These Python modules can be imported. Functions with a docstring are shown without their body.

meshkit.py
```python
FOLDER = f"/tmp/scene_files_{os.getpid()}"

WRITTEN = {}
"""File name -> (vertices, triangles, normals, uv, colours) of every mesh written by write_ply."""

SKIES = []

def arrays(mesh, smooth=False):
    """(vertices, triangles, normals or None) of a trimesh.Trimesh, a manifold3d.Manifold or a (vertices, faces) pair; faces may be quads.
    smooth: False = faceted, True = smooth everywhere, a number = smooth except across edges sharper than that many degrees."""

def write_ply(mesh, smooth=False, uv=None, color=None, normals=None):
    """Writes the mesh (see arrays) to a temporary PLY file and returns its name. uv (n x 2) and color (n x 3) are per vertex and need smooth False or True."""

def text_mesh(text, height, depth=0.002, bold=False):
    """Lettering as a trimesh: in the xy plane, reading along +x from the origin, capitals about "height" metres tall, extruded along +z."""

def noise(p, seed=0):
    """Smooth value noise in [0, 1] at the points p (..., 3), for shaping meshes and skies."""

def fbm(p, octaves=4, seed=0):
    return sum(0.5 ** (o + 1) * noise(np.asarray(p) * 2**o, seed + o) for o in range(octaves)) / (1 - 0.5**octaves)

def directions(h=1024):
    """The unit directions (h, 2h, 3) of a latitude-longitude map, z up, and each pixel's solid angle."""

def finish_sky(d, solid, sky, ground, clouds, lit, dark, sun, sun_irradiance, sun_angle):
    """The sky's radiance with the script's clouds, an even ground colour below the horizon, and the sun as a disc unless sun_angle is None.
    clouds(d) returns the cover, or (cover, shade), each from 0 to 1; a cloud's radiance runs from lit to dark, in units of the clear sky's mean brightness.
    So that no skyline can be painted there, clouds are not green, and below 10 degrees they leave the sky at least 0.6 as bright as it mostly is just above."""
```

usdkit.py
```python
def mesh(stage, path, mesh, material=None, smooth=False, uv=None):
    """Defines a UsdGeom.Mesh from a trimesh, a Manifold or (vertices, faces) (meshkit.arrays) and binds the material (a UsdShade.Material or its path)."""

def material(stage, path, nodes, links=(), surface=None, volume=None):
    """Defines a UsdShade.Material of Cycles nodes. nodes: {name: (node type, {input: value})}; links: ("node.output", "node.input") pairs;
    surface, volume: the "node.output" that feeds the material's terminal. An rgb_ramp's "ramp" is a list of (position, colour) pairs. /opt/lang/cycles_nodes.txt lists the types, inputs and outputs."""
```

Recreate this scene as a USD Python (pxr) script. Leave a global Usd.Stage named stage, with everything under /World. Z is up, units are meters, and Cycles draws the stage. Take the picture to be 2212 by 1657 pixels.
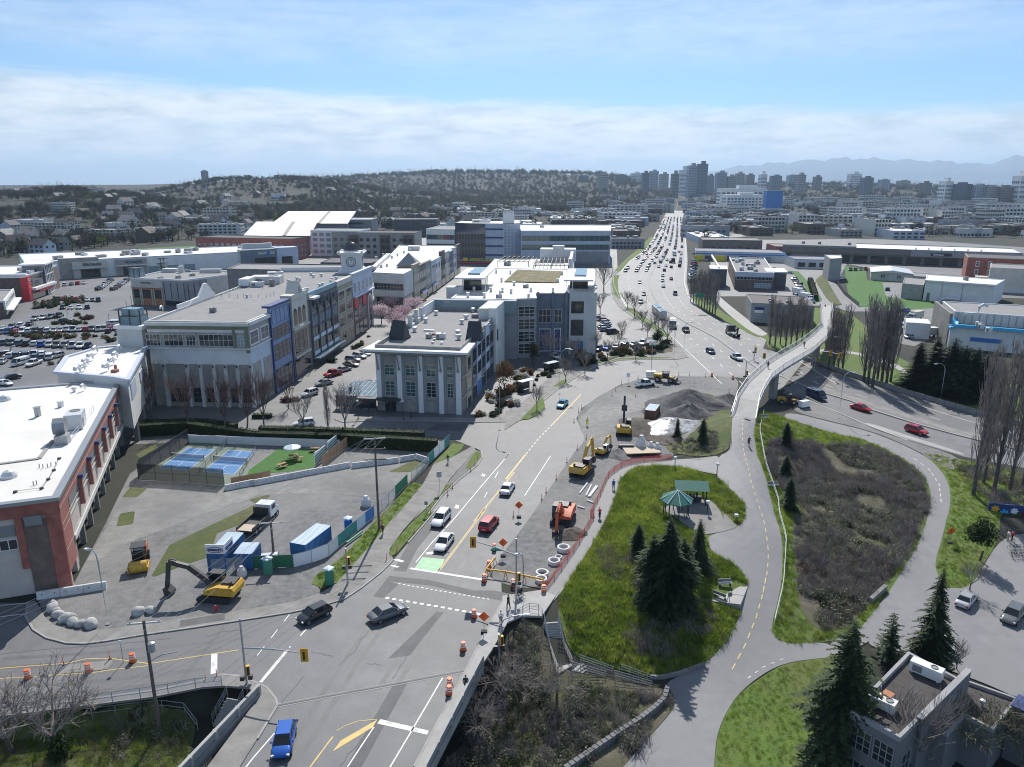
import math,random,numpy as np,trimesh,usdkit,meshkit
from pxr import Usd,UsdGeom,UsdLux,UsdShade,Gf,Sdf,Vt
from shapely.geometry import Polygon,LineString,Point,box as sbox
from shapely.ops import unary_union
from shapely import affinity
import shapely
from scipy.interpolate import griddata
from scipy.ndimage import gaussian_filter
stage=Usd.Stage.CreateInMemory()
UsdGeom.SetStageUpAxis(stage,'Z');UsdGeom.SetStageMetersPerUnit(stage,1.0)
W=UsdGeom.Xform.Define(stage,'/World')
stage.SetDefaultPrim(W.GetPrim())
EYE,PITCH,FOC=48.5,15.2,1587.0
cam=UsdGeom.Camera.Define(stage,'/World/camera')
cam.AddTranslateOp().Set(Gf.Vec3d(0,0,EYE));cam.AddRotateXOp().Set(90-PITCH)
cam.CreateHorizontalApertureAttr(36.0);cam.CreateVerticalApertureAttr(36.0*767/1024)
cam.CreateFocalLengthAttr(36.0*FOC/2212);cam.CreateClippingRangeAttr(Gf.Vec2f(1,60000))
cam.CreateExposureAttr(0.4)
SUN_EL,SUN_AZ=math.radians(44),math.radians(3)
LOOKS='/World/Looks'
UsdGeom.Scope.Define(stage,LOOKS)
def material(name,nodes,links=(),surface=None,volume=None):
 return usdkit.material(stage,f'{LOOKS}/{name}',nodes,links,surface,volume)
sky_nodes={'sky':('sky_texture',{'sky_type':'single_scattering','sun_disc':False,'sun_elevation':SUN_EL,'sun_rotation':SUN_AZ,'altitude':50.0,'aerosol_density':0.25,'ozone_density':2.5}),'tc':('texture_coordinate',{}),'xyz':('separate_xyz',{}),'mp':('mapping',{'scale':(5.0,5.0,60.0)}),'n1':('noise_texture',{'scale':1.0,'detail':7.0,'roughness':0.62,'distortion':0.6}),'mp2':('mapping',{'scale':(16.0,16.0,70.0)}),'n2':('noise_texture',{'scale':1.0,'detail':6.0,'roughness':0.6,'distortion':0.3}),'mp3':('mapping',{'scale':(2.2,2.2,16.0)}),'n3':('noise_texture',{'scale':1.0,'detail':6.0,'roughness':0.55,'distortion':0.8}),'edge':('math',{'math_type':'multiply_add','value2':0.05,'value3':0.0}),'tilt':('math',{'math_type':'multiply_add','value2':0.035,'value3':0.0}),'sum':('math',{'math_type':'add'}),'sum2':('math',{'math_type':'add'}),'bank':('map_range',{'range_type':'smoothstep','from_min':0.134,'from_max':0.108,'to_min':0.0,'to_max':1.0,'clamp':True}),'low':('map_range',{'range_type':'smoothstep','from_min':0.004,'from_max':0.034,'to_min':0.0,'to_max':1.0,'clamp':True}),'lowmix':('math',{'math_type':'add'}),'lown':('math',{'math_type':'multiply_add','value2':0.030,'value3':-0.018}),'streak':('map_range',{'from_min':0.20,'from_max':0.55,'to_min':0.55,'to_max':1.0,'clamp':True}),'b1':('math',{'math_type':'multiply'}),'b2':('math',{'math_type':'multiply'}),'hi':('map_range',{'range_type':'smoothstep','from_min':0.115,'from_max':0.17,'to_min':0.0,'to_max':1.0,'clamp':True}),'veil':('map_range',{'from_min':0.30,'from_max':0.70,'to_min':0.12,'to_max':0.50,'clamp':True}),'v1':('math',{'math_type':'multiply'}),'cov':('math',{'math_type':'maximum','use_clamp':True}),'shade':('rgb_ramp',{'ramp':[(0.30,(5.6,6.5,7.4)),(0.52,(8.0,8.7,9.2)),(0.75,(9.6,9.9,10.1))]}),'mix':('mix_color',{}),'tint':('mix_color',{'blend_type':'multiply','fac':1.0,'b':(.66,.90,1.12)}),'sd':('vector_math',{'math_type':'dot_product','vector2':(math.sin(SUN_AZ),math.cos(SUN_AZ),0.0)}),'fs':('math',{'math_type':'multiply_add','value2':.42,'value3':.72}),'glow':('vector_math',{'math_type':'scale'}),'bg':('background_shader',{'strength':0.078}),}
sky_links=[('tc.generated','xyz.vector'),('tc.generated','mp.vector'),('mp.vector','n1.vector'),('tc.generated','mp2.vector'),('mp2.vector','n2.vector'),('tc.generated','mp3.vector'),('mp3.vector','n3.vector'),('n1.fac','edge.value1'),('xyz.z','sum.value1'),('edge.value','sum.value2'),('xyz.x','tilt.value1'),('sum.value','sum2.value1'),('tilt.value','sum2.value2'),('sum2.value','bank.value'),('n2.fac','lown.value1'),('xyz.z','lowmix.value1'),('lown.value','lowmix.value2'),('lowmix.value','low.value'),('n1.fac','streak.value'),('bank.result','b1.value1'),('low.result','b1.value2'),('b1.value','b2.value1'),('streak.result','b2.value2'),('xyz.z','hi.value'),('n3.fac','veil.value'),('hi.result','v1.value1'),('veil.result','v1.value2'),('b2.value','cov.value1'),('v1.value','cov.value2'),('n2.fac','shade.fac'),('tc.generated','sd.vector1'),('sd.value','fs.value1'),('fs.value','glow.scale'),('shade.color','glow.vector1'),('sky.color','tint.a'),('tint.result','mix.a'),('glow.vector','mix.b'),('cov.value','mix.fac'),('mix.result','bg.color')]
material('sky_material',sky_nodes,sky_links,surface='bg.background')
dome=UsdLux.DomeLight.Define(stage,'/World/sky')
UsdShade.MaterialBindingAPI.Apply(dome.GetPrim()).Bind(UsdShade.Material.Get(stage,LOOKS+'/sky_material'))
dome.GetPrim().SetCustomDataByKey('kind','structure')
sun=UsdLux.DistantLight.Define(stage,'/World/sun')
sun.CreateIntensityAttr(1.1);sun.CreateAngleAttr(0.5);sun.CreateNormalizeAttr(True);sun.CreateColorAttr(Gf.Vec3f(1.0,0.955,0.89))
sun.AddRotateZOp().Set(-math.degrees(SUN_AZ));sun.AddRotateXOp().Set(-(90-math.degrees(SUN_EL)))
_c,_s=math.cos(math.radians(PITCH)),math.sin(math.radians(PITCH))
def ray(u,v):
 d=v-828.5
 return u-1106.0,FOC*_c-d*_s,-(FOC*_s+d*_c)
def P(u,v,z=0.0):
 x,y,w=ray(u,v);t=(z-EYE)/w
 return(x*t,y*t)
def _crop(y0,k):
 return[(lambda x,y,o=.8809*n:(o+x*k,y0+y*k))for n in(0,620,1240,1871)]
a1,a2,a3,a4=_crop(308.3,.2552);b1,b2,b3,b4=_crop(704.7,.2552);c1,c2,c3,c4=_crop(1101.1,.3354)
def zo(ox,oy,k):
 return lambda x,y:((ox+x/k)*.8809,(oy+y/k)*.8809)
RNG=random.Random(7)
class MB:
 """Collects pieces into one mesh."""
 def __init__(s):s.v,s.f,s.n=[],[],0
 def add(s,v,f):
  v=np.asarray(v,float);f=np.asarray(f,int)
  s.v.append(v);s.f.append(f+s.n);s.n+=len(v);return s
 def tm(s,m):return s.add(m.vertices,m.faces)
 def box(s,x,y,z,sx,sy,sz,rz=0.0,M=None):
  """A box by the centre of its base."""
  v=np.array([(i,j,k)for k in(0,1)for j in(-.5,.5)for i in(-.5,.5)])*(sx,sy,sz)
  if M is not None:v=v@np.asarray(M).T
  if rz:c,q=math.cos(rz),math.sin(rz);v=v@np.array([[c,q,0],[-q,c,0],[0,0,1]])
  return s.add(v+(x,y,z),BOXF)
 def beam(s,p,q,w,h=None,up=(0,0,1)):
  """A square bar from p to q."""
  p,q=np.array(p,float),np.array(q,float);h=h or w;d=q-p;d/=np.linalg.norm(d)+1e-12
  a=np.cross(d,up);
  if np.linalg.norm(a)<1e-6:a=np.cross(d,(1,0,0))
  a/=np.linalg.norm(a);b=np.cross(a,d)
  v=[e+a*i*w/2+b*j*h/2 for e in(p,q)for j in(-1,1)for i in(-1,1)]
  return s.add(v,BOXF)
 def tube(s,pts,r,n=6,cap=True):
  pts=np.array(pts,float);r=np.broadcast_to(r,len(pts));t=np.gradient(pts,axis=0);t/=np.linalg.norm(t,axis=1,keepdims=True)+1e-12
  ref=np.array([0,0,1.])if abs(t[:,2]).mean()<.8 else np.array([1.,0,0])
  a=np.cross(t,ref);a/=np.linalg.norm(a,axis=1,keepdims=True)+1e-12;b=np.cross(t,a)
  th=np.arange(n)*2*np.pi/n
  v=(pts[:,None]+r[:,None,None]*(np.cos(th)[None,:,None]*a[:,None]+np.sin(th)[None,:,None]*b[:,None])).reshape(-1,3)
  f=[]
  for i in range(len(pts)-1):
   for j in range(n):
    k=(j+1)%n;p,q,m,o=i*n+j,i*n+k,(i+1)*n+k,(i+1)*n+j
    f+=[(p,q,m),(p,m,o)]
  if cap:
   f+=[(0,j+1,j)for j in range(1,n-1)];e=(len(pts)-1)*n;f+=[(e,e+j,e+j+1)for j in range(1,n-1)]
  return s.add(v,f)
 def lathe(s,prof,n=12,at=(0,0,0)):
  """prof: (radius, z) pairs from the base up."""
  th=np.arange(n)*2*np.pi/n
  v=np.array([(r*math.cos(t),r*math.sin(t),z)for r,z in prof for t in th])+at;f=[]
  for i in range(len(prof)-1):
   for j in range(n):
    k=(j+1)%n;f+=[(i*n+j,i*n+k,(i+1)*n+k),(i*n+j,(i+1)*n+k,(i+1)*n+j)]
  f+=[(0,j+1,j)for j in range(1,n-1)];e=(len(prof)-1)*n;f+=[(e,e+j,e+j+1)for j in range(1,n-1)]
  return s.add(v,f)
 def prism(s,poly,z0,z1,M=None):
  """Extrudes an outline of (x, y) points (or a shapely polygon)."""
  pg=poly if isinstance(poly,Polygon)else Polygon(poly)
  v2,f2=trimesh.creation.triangulate_polygon(shapely.geometry.polygon.orient(pg),engine='earcut');n=len(v2)
  v=np.vstack([np.c_[v2,np.full(n,z0)],np.c_[v2,np.full(n,z1)]]);f=[*(f2[:,::-1]),*(f2+n)]
  if len(f2)and np.cross(v2[f2[0][1]]-v2[f2[0][0]],v2[f2[0][2]]-v2[f2[0][0]])<0:f=[*f2,*(f2[:,::-1]+n)]
  k=2*n;vv=[v]
  og=shapely.geometry.polygon.orient(pg)
  for ring in(og.exterior,*og.interiors):
   c=np.array(ring.coords)[:-1];m=len(c)
   vv.append(np.vstack([np.c_[c,np.full(m,z0)],np.c_[c,np.full(m,z1)]]))
   for i in range(m):
    j=(i+1)%m;f+=[(k+i,k+j,k+m+j),(k+i,k+m+j,k+m+i)]
   k+=2*m
  v=np.vstack(vv)
  if M is not None:v=v@np.asarray(M)[:3,:3].T+np.asarray(M)[:3,3]if np.asarray(M).shape==(4,4)else v@np.asarray(M).T
  return s.add(v,f)
 def quad(s,a,b,c,d):return s.add([a,b,c,d],[(0,1,2),(0,2,3)])
 def ball(s,x,y,z,rx,ry=None,rz=None,sub=1):
  m=trimesh.creation.icosphere(sub);return s.add(m.vertices*(rx,ry or rx,rz or rx)+(x,y,z),m.faces)
 def arrays(s):return(np.vstack(s.v),np.vstack(s.f))if s.v else(np.zeros((0,3)),np.zeros((0,3),int))
 def xf(s,dx=0,dy=0,dz=0,rz=0.0,k=1.0):
  c,q=math.cos(rz),math.sin(rz);R=np.array([[c,q,0],[-q,c,0],[0,0,1]])
  s.v=[(v*k)@R+(dx,dy,dz)for v in s.v];return s
BOXF=np.array([(0,2,1),(1,2,3),(4,5,6),(5,7,6),(0,1,4),(1,5,4),(2,6,3),(3,6,7),(0,4,2),(2,4,6),(1,3,5),(3,7,5)])
_names={}
def numbered(parent,name):
 k=_names.get((parent,name),0);_names[(parent,name)]=k+1
 return f'{parent}/{name}' if k==0 else f'{parent}/{name}_{k:03d}'
def path_of(p):return str(p.GetPath())if hasattr(p,'GetPath')else p
def tag(p,label=None,cat=None,group=None,kind=None):
 p=p.GetPrim()if hasattr(p,'GetPrim')else p
 for k,x in(('label',label),('category',cat),('group',group),('kind',kind)):
  if x:p.SetCustomDataByKey(k,x)
 return p
def obj(name,mb,mat,parent='/World',smooth=False,label=None,cat=None,group=None,kind=None):
 """One Mesh prim under parent."""
 v,f=mb.arrays()if isinstance(mb,MB)else meshkit.arrays(mb)[:2]
 m=usdkit.mesh(stage,numbered(path_of(parent),name),(v,f),None,smooth=smooth)
 UsdShade.MaterialBindingAPI.Apply(m.GetPrim()).Bind(M(mat))
 m.CreateDoubleSidedAttr(True)
 return tag(m,label,cat,group,kind)
def thing(name,label,cat,loc=(0,0,0),rz=0.0,group=None,parent='/World',scale=None):
 x=UsdGeom.Xform.Define(stage,numbered(path_of(parent),name))
 if loc is not None:
  x.AddTranslateOp().Set(Gf.Vec3d(*map(float,loc if len(loc)==3 else(*loc,0))))
  if rz:x.AddRotateZOp().Set(math.degrees(rz))
  if scale is not None:x.AddScaleOp().Set(Gf.Vec3f(*(map(float,scale)if np.ndim(scale)else[float(scale)]*3)))
 return tag(x,label,cat,group)
stage.CreateClassPrim('/World/kinds')
def kind_of(name):
 """A class prim to be copied; its children are parts."""
 x=UsdGeom.Xform.Define(stage,numbered('/World/kinds',name));return x.GetPrim()
def copy(proto,name,label,cat,loc,rz=0.0,group=None,scale=None,tilt=None):
 x=UsdGeom.Xform.Define(stage,numbered('/World',name))
 x.AddTranslateOp().Set(Gf.Vec3d(*map(float,loc if len(loc)==3 else(*loc,0))))
 if rz:x.AddRotateZOp().Set(math.degrees(rz))
 if tilt:x.AddRotateXYZOp().Set(Gf.Vec3f(*map(float,tilt)))
 if scale is not None:x.AddScaleOp().Set(Gf.Vec3f(*(map(float,scale)if np.ndim(scale)else[float(scale)]*3)))
 p=x.GetPrim();p.GetReferences().AddInternalReference(proto.GetPath());p.SetInstanceable(True)
 return tag(p,label,cat,group)
def scatter(name,protos,pts,label,cat,parent='/World',rng=None,smin=.8,smax=1.2,rots=None,scales=None,idx=None):
 """One object of kind stuff: many copies of a few meshes. protos: list of (mesh arrays or MB, material)."""
 rng=rng or np.random.default_rng(5)
 pi=UsdGeom.PointInstancer.Define(stage,numbered(path_of(parent),name));ps=[]
 for k,(mb,mt)in enumerate(protos):
  m=obj('clump',mb,mt,pi.GetPath());ps.append(m.GetPath())
 pi.CreatePrototypesRel().SetTargets(ps);pts=np.asarray(pts,np.float32);n=len(pts)
 pi.CreatePositionsAttr(Vt.Vec3fArray.FromNumpy(pts))
 pi.CreateProtoIndicesAttr(Vt.IntArray.FromNumpy((rng.integers(0,len(protos),n)if idx is None else np.asarray(idx)).astype(np.int32)))
 a=rng.uniform(0,2*np.pi,n)if rots is None else rots
 q=np.zeros((n,4));q[:,2],q[:,3]=np.sin(a/2),np.cos(a/2)
 pi.CreateOrientationsAttr(Vt.QuathArray([Gf.Quath(float(w),0,0,float(z))for z,w in q[:,2:]]))
 sc=rng.uniform(smin,smax,n)if scales is None else np.asarray(scales)
 sc=np.repeat(sc[:,None],3,1)if sc.ndim==1 else sc
 pi.CreateScalesAttr(Vt.Vec3fArray.FromNumpy(sc.astype(np.float32)))
 return tag(pi,label,cat,kind='stuff')
_mats={}
def M(name):
 if not isinstance(name,str):return name
 return _mats[name]
def flat(name,col,rough=.6,metallic=0.0,**kw):
 _mats[name]=material(name,{'p':('principled_bsdf',{'base_color':col,'roughness':rough,'metallic':metallic,**kw})},surface='p.BSDF')
def rough(name,c1,c2,scale=.5,detail=6.0,rough=.85,lo=.35,hi=.65,bump=0.0,bscale=None,c3=None,s3=.05,mid=None,space='position',**kw):
 """Two colours mottled by noise, a third in wide patches, and relief."""
 nodes={'g':('geometry',{}),'n':('noise_texture',{'scale':scale,'detail':detail,'roughness':.6}),'r':('rgb_ramp',{'ramp':[(lo,c1),(hi,c2)]if mid is None else[(lo,c1),((lo+hi)/2,mid),(hi,c2)]}),'p':('principled_bsdf',{'roughness':rough,**kw})}
 src='g.position'
 if space=='object':nodes['t']=('texture_coordinate',{});src='t.object'
 links=[(src,'n.vector'),('n.fac','r.fac')];out='r.color'
 if c3 is not None:
  nodes['n3']=('noise_texture',{'scale':s3,'detail':4.0,'roughness':.55});nodes['r3']=('rgb_ramp',{'ramp':[(.42,(0,0,0)),(.62,(1,1,1))]})
  nodes['m3']=('mix_color',{'b':c3});links+=[(src,'n3.vector'),('n3.fac','r3.fac'),('r3.color','m3.fac'),(out,'m3.a')];out='m3.result'
 links.append((out,'p.base_color'))
 if bump:
  nodes['nb']=('noise_texture',{'scale':bscale or scale*4,'detail':4.0});nodes['b']=('bump',{'strength':bump,'distance':.1})
  links+=[(src,'nb.vector'),('nb.fac','b.height'),('b.normal','p.normal')]
 _mats[name]=material(name,nodes,links,surface='p.BSDF')
rough('asphalt',(.105,.107,.110),(.170,.173,.177),.35,8.0,.62,.3,.7,.25,14.0,(.112,.114,.118),.05)
rough('asphalt_dark',(.060,.062,.066),(.095,.097,.10),.6,7.0,.7,.3,.7,.2,14.0)
rough('asphalt_path',(.17,.172,.176),(.215,.218,.222),.5,7.0,.7,.3,.7,.15,14.0,(.19,.192,.196),.08)
rough('concrete',(.30,.295,.285),(.38,.375,.362),.6,7.0,.8,.3,.7,.1,10.0)
rough('concrete_old',(.17,.165,.155),(.27,.262,.25),.5,8.0,.85,.3,.7,.25,8.0)
rough('kerb_concrete',(.26,.255,.245),(.34,.332,.32),.8,5.0,.8)
rough('gravel',(.10,.10,.102),(.215,.213,.21),.9,9.0,.9,.3,.7,.8,9.0,(.22,.217,.21),.06)
rough('gravel_pale',(.19,.187,.18),(.30,.295,.28),.6,9.0,.9,.3,.7,.6,9.0,(.16,.16,.158),.05)
rough('soil',(.055,.047,.040),(.12,.105,.090),.8,9.0,.95,.3,.7,.9,5.0)
rough('grass',(.050,.10,.010),(.115,.185,.022),.9,9.0,.9,.3,.7,.9,6.0,(.105,.135,.030),.11)
rough('grass_rank',(.045,.085,.010),(.13,.18,.025),.55,9.0,.95,.33,.68,1.0,3.0,(.12,.125,.04),.09)
rough('grass_dull',(.065,.075,.026),(.14,.145,.055),.5,9.0,.95,.3,.7,.9,4.0,(.06,.085,.02),.12)
rough('lawn',(.035,.115,.012),(.055,.155,.018),.8,6.0,.9,.3,.7,.5,9.0)
rough('turf',(.035,.12,.015),(.05,.15,.02),1.0,5.0,.9)
rough('litter',(.07,.062,.045),(.155,.135,.10),.7,9.0,.95,.3,.7,.9,4.0,(.07,.078,.03),.12)
flat('paint_white',(.72,.72,.70),.6);flat('paint_yellow',(.62,.42,.09),.6);rough('paint_green',(.22,.44,.24),(.30,.52,.31),1.2,6.0,.6)
rough('worn_white',(.40,.40,.40),(.74,.74,.72),1.2,8.0,.6,.35,.55)
rough('worn_yellow',(.42,.33,.17),(.66,.45,.10),1.0,8.0,.6,.3,.6)
flat('path_yellow',(.60,.50,.22),.6)
_mats['terrain']=material('terrain',{'g':('geometry',{}),'n':('noise_texture',{'scale':.02,'detail':9.0,'roughness':.7}),'r':('rgb_ramp',{'ramp':[(.30,(.013,.018,.010)),(.52,(.026,.029,.019)),(.64,(.045,.044,.036)),(.80,(.09,.088,.082))]}),'p':('principled_bsdf',{'roughness':.95})},[('g.position','n.vector'),('n.fac','r.fac'),('r.color','p.base_color')],surface='p.BSDF')
_mats['seawater']=material('seawater',{'p':('principled_bsdf',{'base_color':(.03,.06,.10),'roughness':.25})},surface='p.BSDF')
rough('far_mountain',(.07,.09,.10),(.13,.14,.14),.0008,8.0,.95)
CTRL=[(1450,1600,-5),(1560,1500,-5),(1640,1420,-4.6),(1680,1300,-3.2),(1655,1150,-1.0),(1625,1030,1.2),(1605,930,3.2),(1610,890,4.2),(1585,892,3.9),(1640,892,3.9),(1900,1370,-4.8),(1990,1230,-4.3),(2030,1080,-3.2),(1960,1000,-2.6),(1800,930,-1.8),(1700,885,-1),(1800,1100,-3.5),(1760,1250,-4.0),(1740,1000,-1.2),(1700,1080,-1.6),(1720,1340,-4.4),(1680,940,1.0),(2100,1250,-5),(2150,1450,-5.5),(2212,1150,-4),(2400,1300,-5),(2060,1060,-3.2),(1750,840,-.6),(1900,900,-1.8),(2100,960,-2.5),(1900,820,-1.8),(2100,880,-2.5),(1700,790,0),(2400,960,-2.5),(2060,790,0),(2150,840,0),(1900,760,0),(2300,860,0),(2600,860,0),(1800,1600,-6),(2200,1650,-6),(1650,1600,-5.5),(1540,1657,-5.5),(2500,1657,-6),(1800,1500,-5.5),(1190,1335,0),(1240,1445,-2.3),(1430,1480,-5),(1250,1290,0),(1300,1100,0),(1400,1010,.3),(1530,1030,.2),(1560,1120,-.3),(1500,1100,0),(1580,1160,-.8),(1400,1250,-.6),(1340,1400,-2.4),(1480,1400,-3.6),(1530,1350,-3.0),(1580,1270,-2.2),(1230,1350,-.3),(1570,960,2.3),(1560,900,1.0),(1500,990,.2),(1450,960,0),(1570,1005,1.3),(1100,1480,-3.5),(1150,1600,-4.8),(1300,1570,-4.6),(1090,1420,-1.8),(1350,1540,-4.4),(1130,1400,-1.0),(1200,1500,-3.3),(1060,1560,-5),(1300,1650,-5),(1175,1341,-.3),(1206,1339,-.3),(1188,1407,-2.6),(1219,1405,-2.6),(1205,1455,-2.95),(1236,1438,-2.95),(1255,1432,-2.9),(1320,1461,-4.0),(1308,1467,-4.1),(1345,1465,-4.2),(1420,1480,-5.2),(1080,1350,0),(1110,1320,0),(600,1600,-5),(800,1580,-5),(700,1520,-4.0),(960,1520,-4),(200,1560,-2.2),(300,1600,-2.5),(100,1600,-2.3),(430,1540,-3.6),(0,1490,-1.6),(350,1490,-1.8),(480,1480,-3.2),(200,1490,-1.6),(-300,1500,-1.7),(-300,1657,-2.5),(440,1600,-4),(200,1657,-2.7),(520,1657,-5),(0,1430,0),(200,1440,0),(400,1420,0),(520,1450,0),(-300,1430,0)]
_cp=np.array([(*P(u,v,z),z)for u,v,z in CTRL])
GX,GY=np.arange(-112.5,191,1.5),np.arange(18,331,1.5)
def pix(pts,z=0.0):return[P(u,v,z)for u,v in pts]
KERB_W=[c1(180,600),c1(165,690),c1(215,775),c1(300,828),c1(430,862),c1(545,866),c1(700,846),c1(900,812),c1(1250,762),c1(1650,700),c2(245,665),c2(420,628),c2(590,578),c2(700,505),c2(830,402),c2(905,325)]
VERGE_E=[c2(1000,215),c2(1100,100),c2(1185,0),b2(1480,1600),b2(1600,1440),b2(1750,1300),b2(1900,1180),b2(1945,1110),b2(1935,1060),b2(1890,1035)]
CORNER_SW=[c2(30,1480),c2(160,1262),c2(150,1225),c2(90,1150),c2(20,1118),c1(1560,1078),c1(1430,1066),c1(1300,1106),c1(1000,1168),c1(600,1222),c1(0,1298)]
KERB_E=[c2(1605,598),c2(1500,790),c2(1370,1040),c2(1160,1430)]
SITE_W=[b3(1990,435),b3(1790,425),b3(1440,425),b3(1150,445),b3(960,500),b3(780,600),b3(650,690),b3(598,780),b3(640,880),b3(680,960),b3(580,1070),b3(430,1290),b3(300,1480),b3(180,1657),c3(0,262),c2(1520,430)]
SIDE_TOP=[b2(2140,812),b2(1870,815),b2(1400,806),b2(1000,803),b2(760,815),b2(690,790)]
ROAD_N=[b3(110,803),b3(300,745),b3(340,700),b3(310,640),b3(470,515),b3(640,408),b3(760,342),b3(960,290),b3(1200,281),b3(1440,285),b3(1545,262),b3(1495,185),b3(1370,85)]
HW_L=[a3(1400,1655),a3(1200,1510),a3(1010,1392),a3(960,1310),a3(915,1200),a3(915,1130),a3(960,1090),a3(1040,1000),a3(1180,900),a3(1250,800),a3(1330,650),a3(1400,510),a3(1480,435),a3(1500,425)]
HW_R=[a3(1540,425),a3(1520,520),a3(1500,640),a3(1522,760),a3(1535,900),a3(1540,1000),a3(1530,1180),a3(1560,1290),a3(1620,1380),a3(1700,1440),a3(1800,1500),a3(1950,1560),b3(1930,5),b3(2209,110)]
HW_RW=[b4(0,190),b4(350,290),b4(560,370),b4(1000,520),b4(1500,660),b4(1700,720),b4(2209,850),b4(2900,1020)]
HW_BW=[b4(2900,1420),b4(2209,1200),b4(1700,1105),b4(1200,958),b4(860,838),b4(390,610),b4(150,545),b4(0,475)]
W_ROAD=Polygon(pix([c1(-200,600)]+KERB_W+VERGE_E+[b2(1700,960),b2(1440,936),b2(0,897),b2(-600,900),b2(-600,800),b2(0,800)]+SIDE_TOP[::-1]+ROAD_N+HW_L[:1]+[b3(1930,5),b3(2209,110),b4(0,190),b4(350,290),b4(150,545),b4(0,475)]+SITE_W+[c2(1600,470)]+KERB_E+CORNER_SW+[c1(-900,1330),c1(-900,700)])).buffer(0)
BRIDGE_LINE=[c2(160,1262),c2(1370,1040)]
DECK=Polygon(pix([c2(160,1262),c2(1370,1040),c2(1160,1430),c2(900,1920),c2(640,2400),c2(-760,2400),c2(-250,1900)])).buffer(0)
LEVEL=DECK.union(Polygon(pix([c2(1605,598),c2(1500,790),c2(1370,1040),c2(1160,1430),c2(1150,1640),c2(1475,1005),c2(1640,730),c3(100,690),c3(232,690),c3(240,540)]))).buffer(.4)
HIGHWAY=Polygon(pix(HW_L+HW_R+HW_L[:1])).buffer(0)
FLAT=[(W_ROAD.difference(DECK).buffer(.8),0.0),(HIGHWAY.buffer(2.0),0.0),(Polygon(pix(SITE_W+[c2(1600,480),c3(240,520),c3(450,260),c3(590,30),b3(705,1640),b3(800,1440),b3(862,1290),b3(950,1210),b3(1080,1163),b3(1400,1128),b3(1480,1000),b3(1640,760),b3(1900,560)])).buffer(1.2),0.0)]
YARD=Polygon(pix([b2(1480,1150),b2(1310,1340),b2(1070,1640),c2(850,20),c2(560,330),c2(400,440),c2(440,540),c2(250,600),c2(0,640),c1(1300,690),c1(900,745),c1(700,775),c1(500,790),c1(340,745),c1(285,690),c1(240,560),c1(480,470),b1(900,1657),b1(1000,1450),b1(1100,1250),b1(1600,870),b2(1450,930),b2(1640,990)])).buffer(0)
FLAT+=[(YARD.buffer(3),0.0),(Polygon(pix([(-900,1010),(-900,640),(1450,640),(1445,800),(1150,880),(1060,940),(280,970)])),0.0)]
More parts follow.
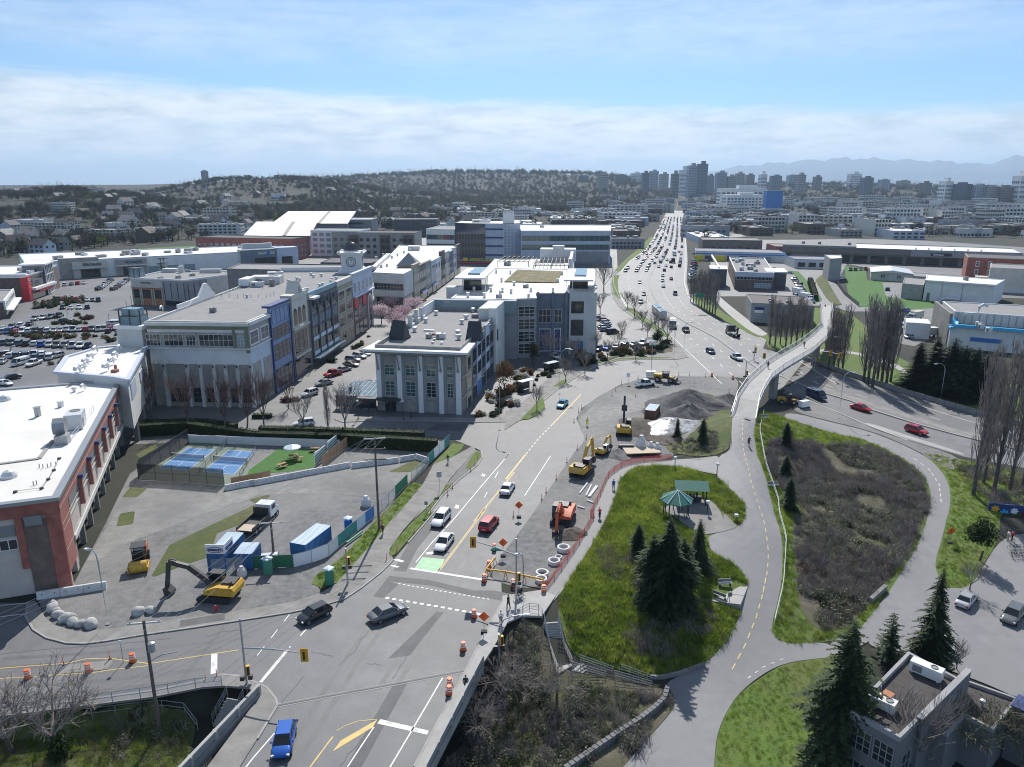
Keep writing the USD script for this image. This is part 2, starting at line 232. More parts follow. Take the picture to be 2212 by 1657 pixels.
def _grid():
 far=[(x,y,0)for x in(-150,-60,0,60,130,230)for y in(230,330,420)]+[(x,y,0)for x in(-150,-110,-80)for y in(75,100,130,170)]+[(230,190,0),(260,120,-2.5),(260,60,-5),(-150,20,-4),(0,10,-5),(100,10,-6),(260,10,-6)]
 far+=[(*P(u,v),0)for u,v in((100,1000),(300,1100),(500,1000),(700,1000),(800,1150),(500,1200),(300,1300),(900,1000),(1000,1100),(1200,900),(1400,850),(1000,1300),(700,1380),(1540,800),(1640,740),(1800,700),(1250,1180),(1330,1000),(1690,835),(2000,700),(2200,780))]
 pts=np.vstack([_cp,np.array(far,float)])
 X,Y=np.meshgrid(GX,GY)
 z=griddata(pts[:,:2],pts[:,2],(X,Y),method='linear',fill_value=0.0)
 z=gaussian_filter(z,1.6)
 p=shapely.points(X.ravel(),Y.ravel())
 for pg,h in FLAT:
  z[shapely.contains(pg,p).reshape(z.shape)]=h
 return z
TZ=_grid()
RIDGES=[(1400.,420.,[(-600,26),(0,30),(140,37),(300,26),(420,14),(520,0)]),(2050.,520.,[(180,0),(330,26),(470,56),(600,60),(720,52),(850,24),(980,10),(1100,0)]),(3700.,900.,[(-600,40),(300,45),(700,66),(800,78),(950,97),(1150,97),(1300,88),(1380,60),(1425,7),(1540,7),(1600,40),(1700,42),(2000,30),(2300,14)])]
def hills(x,y):
 x,y=np.asarray(x,float),np.asarray(y,float);D=np.hypot(x,y);u=1106+1643*x/np.maximum(y,1)
 z=0*D
 for d0,w,tab in RIDGES:
  t=np.array(tab,float);k=np.where(D<d0,w,w*1.3)
  z=np.maximum(z,np.interp(u,t[:,0],t[:,1])*np.exp(-((D-d0)/k)**2))
 z=z+np.where(D>700,3.0*(meshkit.noise(np.stack([x/160,y/160,0*x],-1),3)-.5),0)*np.clip((D-700)/400,0,1)*(np.abs(u-1480)>60)
 return z*(y>0)*np.clip((D-480)/400,0,1)**2-14*np.clip((D-5200)/600,0,1)
def T(x,y):
 """Height of the ground."""
 x,y=np.asarray(x,float),np.asarray(y,float)
 i=np.clip((x-GX[0])/1.5,0,len(GX)-1.001);j=np.clip((y-GY[0])/1.5,0,len(GY)-1.001)
 a,b=i.astype(int),j.astype(int);p,q=i-a,j-b
 z=TZ[b,a]*(1-p)*(1-q)+TZ[b,a+1]*p*(1-q)+TZ[b+1,a]*(1-p)*q+TZ[b+1,a+1]*p*q
 return np.where((x>GX[0]-40)&(x<GX[-1]+60)&(y<GY[-1]+40),z,0)+hills(x,y)
def G(u,v,up=0.0):
 """The point of the ground seen in a direction."""
 x,y=P(u,v,up)
 if LEVEL.contains(Point(x,y)):return(x,y,0.0)
 z=0.0
 for k in range(14):
  x,y=P(u,v,z+up);z=.5*z+.5*float(T(x,y))if k else float(T(x,y))
 x,y=P(u,v,z+up)
 return(x,y,z)
def Gs(pts):return[G(*p)for p in pts]
def terrain():
 def axis(a,lo,hi,g=1.16):
  l,h,s=[a[0]],[a[-1]],2.0
  while l[-1]>lo:s=min(s*g,130);l.append(l[-1]-s)
  s=2.0
  while h[-1]<hi:s=min(s*g,130);h.append(h[-1]+s)
  return np.r_[l[:0:-1],a,h[1:]]
 xs,ys=axis(GX,-5200,5200),axis(GY,-60,6200)
 X,Y=np.meshgrid(xs,ys);Z=T(X,Y)
 n,m=X.shape;i=np.arange(n*m).reshape(n,m)
 f=np.concatenate([np.stack([i[:-1,:-1],i[:-1,1:],i[1:,1:]],-1).reshape(-1,3),np.stack([i[:-1,:-1],i[1:,1:],i[1:,:-1]],-1).reshape(-1,3)])
 obj('terrain',(np.stack([X,Y,Z],-1).reshape(-1,3),f),'terrain',smooth=True,kind='structure')
terrain()
sea=MB();sea.quad((-60000,4000,-9),(60000,4000,-9),(60000,60000,-9),(-60000,60000,-9));obj('sea',sea,'seawater',kind='structure')
def chaikin(c,n=2):
 c=np.asarray(c,float)[:-1]
 for _ in range(n):
  d=np.roll(c,-1,0);c=np.stack([.75*c+.25*d,.25*c+.75*d],1).reshape(-1,2)
 return c
def sheet(name,pts,mat,dz=.02,cell=None,parent='/World',kind='structure',fixed=None,label=None):
 """A sheet laid on the ground inside an outline of ground points (or a polygon in plan)."""
 pg=pts if hasattr(pts,'geom_type')else Polygon([p[:2]for p in pts]).buffer(0)
 if cell and cell>1.9 and mat not in('asphalt','asphalt_dark'):pg=unary_union([Polygon(chaikin(q.exterior.coords)).buffer(0)for q in getattr(pg,'geoms',[pg])])
 vs,fs,n=[],[],0
 pieces=[]
 if cell:
  x0,y0,x1,y1=pg.bounds
  for a in np.arange(math.floor(x0/cell)*cell,x1,cell):
   col=pg.intersection(sbox(a,y0-1,a+cell,y1+1))
   if col.is_empty:continue
   for b in np.arange(math.floor(y0/cell)*cell,y1,cell):
    q=shapely.intersection(col,sbox(a,b,a+cell,b+cell))
    if not q.is_empty:pieces+=[h for h in getattr(q,'geoms',[q])if h.geom_type=='Polygon' and h.area>1e-4]
 else:pieces=[h for h in getattr(pg,'geoms',[pg])if h.geom_type=='Polygon']
 for h in pieces:
  v,f=trimesh.creation.triangulate_polygon(h,engine='earcut');vs.append(v);fs.append(f+n);n+=len(v)
 v,f=np.vstack(vs),np.vstack(fs)
 a=v[f];cr=(a[:,1,0]-a[:,0,0])*(a[:,2,1]-a[:,0,1])-(a[:,1,1]-a[:,0,1])*(a[:,2,0]-a[:,0,0])
 f[cr<0]=f[cr<0][:,::-1]
 z=np.full(len(v),fixed)if fixed is not None else T(v[:,0],v[:,1])+dz
 return obj(name,(np.c_[v,z],f),mat,parent,kind=kind,label=label)
def slab(name,pts,mat,h=.13,parent='/World',kind='structure',z=0.0):
 """A raised pavement with kerb faces."""
 pg=pts if hasattr(pts,'geom_type')else Polygon([p[:2]for p in pts]).buffer(0)
 m=MB()
 for q in getattr(pg,'geoms',[pg]):m.prism(q,z-.1,z+h)
 return obj(name,m,mat,parent,kind=kind)
def stroke(pts,w):return LineString([p[:2]for p in pts]).buffer(w/2,cap_style='flat',join_style='mitre')
def dashes(pts,w,on,off,start=0.0):
 l=LineString([p[:2]for p in pts]);out,s=[],start
 while s<l.length:
  out.append(shapely.ops.substring(l,s,min(s+on,l.length)).buffer(w/2,cap_style='flat'));s+=on+off
 return unary_union([o for o in out if not o.is_empty])
def mark(name,poly,mat,dz=.03,kind='structure',fixed=None,cell=None):return sheet(name,poly,mat,dz,cell=cell,fixed=fixed,kind=kind)
Gp=lambda*pts:Gs(pts)
MALL=Polygon(pix([(-900,1000),(-900,640),(-500,560),(0,560),(640,500),(1330,490),(1335,600),(1345,660),(1450,720),(1440,790),(1300,775),(1150,870),(1060,930),(280,960)])).buffer(0)
sheet('car_park',MALL,'asphalt',.004,fixed=.006)
EASTYARD=Polygon(pix([(1535,640),(1535,520),(1520,480),(1700,500),(2300,540),(2700,600),(2700,660),(2060,640),(1980,600),(1830,570),(1800,620),(1770,660),(1740,660),(1690,640)])).buffer(0)
sheet('industrial_yard',EASTYARD,'asphalt',.004,fixed=.006)
sheet('road',unary_union([W_ROAD,HIGHWAY]).difference(DECK),'asphalt',fixed=.014)
HWR=Polygon([p[:2]for p in Gs([b4(0,190),b4(350,290),b4(560,370),b4(1000,520),b4(1500,660),b4(1700,720),b4(2209,850),b4(2900,1020),b4(2900,1420),b4(2209,1200),b4(1700,1105),b4(1200,958),b4(860,838),b4(390,610),b4(150,545)])])
sheet('highway',HWR,'asphalt',.03,cell=4.0)
deck=MB()
for q in getattr(DECK,'geoms',[DECK]):deck.prism(q,-1.0,.012)
obj('bridge_deck',deck,'asphalt',kind='structure')
KN_L=[c3(340,570),c3(430,420),c3(600,160),c3(670,0),b3(860,1640),b3(940,1400),b3(975,1290),b3(1080,1205),b3(1300,1182),b3(1500,1198),b3(1750,1255),b3(1955,1395)]
TR_L=[b3(2020,1500),b3(2040,1650),c3(1552,30),c3(1500,125),c3(1290,165),c3(1310,270),c3(1500,370),c3(1562,465),c3(1510,640),c3(1500,720),c3(1380,910),c3(1280,1000)]
knoll=Polygon([p[:2]for p in Gs(KN_L+TR_L+[c3(1000,1085),c3(930,1085),c3(690,1020),c3(430,965),c3(340,700)])]).buffer(0)
sheet('knoll_grass',knoll,'grass_rank',.05,cell=2.0)
TR_R=[b3(2120,745),b3(2098,900),b3(2130,1100),b3(2209,1310),c4(70,20),c4(122,180),c4(128,350),c4(108,550),c4(45,780),c4(90,842),c4(190,872),c4(440,850)]
PA_L=[c4(600,800),c4(690,690),c4(850,480),c4(1000,230),c4(1080,0),b4(1400,1640),b4(1425,1450),b4(1390,1300),b4(1270,1180),b4(1000,1020),b4(800,950),b4(500,880),b4(250,800),b4(165,772)]
PA_R=[b4(220,725),b4(600,820),b4(850,880),b4(1050,950),b4(1300,1060),b4(1450,1160),b4(1560,1300),b4(1592,1450),b4(1562,1650),c4(1195,10),c4(1150,200),c4(1100,360),c4(1150,480)]
wedge=Polygon([p[:2]for p in Gs(TR_R+PA_L+[b4(70,745),b4(5,735)])]).buffer(0)
sheet('wedge_grass',wedge,'grass',.05,cell=2.5)
thicket_pts=[b4(150,960),b4(560,1010),b4(820,1010),b4(1000,1060),b4(1200,1170),b4(1350,1300),b4(1400,1480),b4(1385,1657),c4(1040,60),c4(940,250),c4(850,420),c4(690,600),c4(560,760),c4(360,790),c4(235,660),c4(220,420),c4(190,200),c4(205,0),b4(400,1600),b4(150,1400),b4(30,1200),b4(20,1010)]
THICKET=Polygon([p[:2]for p in Gs(thicket_pts)]).buffer(0)
sheet('thicket_floor',THICKET,'litter',.09,cell=2.5)
verge=Polygon([p[:2]for p in Gs(PA_R[4:]+[c4(1180,505),c4(1330,512),c4(1400,380),c4(1520,200),c4(1530,0),b4(2209,1640),b4(2209,1250),b4(1700,1130)])]).buffer(0)
sheet('path_verge',verge,'grass',.05,cell=3.0)
strip=Polygon([p[:2]for p in Gs([b4(300,640),b4(400,618),b4(860,845),b4(1200,964),b4(1700,1112),b4(1640,1250),b4(1450,1150),b4(1300,1052),b4(1050,942),b4(850,872),b4(600,812),b4(230,718)])]).buffer(0)
sheet('gravel_strip',strip,'gravel',.06,cell=3.0)
southlawn=Polygon([p[:2]for p in Gs([c3(1681,1055),c3(1480,1200),c3(1365,1420),c3(1342,1657),c3(1330,1900),c4(600,1900),c4(640,1657),c4(560,1290),c4(700,1100),c4(680,1000),c4(620,880),c4(340,965),c4(150,990)])]).buffer(0)
sheet('lower_lawn',southlawn,'grass',.06,cell=2.5)
ravine=Polygon([p[:2]for p in Gs([c3(100,705),c3(232,700),c3(330,1045),c3(690,1090),c3(950,1155),c3(1042,1150),c3(1095,1215),c3(1085,1290),c3(760,1650),c3(600,1900),c3(-900,1900),c3(-460,1657),c3(-250,1500),c3(-100,1100)])]).difference(DECK.buffer(.3)).buffer(0)
sheet('bank_litter',ravine,'litter',.05,cell=2.0)
westbank=Polygon([p[:2]for p in Gs([c1(-400,1330),c1(0,1325),c1(560,1290),c1(1100,1270),c1(1230,1310),c1(1270,1380),c1(1200,1657),c1(1100,2000),c1(-400,2000)])]).difference(DECK.buffer(.3)).buffer(0)
sheet('west_bank_grass',westbank,'grass_dull',.05,cell=2.0)
trail=Polygon([p[:2]for p in Gs(TR_R+[c4(440,955),c4(340,962),c4(150,988),c4(0,1058),c3(1480,1200),c3(1362,1420),c3(1340,1657),c3(1330,1990),c3(500,1990),c3(760,1650),c3(1085,1300),c3(1092,1215),c3(1045,1150),c3(1040,1105),c3(1280,1000)]+TR_L[-2:3:-1]+TR_L[3::-1]+[b3(1750,1250),b3(1800,1105),b3(1890,1060),b3(1905,1000),b3(1918,720)])]).buffer(0)
sheet('trail',trail,'asphalt_path',.085,cell=2.0)
path2=Polygon([p[:2]for p in Gs([c4(430,960),c4(430,845)]+PA_L+PA_R+[c4(1040,520),c4(760,800),c4(640,880)])]).buffer(0)
sheet('side_path',path2,'asphalt_path',.095,cell=2.0)
lot=Polygon([p[:2]for p in Gs([c4(640,880),c4(760,790),c4(1000,530),c4(1180,505),c4(1330,512),c4(1410,380),c4(1530,190),c4(1700,150),c4(2300,150),c4(2500,1300),c4(1681,1240),c4(1450,1130),c4(1200,1040),c4(930,920)])]).buffer(0)
sheet('lower_lot',lot,'asphalt_path',.11,cell=3.0)
kpath=Polygon([p[:2]for p in Gs([c3(230,640),c3(240,520),c3(450,262),c3(592,30),b3(705,1640),b3(800,1440),b3(862,1290),b3(950,1212),b3(1080,1165),b3(1400,1132),b3(1700,1112),b3(1820,1095),b3(1800,1262)]+[b3(1750,1252),b3(1500,1196),b3(1300,1180),b3(1080,1203),b3(972,1292),b3(940,1402),b3(860,1640),c3(670,4),c3(600,162),c3(430,424),c3(335,575)])]).buffer(0)
sheet('knoll_path',kpath,'asphalt_path',.10,cell=2.0)
plaza=Polygon([p[:2]for p in Gs([b3(1480,1500),b3(1620,1465),b3(1740,1480),b3(1810,1560),b3(1850,1657),c3(1400,20),c3(1470,90),c3(1500,122),c3(1290,168),c3(1240,150),c3(1150,100),c3(1080,40),b3(1320,1560),b3(1400,1510)])]).buffer(0)
sheet('plaza',plaza,'concrete_old',.13,cell=2.0)
pad=Polygon([p[:2]for p in Gs([c3(1375,480),c3(1450,450),c3(1562,505),c3(1512,645),c3(1312,592),c3(1340,540)])])
padgroup=thing('bench_pad','small pale concrete pad with two benches beside the trail','paving',None)
for i in range(2):
 for j in range(2):
  q=[np.array(p)for p in Gs([c3(1385,470),c3(1560,505),c3(1512,645),c3(1318,590)])]
  f=lambda a,b:q[0]*(1-a)*(1-b)+q[1]*a*(1-b)+q[2]*a*b+q[3]*(1-a)*b
  e=.012;pts=[f(i/2+e,j/2+e),f(i/2+.5-e,j/2+e),f(i/2+.5-e,j/2+.5-e),f(i/2+e,j/2+.5-e)]
  m=MB();pz=np.mean([p[2]for p in q]);m.prism([p[:2]for p in pts],pz-.6,pz+.16);obj('slab',m,'concrete',padgroup)
foot=Polygon([p[:2]for p in Gs([b3(1740,1490),b3(1850,1380),b3(1880,1300),b3(1895,1305),b3(1870,1400),b3(1790,1490)])]).buffer(0)
sheet('worn_path',foot,'gravel_pale',.12,cell=2.0)
SITE=Polygon(pix(SITE_W+[c2(1600,480),c3(240,520),c3(450,260),c3(590,30),b3(705,1640),b3(800,1440),b3(862,1290),b3(950,1210),b3(1080,1163),b3(1400,1128),b3(1500,1000),b3(1800,760),b3(1930,640)])).buffer(0)
sheet('site_gravel',SITE,'gravel',.02,cell=3.0)
tr=Polygon(pix([b3(620,790),b3(760,650),b3(960,520),b3(1240,500),b3(1320,620),b3(1200,700),b3(960,760),b3(880,900),b3(900,960),b3(690,1000)])).buffer(0)
sheet('site_track',tr.intersection(SITE),'gravel_pale',.035)
hump=Polygon([p[:2]for p in Gs([b3(1560,600),b3(1660,560),b3(1800,600),b3(1915,700),b3(1905,1000),b3(1880,1050),b3(1760,1110),b3(1420,1090),b3(1330,1000),b3(1500,860),b3(1640,800)])]).buffer(0)
sheet('hump_grass',hump,'grass_dull',.09,cell=2.0)
soilp=Polygon([p[:2]for p in Gs([b3(1060,770),b3(1300,820),b3(1500,900),b3(1440,1000),b3(1340,1020),b3(1180,960),b3(1080,930)])]).buffer(0)
sheet('site_soil',soilp,'soil',.12,cell=2.0)
sheet('yard_gravel',YARD,'gravel',.02)
yt=Polygon(pix([b2(1450,1150),b2(1300,1330),b2(1000,1450),b2(700,1420),b2(300,1420),b1(2209,1430),b1(1700,1600),c1(1000,150),c1(760,240),c1(640,330),c1(560,330),b1(1050,1440),b1(1280,1330),b1(1900,1390),b2(420,1260),b2(830,1200)])).buffer(0)
sheet('yard_track',yt.intersection(YARD),'gravel_pale',.035)
for k,pts in enumerate([[c1(1000,420),c1(1110,230),c1(1400,90),c1(1681,-40),b2(0,1470),b2(120,1440),b2(0,1560),c1(1620,60),c1(1380,150),c1(1330,300),c1(1180,350)],[c1(770,100),c1(790,30),c1(850,20),c1(840,90)],[b1(1060,1440),b1(1120,1370),b1(1220,1380),b1(1150,1440)],[b1(1170,1090),b1(1300,1010),b1(1330,1040),b1(1200,1110)],[b2(1180,1230),b2(1380,1140),b2(1440,1160),b2(1330,1230)]]):
 sheet('yard_grass',Polygon(pix(pts)).buffer(0).buffer(.4),'grass_dull',.05)
G1=[b2(1060,1657),b2(1290,1380),b2(1360,1325),b2(1440,1345),b2(1180,1657),c2(950,0),c2(830,150),c2(700,300),c2(545,470),c2(450,510),c2(380,480),c2(400,430),c2(560,320),c2(700,170),c2(800,60),c2(860,0)]
sheet('fence_verge',Polygon(pix(G1)).buffer(0),'grass',.06)
sheet('fence_verge',Polygon(pix([b2(1520,1172),b2(1640,1050),b2(1690,992),b2(1790,1000),b2(1760,1052),b2(1690,1108)])).buffer(0),'grass',.06)
PATHW=[c1(180,600)]+[c1(165,690)]+KERB_W[2:]+[c2(880,260),c2(970,135),c2(1085,5),b2(1355,1650),b2(1590,1430),b2(1660,1310),b2(1790,1160),b2(1885,1050),b2(1870,1015),b2(1780,1062),b2(1690,1112),b2(1530,1172),b2(1440,1342),b2(1180,1655),c2(950,0),c2(830,150),c2(700,300),c2(540,480),c2(440,540),c2(250,600),c2(0,640),c1(1300,690),c1(900,745),c1(700,775),c1(500,790),c1(340,745),c1(285,690),c1(262,640),c1(225,590)]
pw=Polygon(pix(PATHW)).buffer(0)
slab('pavement',pw,'concrete_old')
jl=[]
line=LineString([p for p in pix([c2(440,565),c2(560,500),c2(760,310),c2(900,160),c2(1020,0),b2(1270,1657),b2(1500,1380),b2(1620,1220)])])
for s in np.arange(1,line.length,3.0):
 p,q=np.array(line.interpolate(s).coords[0]),np.array(line.interpolate(min(s+.1,line.length)).coords[0]);d=q-p;d/=np.linalg.norm(d)+1e-9;nrm=np.array([-d[1],d[0]])
 jl.append(LineString([p-nrm*4,p+nrm*4]).buffer(.025))
mark('pavement_joint',unary_union(jl).intersection(pw),'asphalt_dark',fixed=.134)
sheet('pavement_patch',Polygon(pix([c1(1160,720),c1(1448,672),c1(1448,716),c1(1160,762)])).buffer(0),'asphalt_dark',fixed=.136)
slab('verge',Polygon(pix([c2(868,285),c2(905,220),c2(1090,5),b2(1355,1655),b2(1590,1430),b2(1640,1345),b2(1700,1335),b2(1600,1440),b2(1480,1590),c2(1180,4),c2(1098,98),c2(996,212),c2(932,288),c2(885,312)])).buffer(-.12),'grass',.16)
slab('island',Polygon(pix([b2(1640,1345),b2(1790,1162),b2(1885,1052),b2(1935,1068),b2(1942,1105),b2(1895,1180),b2(1750,1298),b2(1680,1360)])).buffer(0),'asphalt_dark',.14)
sheet('island_grass',Polygon(pix([b2(1800,1205),b2(1850,1112),b2(1898,1060),b2(1930,1076),b2(1930,1112),b2(1884,1172),b2(1832,1220)])).buffer(0),'grass',fixed=.16)
slab('pavement_east',Polygon(pix([c2(1605,598),c2(1500,790),c2(1370,1040),c2(1160,1430),c2(1040,1660),c2(880,1960),c2(960,1960),c2(1140,1657),c2(1262,1420),c2(1475,1005),c2(1545,900),c2(1640,730),c3(100,690),c3(232,690),c3(322,560),c3(240,520),c3(-20,560)])).buffer(0),'concrete',.13)
slab('pavement_corner',Polygon(pix([c1(-300,1345),c1(0,1298),c1(600,1222),c1(1000,1168),c1(1300,1106),c1(1430,1066),c1(1560,1078),c2(20,1118),c2(90,1150),c2(150,1225),c2(160,1262),c2(30,1480),c2(-200,1850),c1(1200,1850),c1(1340,1657),c1(1668,1215),c1(1600,1150),c1(1440,1140),c1(1300,1150),c1(1000,1210),c1(600,1262),c1(0,1338),c1(-300,1380)])).buffer(0),'concrete_old',.13)
kl=[LineString(pix(KERB_W)),LineString(pix(VERGE_E)),LineString(pix(KERB_E+[c2(1040,1660)])),LineString(pix(CORNER_SW)),LineString(pix(SIDE_TOP)),LineString(pix(ROAD_N)),LineString(pix(HW_L[:7]))]
for k,l in enumerate(kl):
 m=MB()
 for q in getattr(l.buffer(.11,cap_style='flat'),'geoms',[l.buffer(.11,cap_style='flat')]):m.prism(q,-.05,.145)
 obj('kerb',m,'kerb_concrete',kind='structure')
slab('pavement_north',Polygon(pix([b3(-10,880),b3(110,806),b3(310,642),b3(470,515),b3(640,408),b3(760,342),b3(960,290),b3(1200,281),b3(1440,285),b3(1545,262),b3(1495,185),b3(1380,90),b3(1300,200),b3(1150,255),b3(960,262),b3(860,300),b3(650,345),b3(440,395),b3(330,470),b3(150,640),b3(0,730),b2(2150,750),b2(1880,780),b2(1000,770),b2(780,800),b2(700,775),b2(690,790),b2(760,817),b2(1000,805),b2(1400,808),b2(1870,817),b2(2140,814)])).buffer(0),'concrete_old',.12)
for pts in([b3(115,800),b3(300,610),b3(318,600),b3(338,690),b3(298,742),b3(200,790)],[b3(395,515),b3(470,462),b3(525,455),b3(520,480),b3(460,512)],[b3(635,402),b3(700,355),b3(960,272),b3(1300,262),b3(1420,272),b3(1200,278),b3(960,286),b3(760,338)]):
 sheet('street_verge',Polygon(pix(pts)).buffer(0).buffer(-.1),'grass',fixed=.15)
sheet('bed_grass',Polygon(pix([b3(650,340),b3(720,290),b3(960,250),b3(1300,190),b3(1420,150),b3(1410,220),b3(1150,252),b3(960,260),b3(860,296)])).buffer(0),'litter',fixed=.14)
for pts in([a3(1010,1392),a3(1120,1480),a3(1330,1630),a3(1400,1655),a3(1330,1590),a3(1200,1500),a3(1080,1410)],[a3(920,1130),a3(905,1200),a3(930,1290),a3(965,1320),a3(945,1250),a3(940,1170),a3(955,1120)],[a3(960,1090),a3(1040,1000),a3(1180,900),a3(1250,800),a3(1225,800),a3(1150,880),a3(1020,990),a3(930,1080)]):
 slab('highway_verge',Polygon(pix(pts)).buffer(0).buffer(.5),'grass',.14)
slab('pavement_highway',Polygon(pix([a3(905,1130),a3(890,1200),a3(915,1320),a3(970,1395),a3(1120,1500),a3(1300,1640),a3(1330,1630),a3(1120,1480),a3(1000,1392),a3(940,1310),a3(905,1200),a3(912,1130)])).buffer(0).buffer(.4),'concrete_old',.12)
GE=lambda pts,m,dz,cell=None,name='bank_grass':sheet(name,Polygon([p[:2]for p in Gs(pts)]).buffer(0),m,dz,cell=cell)
GE([a3(1545,1270),a3(1620,1380),a3(1720,1440),a3(1900,1530),a3(2100,1640),b3(2209,105),b4(30,190),b4(350,285),b4(560,360),b4(1000,505),b4(1300,600),b4(1720,710),b4(2300,850),b4(2300,500),b4(1250,350),b4(1000,160),b4(880,0),a4(700,1420),a4(500,1400),a4(380,1400),a4(340,1640),a4(60,1650),a3(2100,1560),a3(1900,1480),a3(1780,1390),a3(1700,1290)],'grass',.03,4.0)
GE([a3(1780,1270),a3(1860,1350),a3(2209,1620),b4(120,50),b4(60,60),a3(2140,1650),a3(1900,1470),a3(1770,1340)],'concrete',.06,4.0,'branch_path')
GE([b4(440,200),b4(560,195),b4(830,225),b4(1100,300),b4(1250,400),b4(1230,420),b4(1080,330),b4(830,245),b4(560,218),b4(440,225)],'concrete',.07,4.0,'branch_path')
GE([a4(600,1390),a4(720,1430),a4(850,1430),a4(1150,1430),a4(1150,1657),b4(1160,150),b4(1280,170),b4(1560,60),b4(1500,0),a4(1470,1400),a4(1150,1400),a4(800,1390),a4(680,1370)],'asphalt',.05,None,'yard')
GE([a4(690,1040),a4(870,1075),a4(880,1165),a4(1240,1180),a4(1300,1300),a4(1460,1340),a4(1470,1400),a4(1150,1420),a4(810,1385),a4(720,1280),a4(700,1160)],'lawn',.06,None,'depot_lawn')
GE([a4(1010,1185),a4(1230,1180),a4(1310,1320),a4(1180,1325),a4(1040,1300)],'asphalt',.08,None,'yard')
GE([a4(395,1165),a4(440,1160),a4(510,1290),a4(590,1370),a4(600,1640),a4(480,1640),a4(490,1400),a4(500,1330),a4(450,1240)],'asphalt_path',.09,None,'trail')
GE([a4(520,1110),a4(560,1100),a4(620,1200),a4(690,1290),a4(810,1390),a4(850,1430),a4(700,1420),a4(640,1330),a4(580,1230)],'asphalt',.09,None,'lane')
GE([a4(230,1085),a4(300,1090),a4(440,1240),a4(505,1330),a4(440,1360),a4(340,1200)],'lawn',.05,None,'bank_grass')
GE([a4(440,1165),a4(510,1110),a4(640,1330),a4(670,1370),a4(590,1370),a4(520,1290)],'grass_dull',.05,None,'bank_grass')
def wmark(kind,pts,w=.14,mat='paint_white',z=.022,on=None,off=None,name='lane_line'):
 ps=Gs(pts)if z is None else pix(pts)
 sh=stroke(ps,w)if on is None else dashes(ps,w,on,off)
 return mark(name,sh,mat,fixed=z)if z is not None else mark(name,sh,mat,.05)
mark('bike_box',Polygon(pix([c2(1092,306),c2(1236,320),c2(1196,400),c2(1042,376)])),'paint_green',fixed=.022)
wmark(0,[c2(1012,378),c2(1490,452)],.42,'worn_white',name='stop_line')
wmark(0,[b2(2175,1075),b2(1930,1360),b2(1682,1657),c2(1160,205),c2(1050,340)],.13)
for o in(0,9):wmark(0,[b2(2209+o,1236),b2(1875+o,1645),c2(1490+o*1.1,0),c2(1340+o,200),c2(1190+o,400)],.11,'worn_yellow')
wmark(0,[b3(170,1085),b3(2,1296)],.3,'worn_yellow');wmark(0,[b3(640,575),b3(392,835)],.24,'worn_yellow')
wmark(0,[b3(392,835),b3(280,950),b3(175,1080)],.16,on=1.0,off=.9);wmark(0,[b3(380,1098),b3(160,1435)],.12);wmark(0,[b3(30,1080),b3(0,1115),b2(1960,1450)],.12,on=3,off=6)
wmark(0,[c2(938,477),c2(1225,527),c2(1522,577)],.17,'worn_white',on=.32,off=.30,name='crossing_line')
wmark(0,[c2(855,568),c2(1180,622),c2(1525,684)],.34,'paint_white',on=.48,off=.42,name='crossing_line')
for q in([c2(900,322),c2(935,318),c2(975,330),c2(960,340)],[c2(885,362),c2(900,358),c2(945,366),c2(930,374)],[c2(1120,275),c2(1165,270),c2(1160,288),c2(1112,288)]):mark('road_patch',Polygon(pix(q)),'worn_white',fixed=.023)
def arrow(p,q,left=True):
 p,q=np.array(P(*p)),np.array(P(*q));d=(q-p)/np.linalg.norm(q-p);n=np.array([-d[1],d[0]])*(1 if left else-1);L=np.linalg.norm(q-p)
 pg=[p-n*.09,p+d*L*.62-n*.09,p+d*L*.8+n*.45,p+d*L*.72+n*.75,p+d*L+n*1.35,p+d*L*1.05+n*.45,p+d*L*.97+n*.62,p+d*L*.72+n*.12,p+n*.09]
 mark('lane_arrow',Polygon(pg).buffer(0),'worn_white',fixed=.022)
arrow(b2(1795,1450),b2(1680,1530));arrow(b2(2010,1205),b2(1910,1260))
wmark(0,[c2(222,905),c2(50,1112)],.36,'worn_white');wmark(0,[c2(345,770),c2(235,890)],.14,on=1.3,off=2.0);wmark(0,[c2(240,670),c2(60,900),c2(0,975)],.10,on=1.6,off=1.6)
wmark(0,[c1(1380,930),c1(1378,1056)],.62,'worn_white',name='stop_line')
wmark(0,[c1(1535,904),c1(1300,940),c1(960,992),c1(740,962),c1(560,960),c1(430,990),c1(-100,1030)],.11,'worn_yellow');wmark(0,[c1(960,1005),c1(730,1030),c1(600,1050),c1(-100,1095)],.10,'worn_yellow')
wmark(0,[c1(0,618),c1(180,602)],.14,z=.022);wmark(0,[c1(0,690),c1(160,672)],.14)
mark('traffic_island',Polygon(pix([c1(420,1002),c1(720,970),c1(730,990),c1(690,1030),c1(370,1062)])).buffer(0),'concrete_old',fixed=.05)
D0=.024
def dmark(pts,mat,name='lane_line'):mark(name,Polygon(pix(pts)).buffer(0),mat,fixed=D0)
dmark([c2(822,1350),c2(1133,1424),c2(1122,1450),c2(800,1378)],'worn_white','stop_line');dmark([c2(803,1352),c2(770,1404),c2(515,1558),c2(566,1488)],'worn_yellow','hatch')
wmark(0,[c2(515,1463),c2(370,1657),c2(300,1750)],.15,'worn_yellow',D0);wmark(0,[c2(800,1350),c2(680,1362),c2(590,1395),c2(540,1425)],.08,'worn_yellow',D0)
wmark(0,[c2(1222,1084),c2(1020,1430),c2(885,1657),c2(820,1760)],.13,z=D0);wmark(0,[c2(780,1400),c2(610,1657),c2(560,1740)],.12,z=D0);wmark(0,[c2(140,1440),c2(0,1602),c2(-60,1680)],.13,z=D0);wmark(0,[c2(1250,1250),c2(1168,1425),c2(1062,1620)],.10,'worn_yellow',D0)
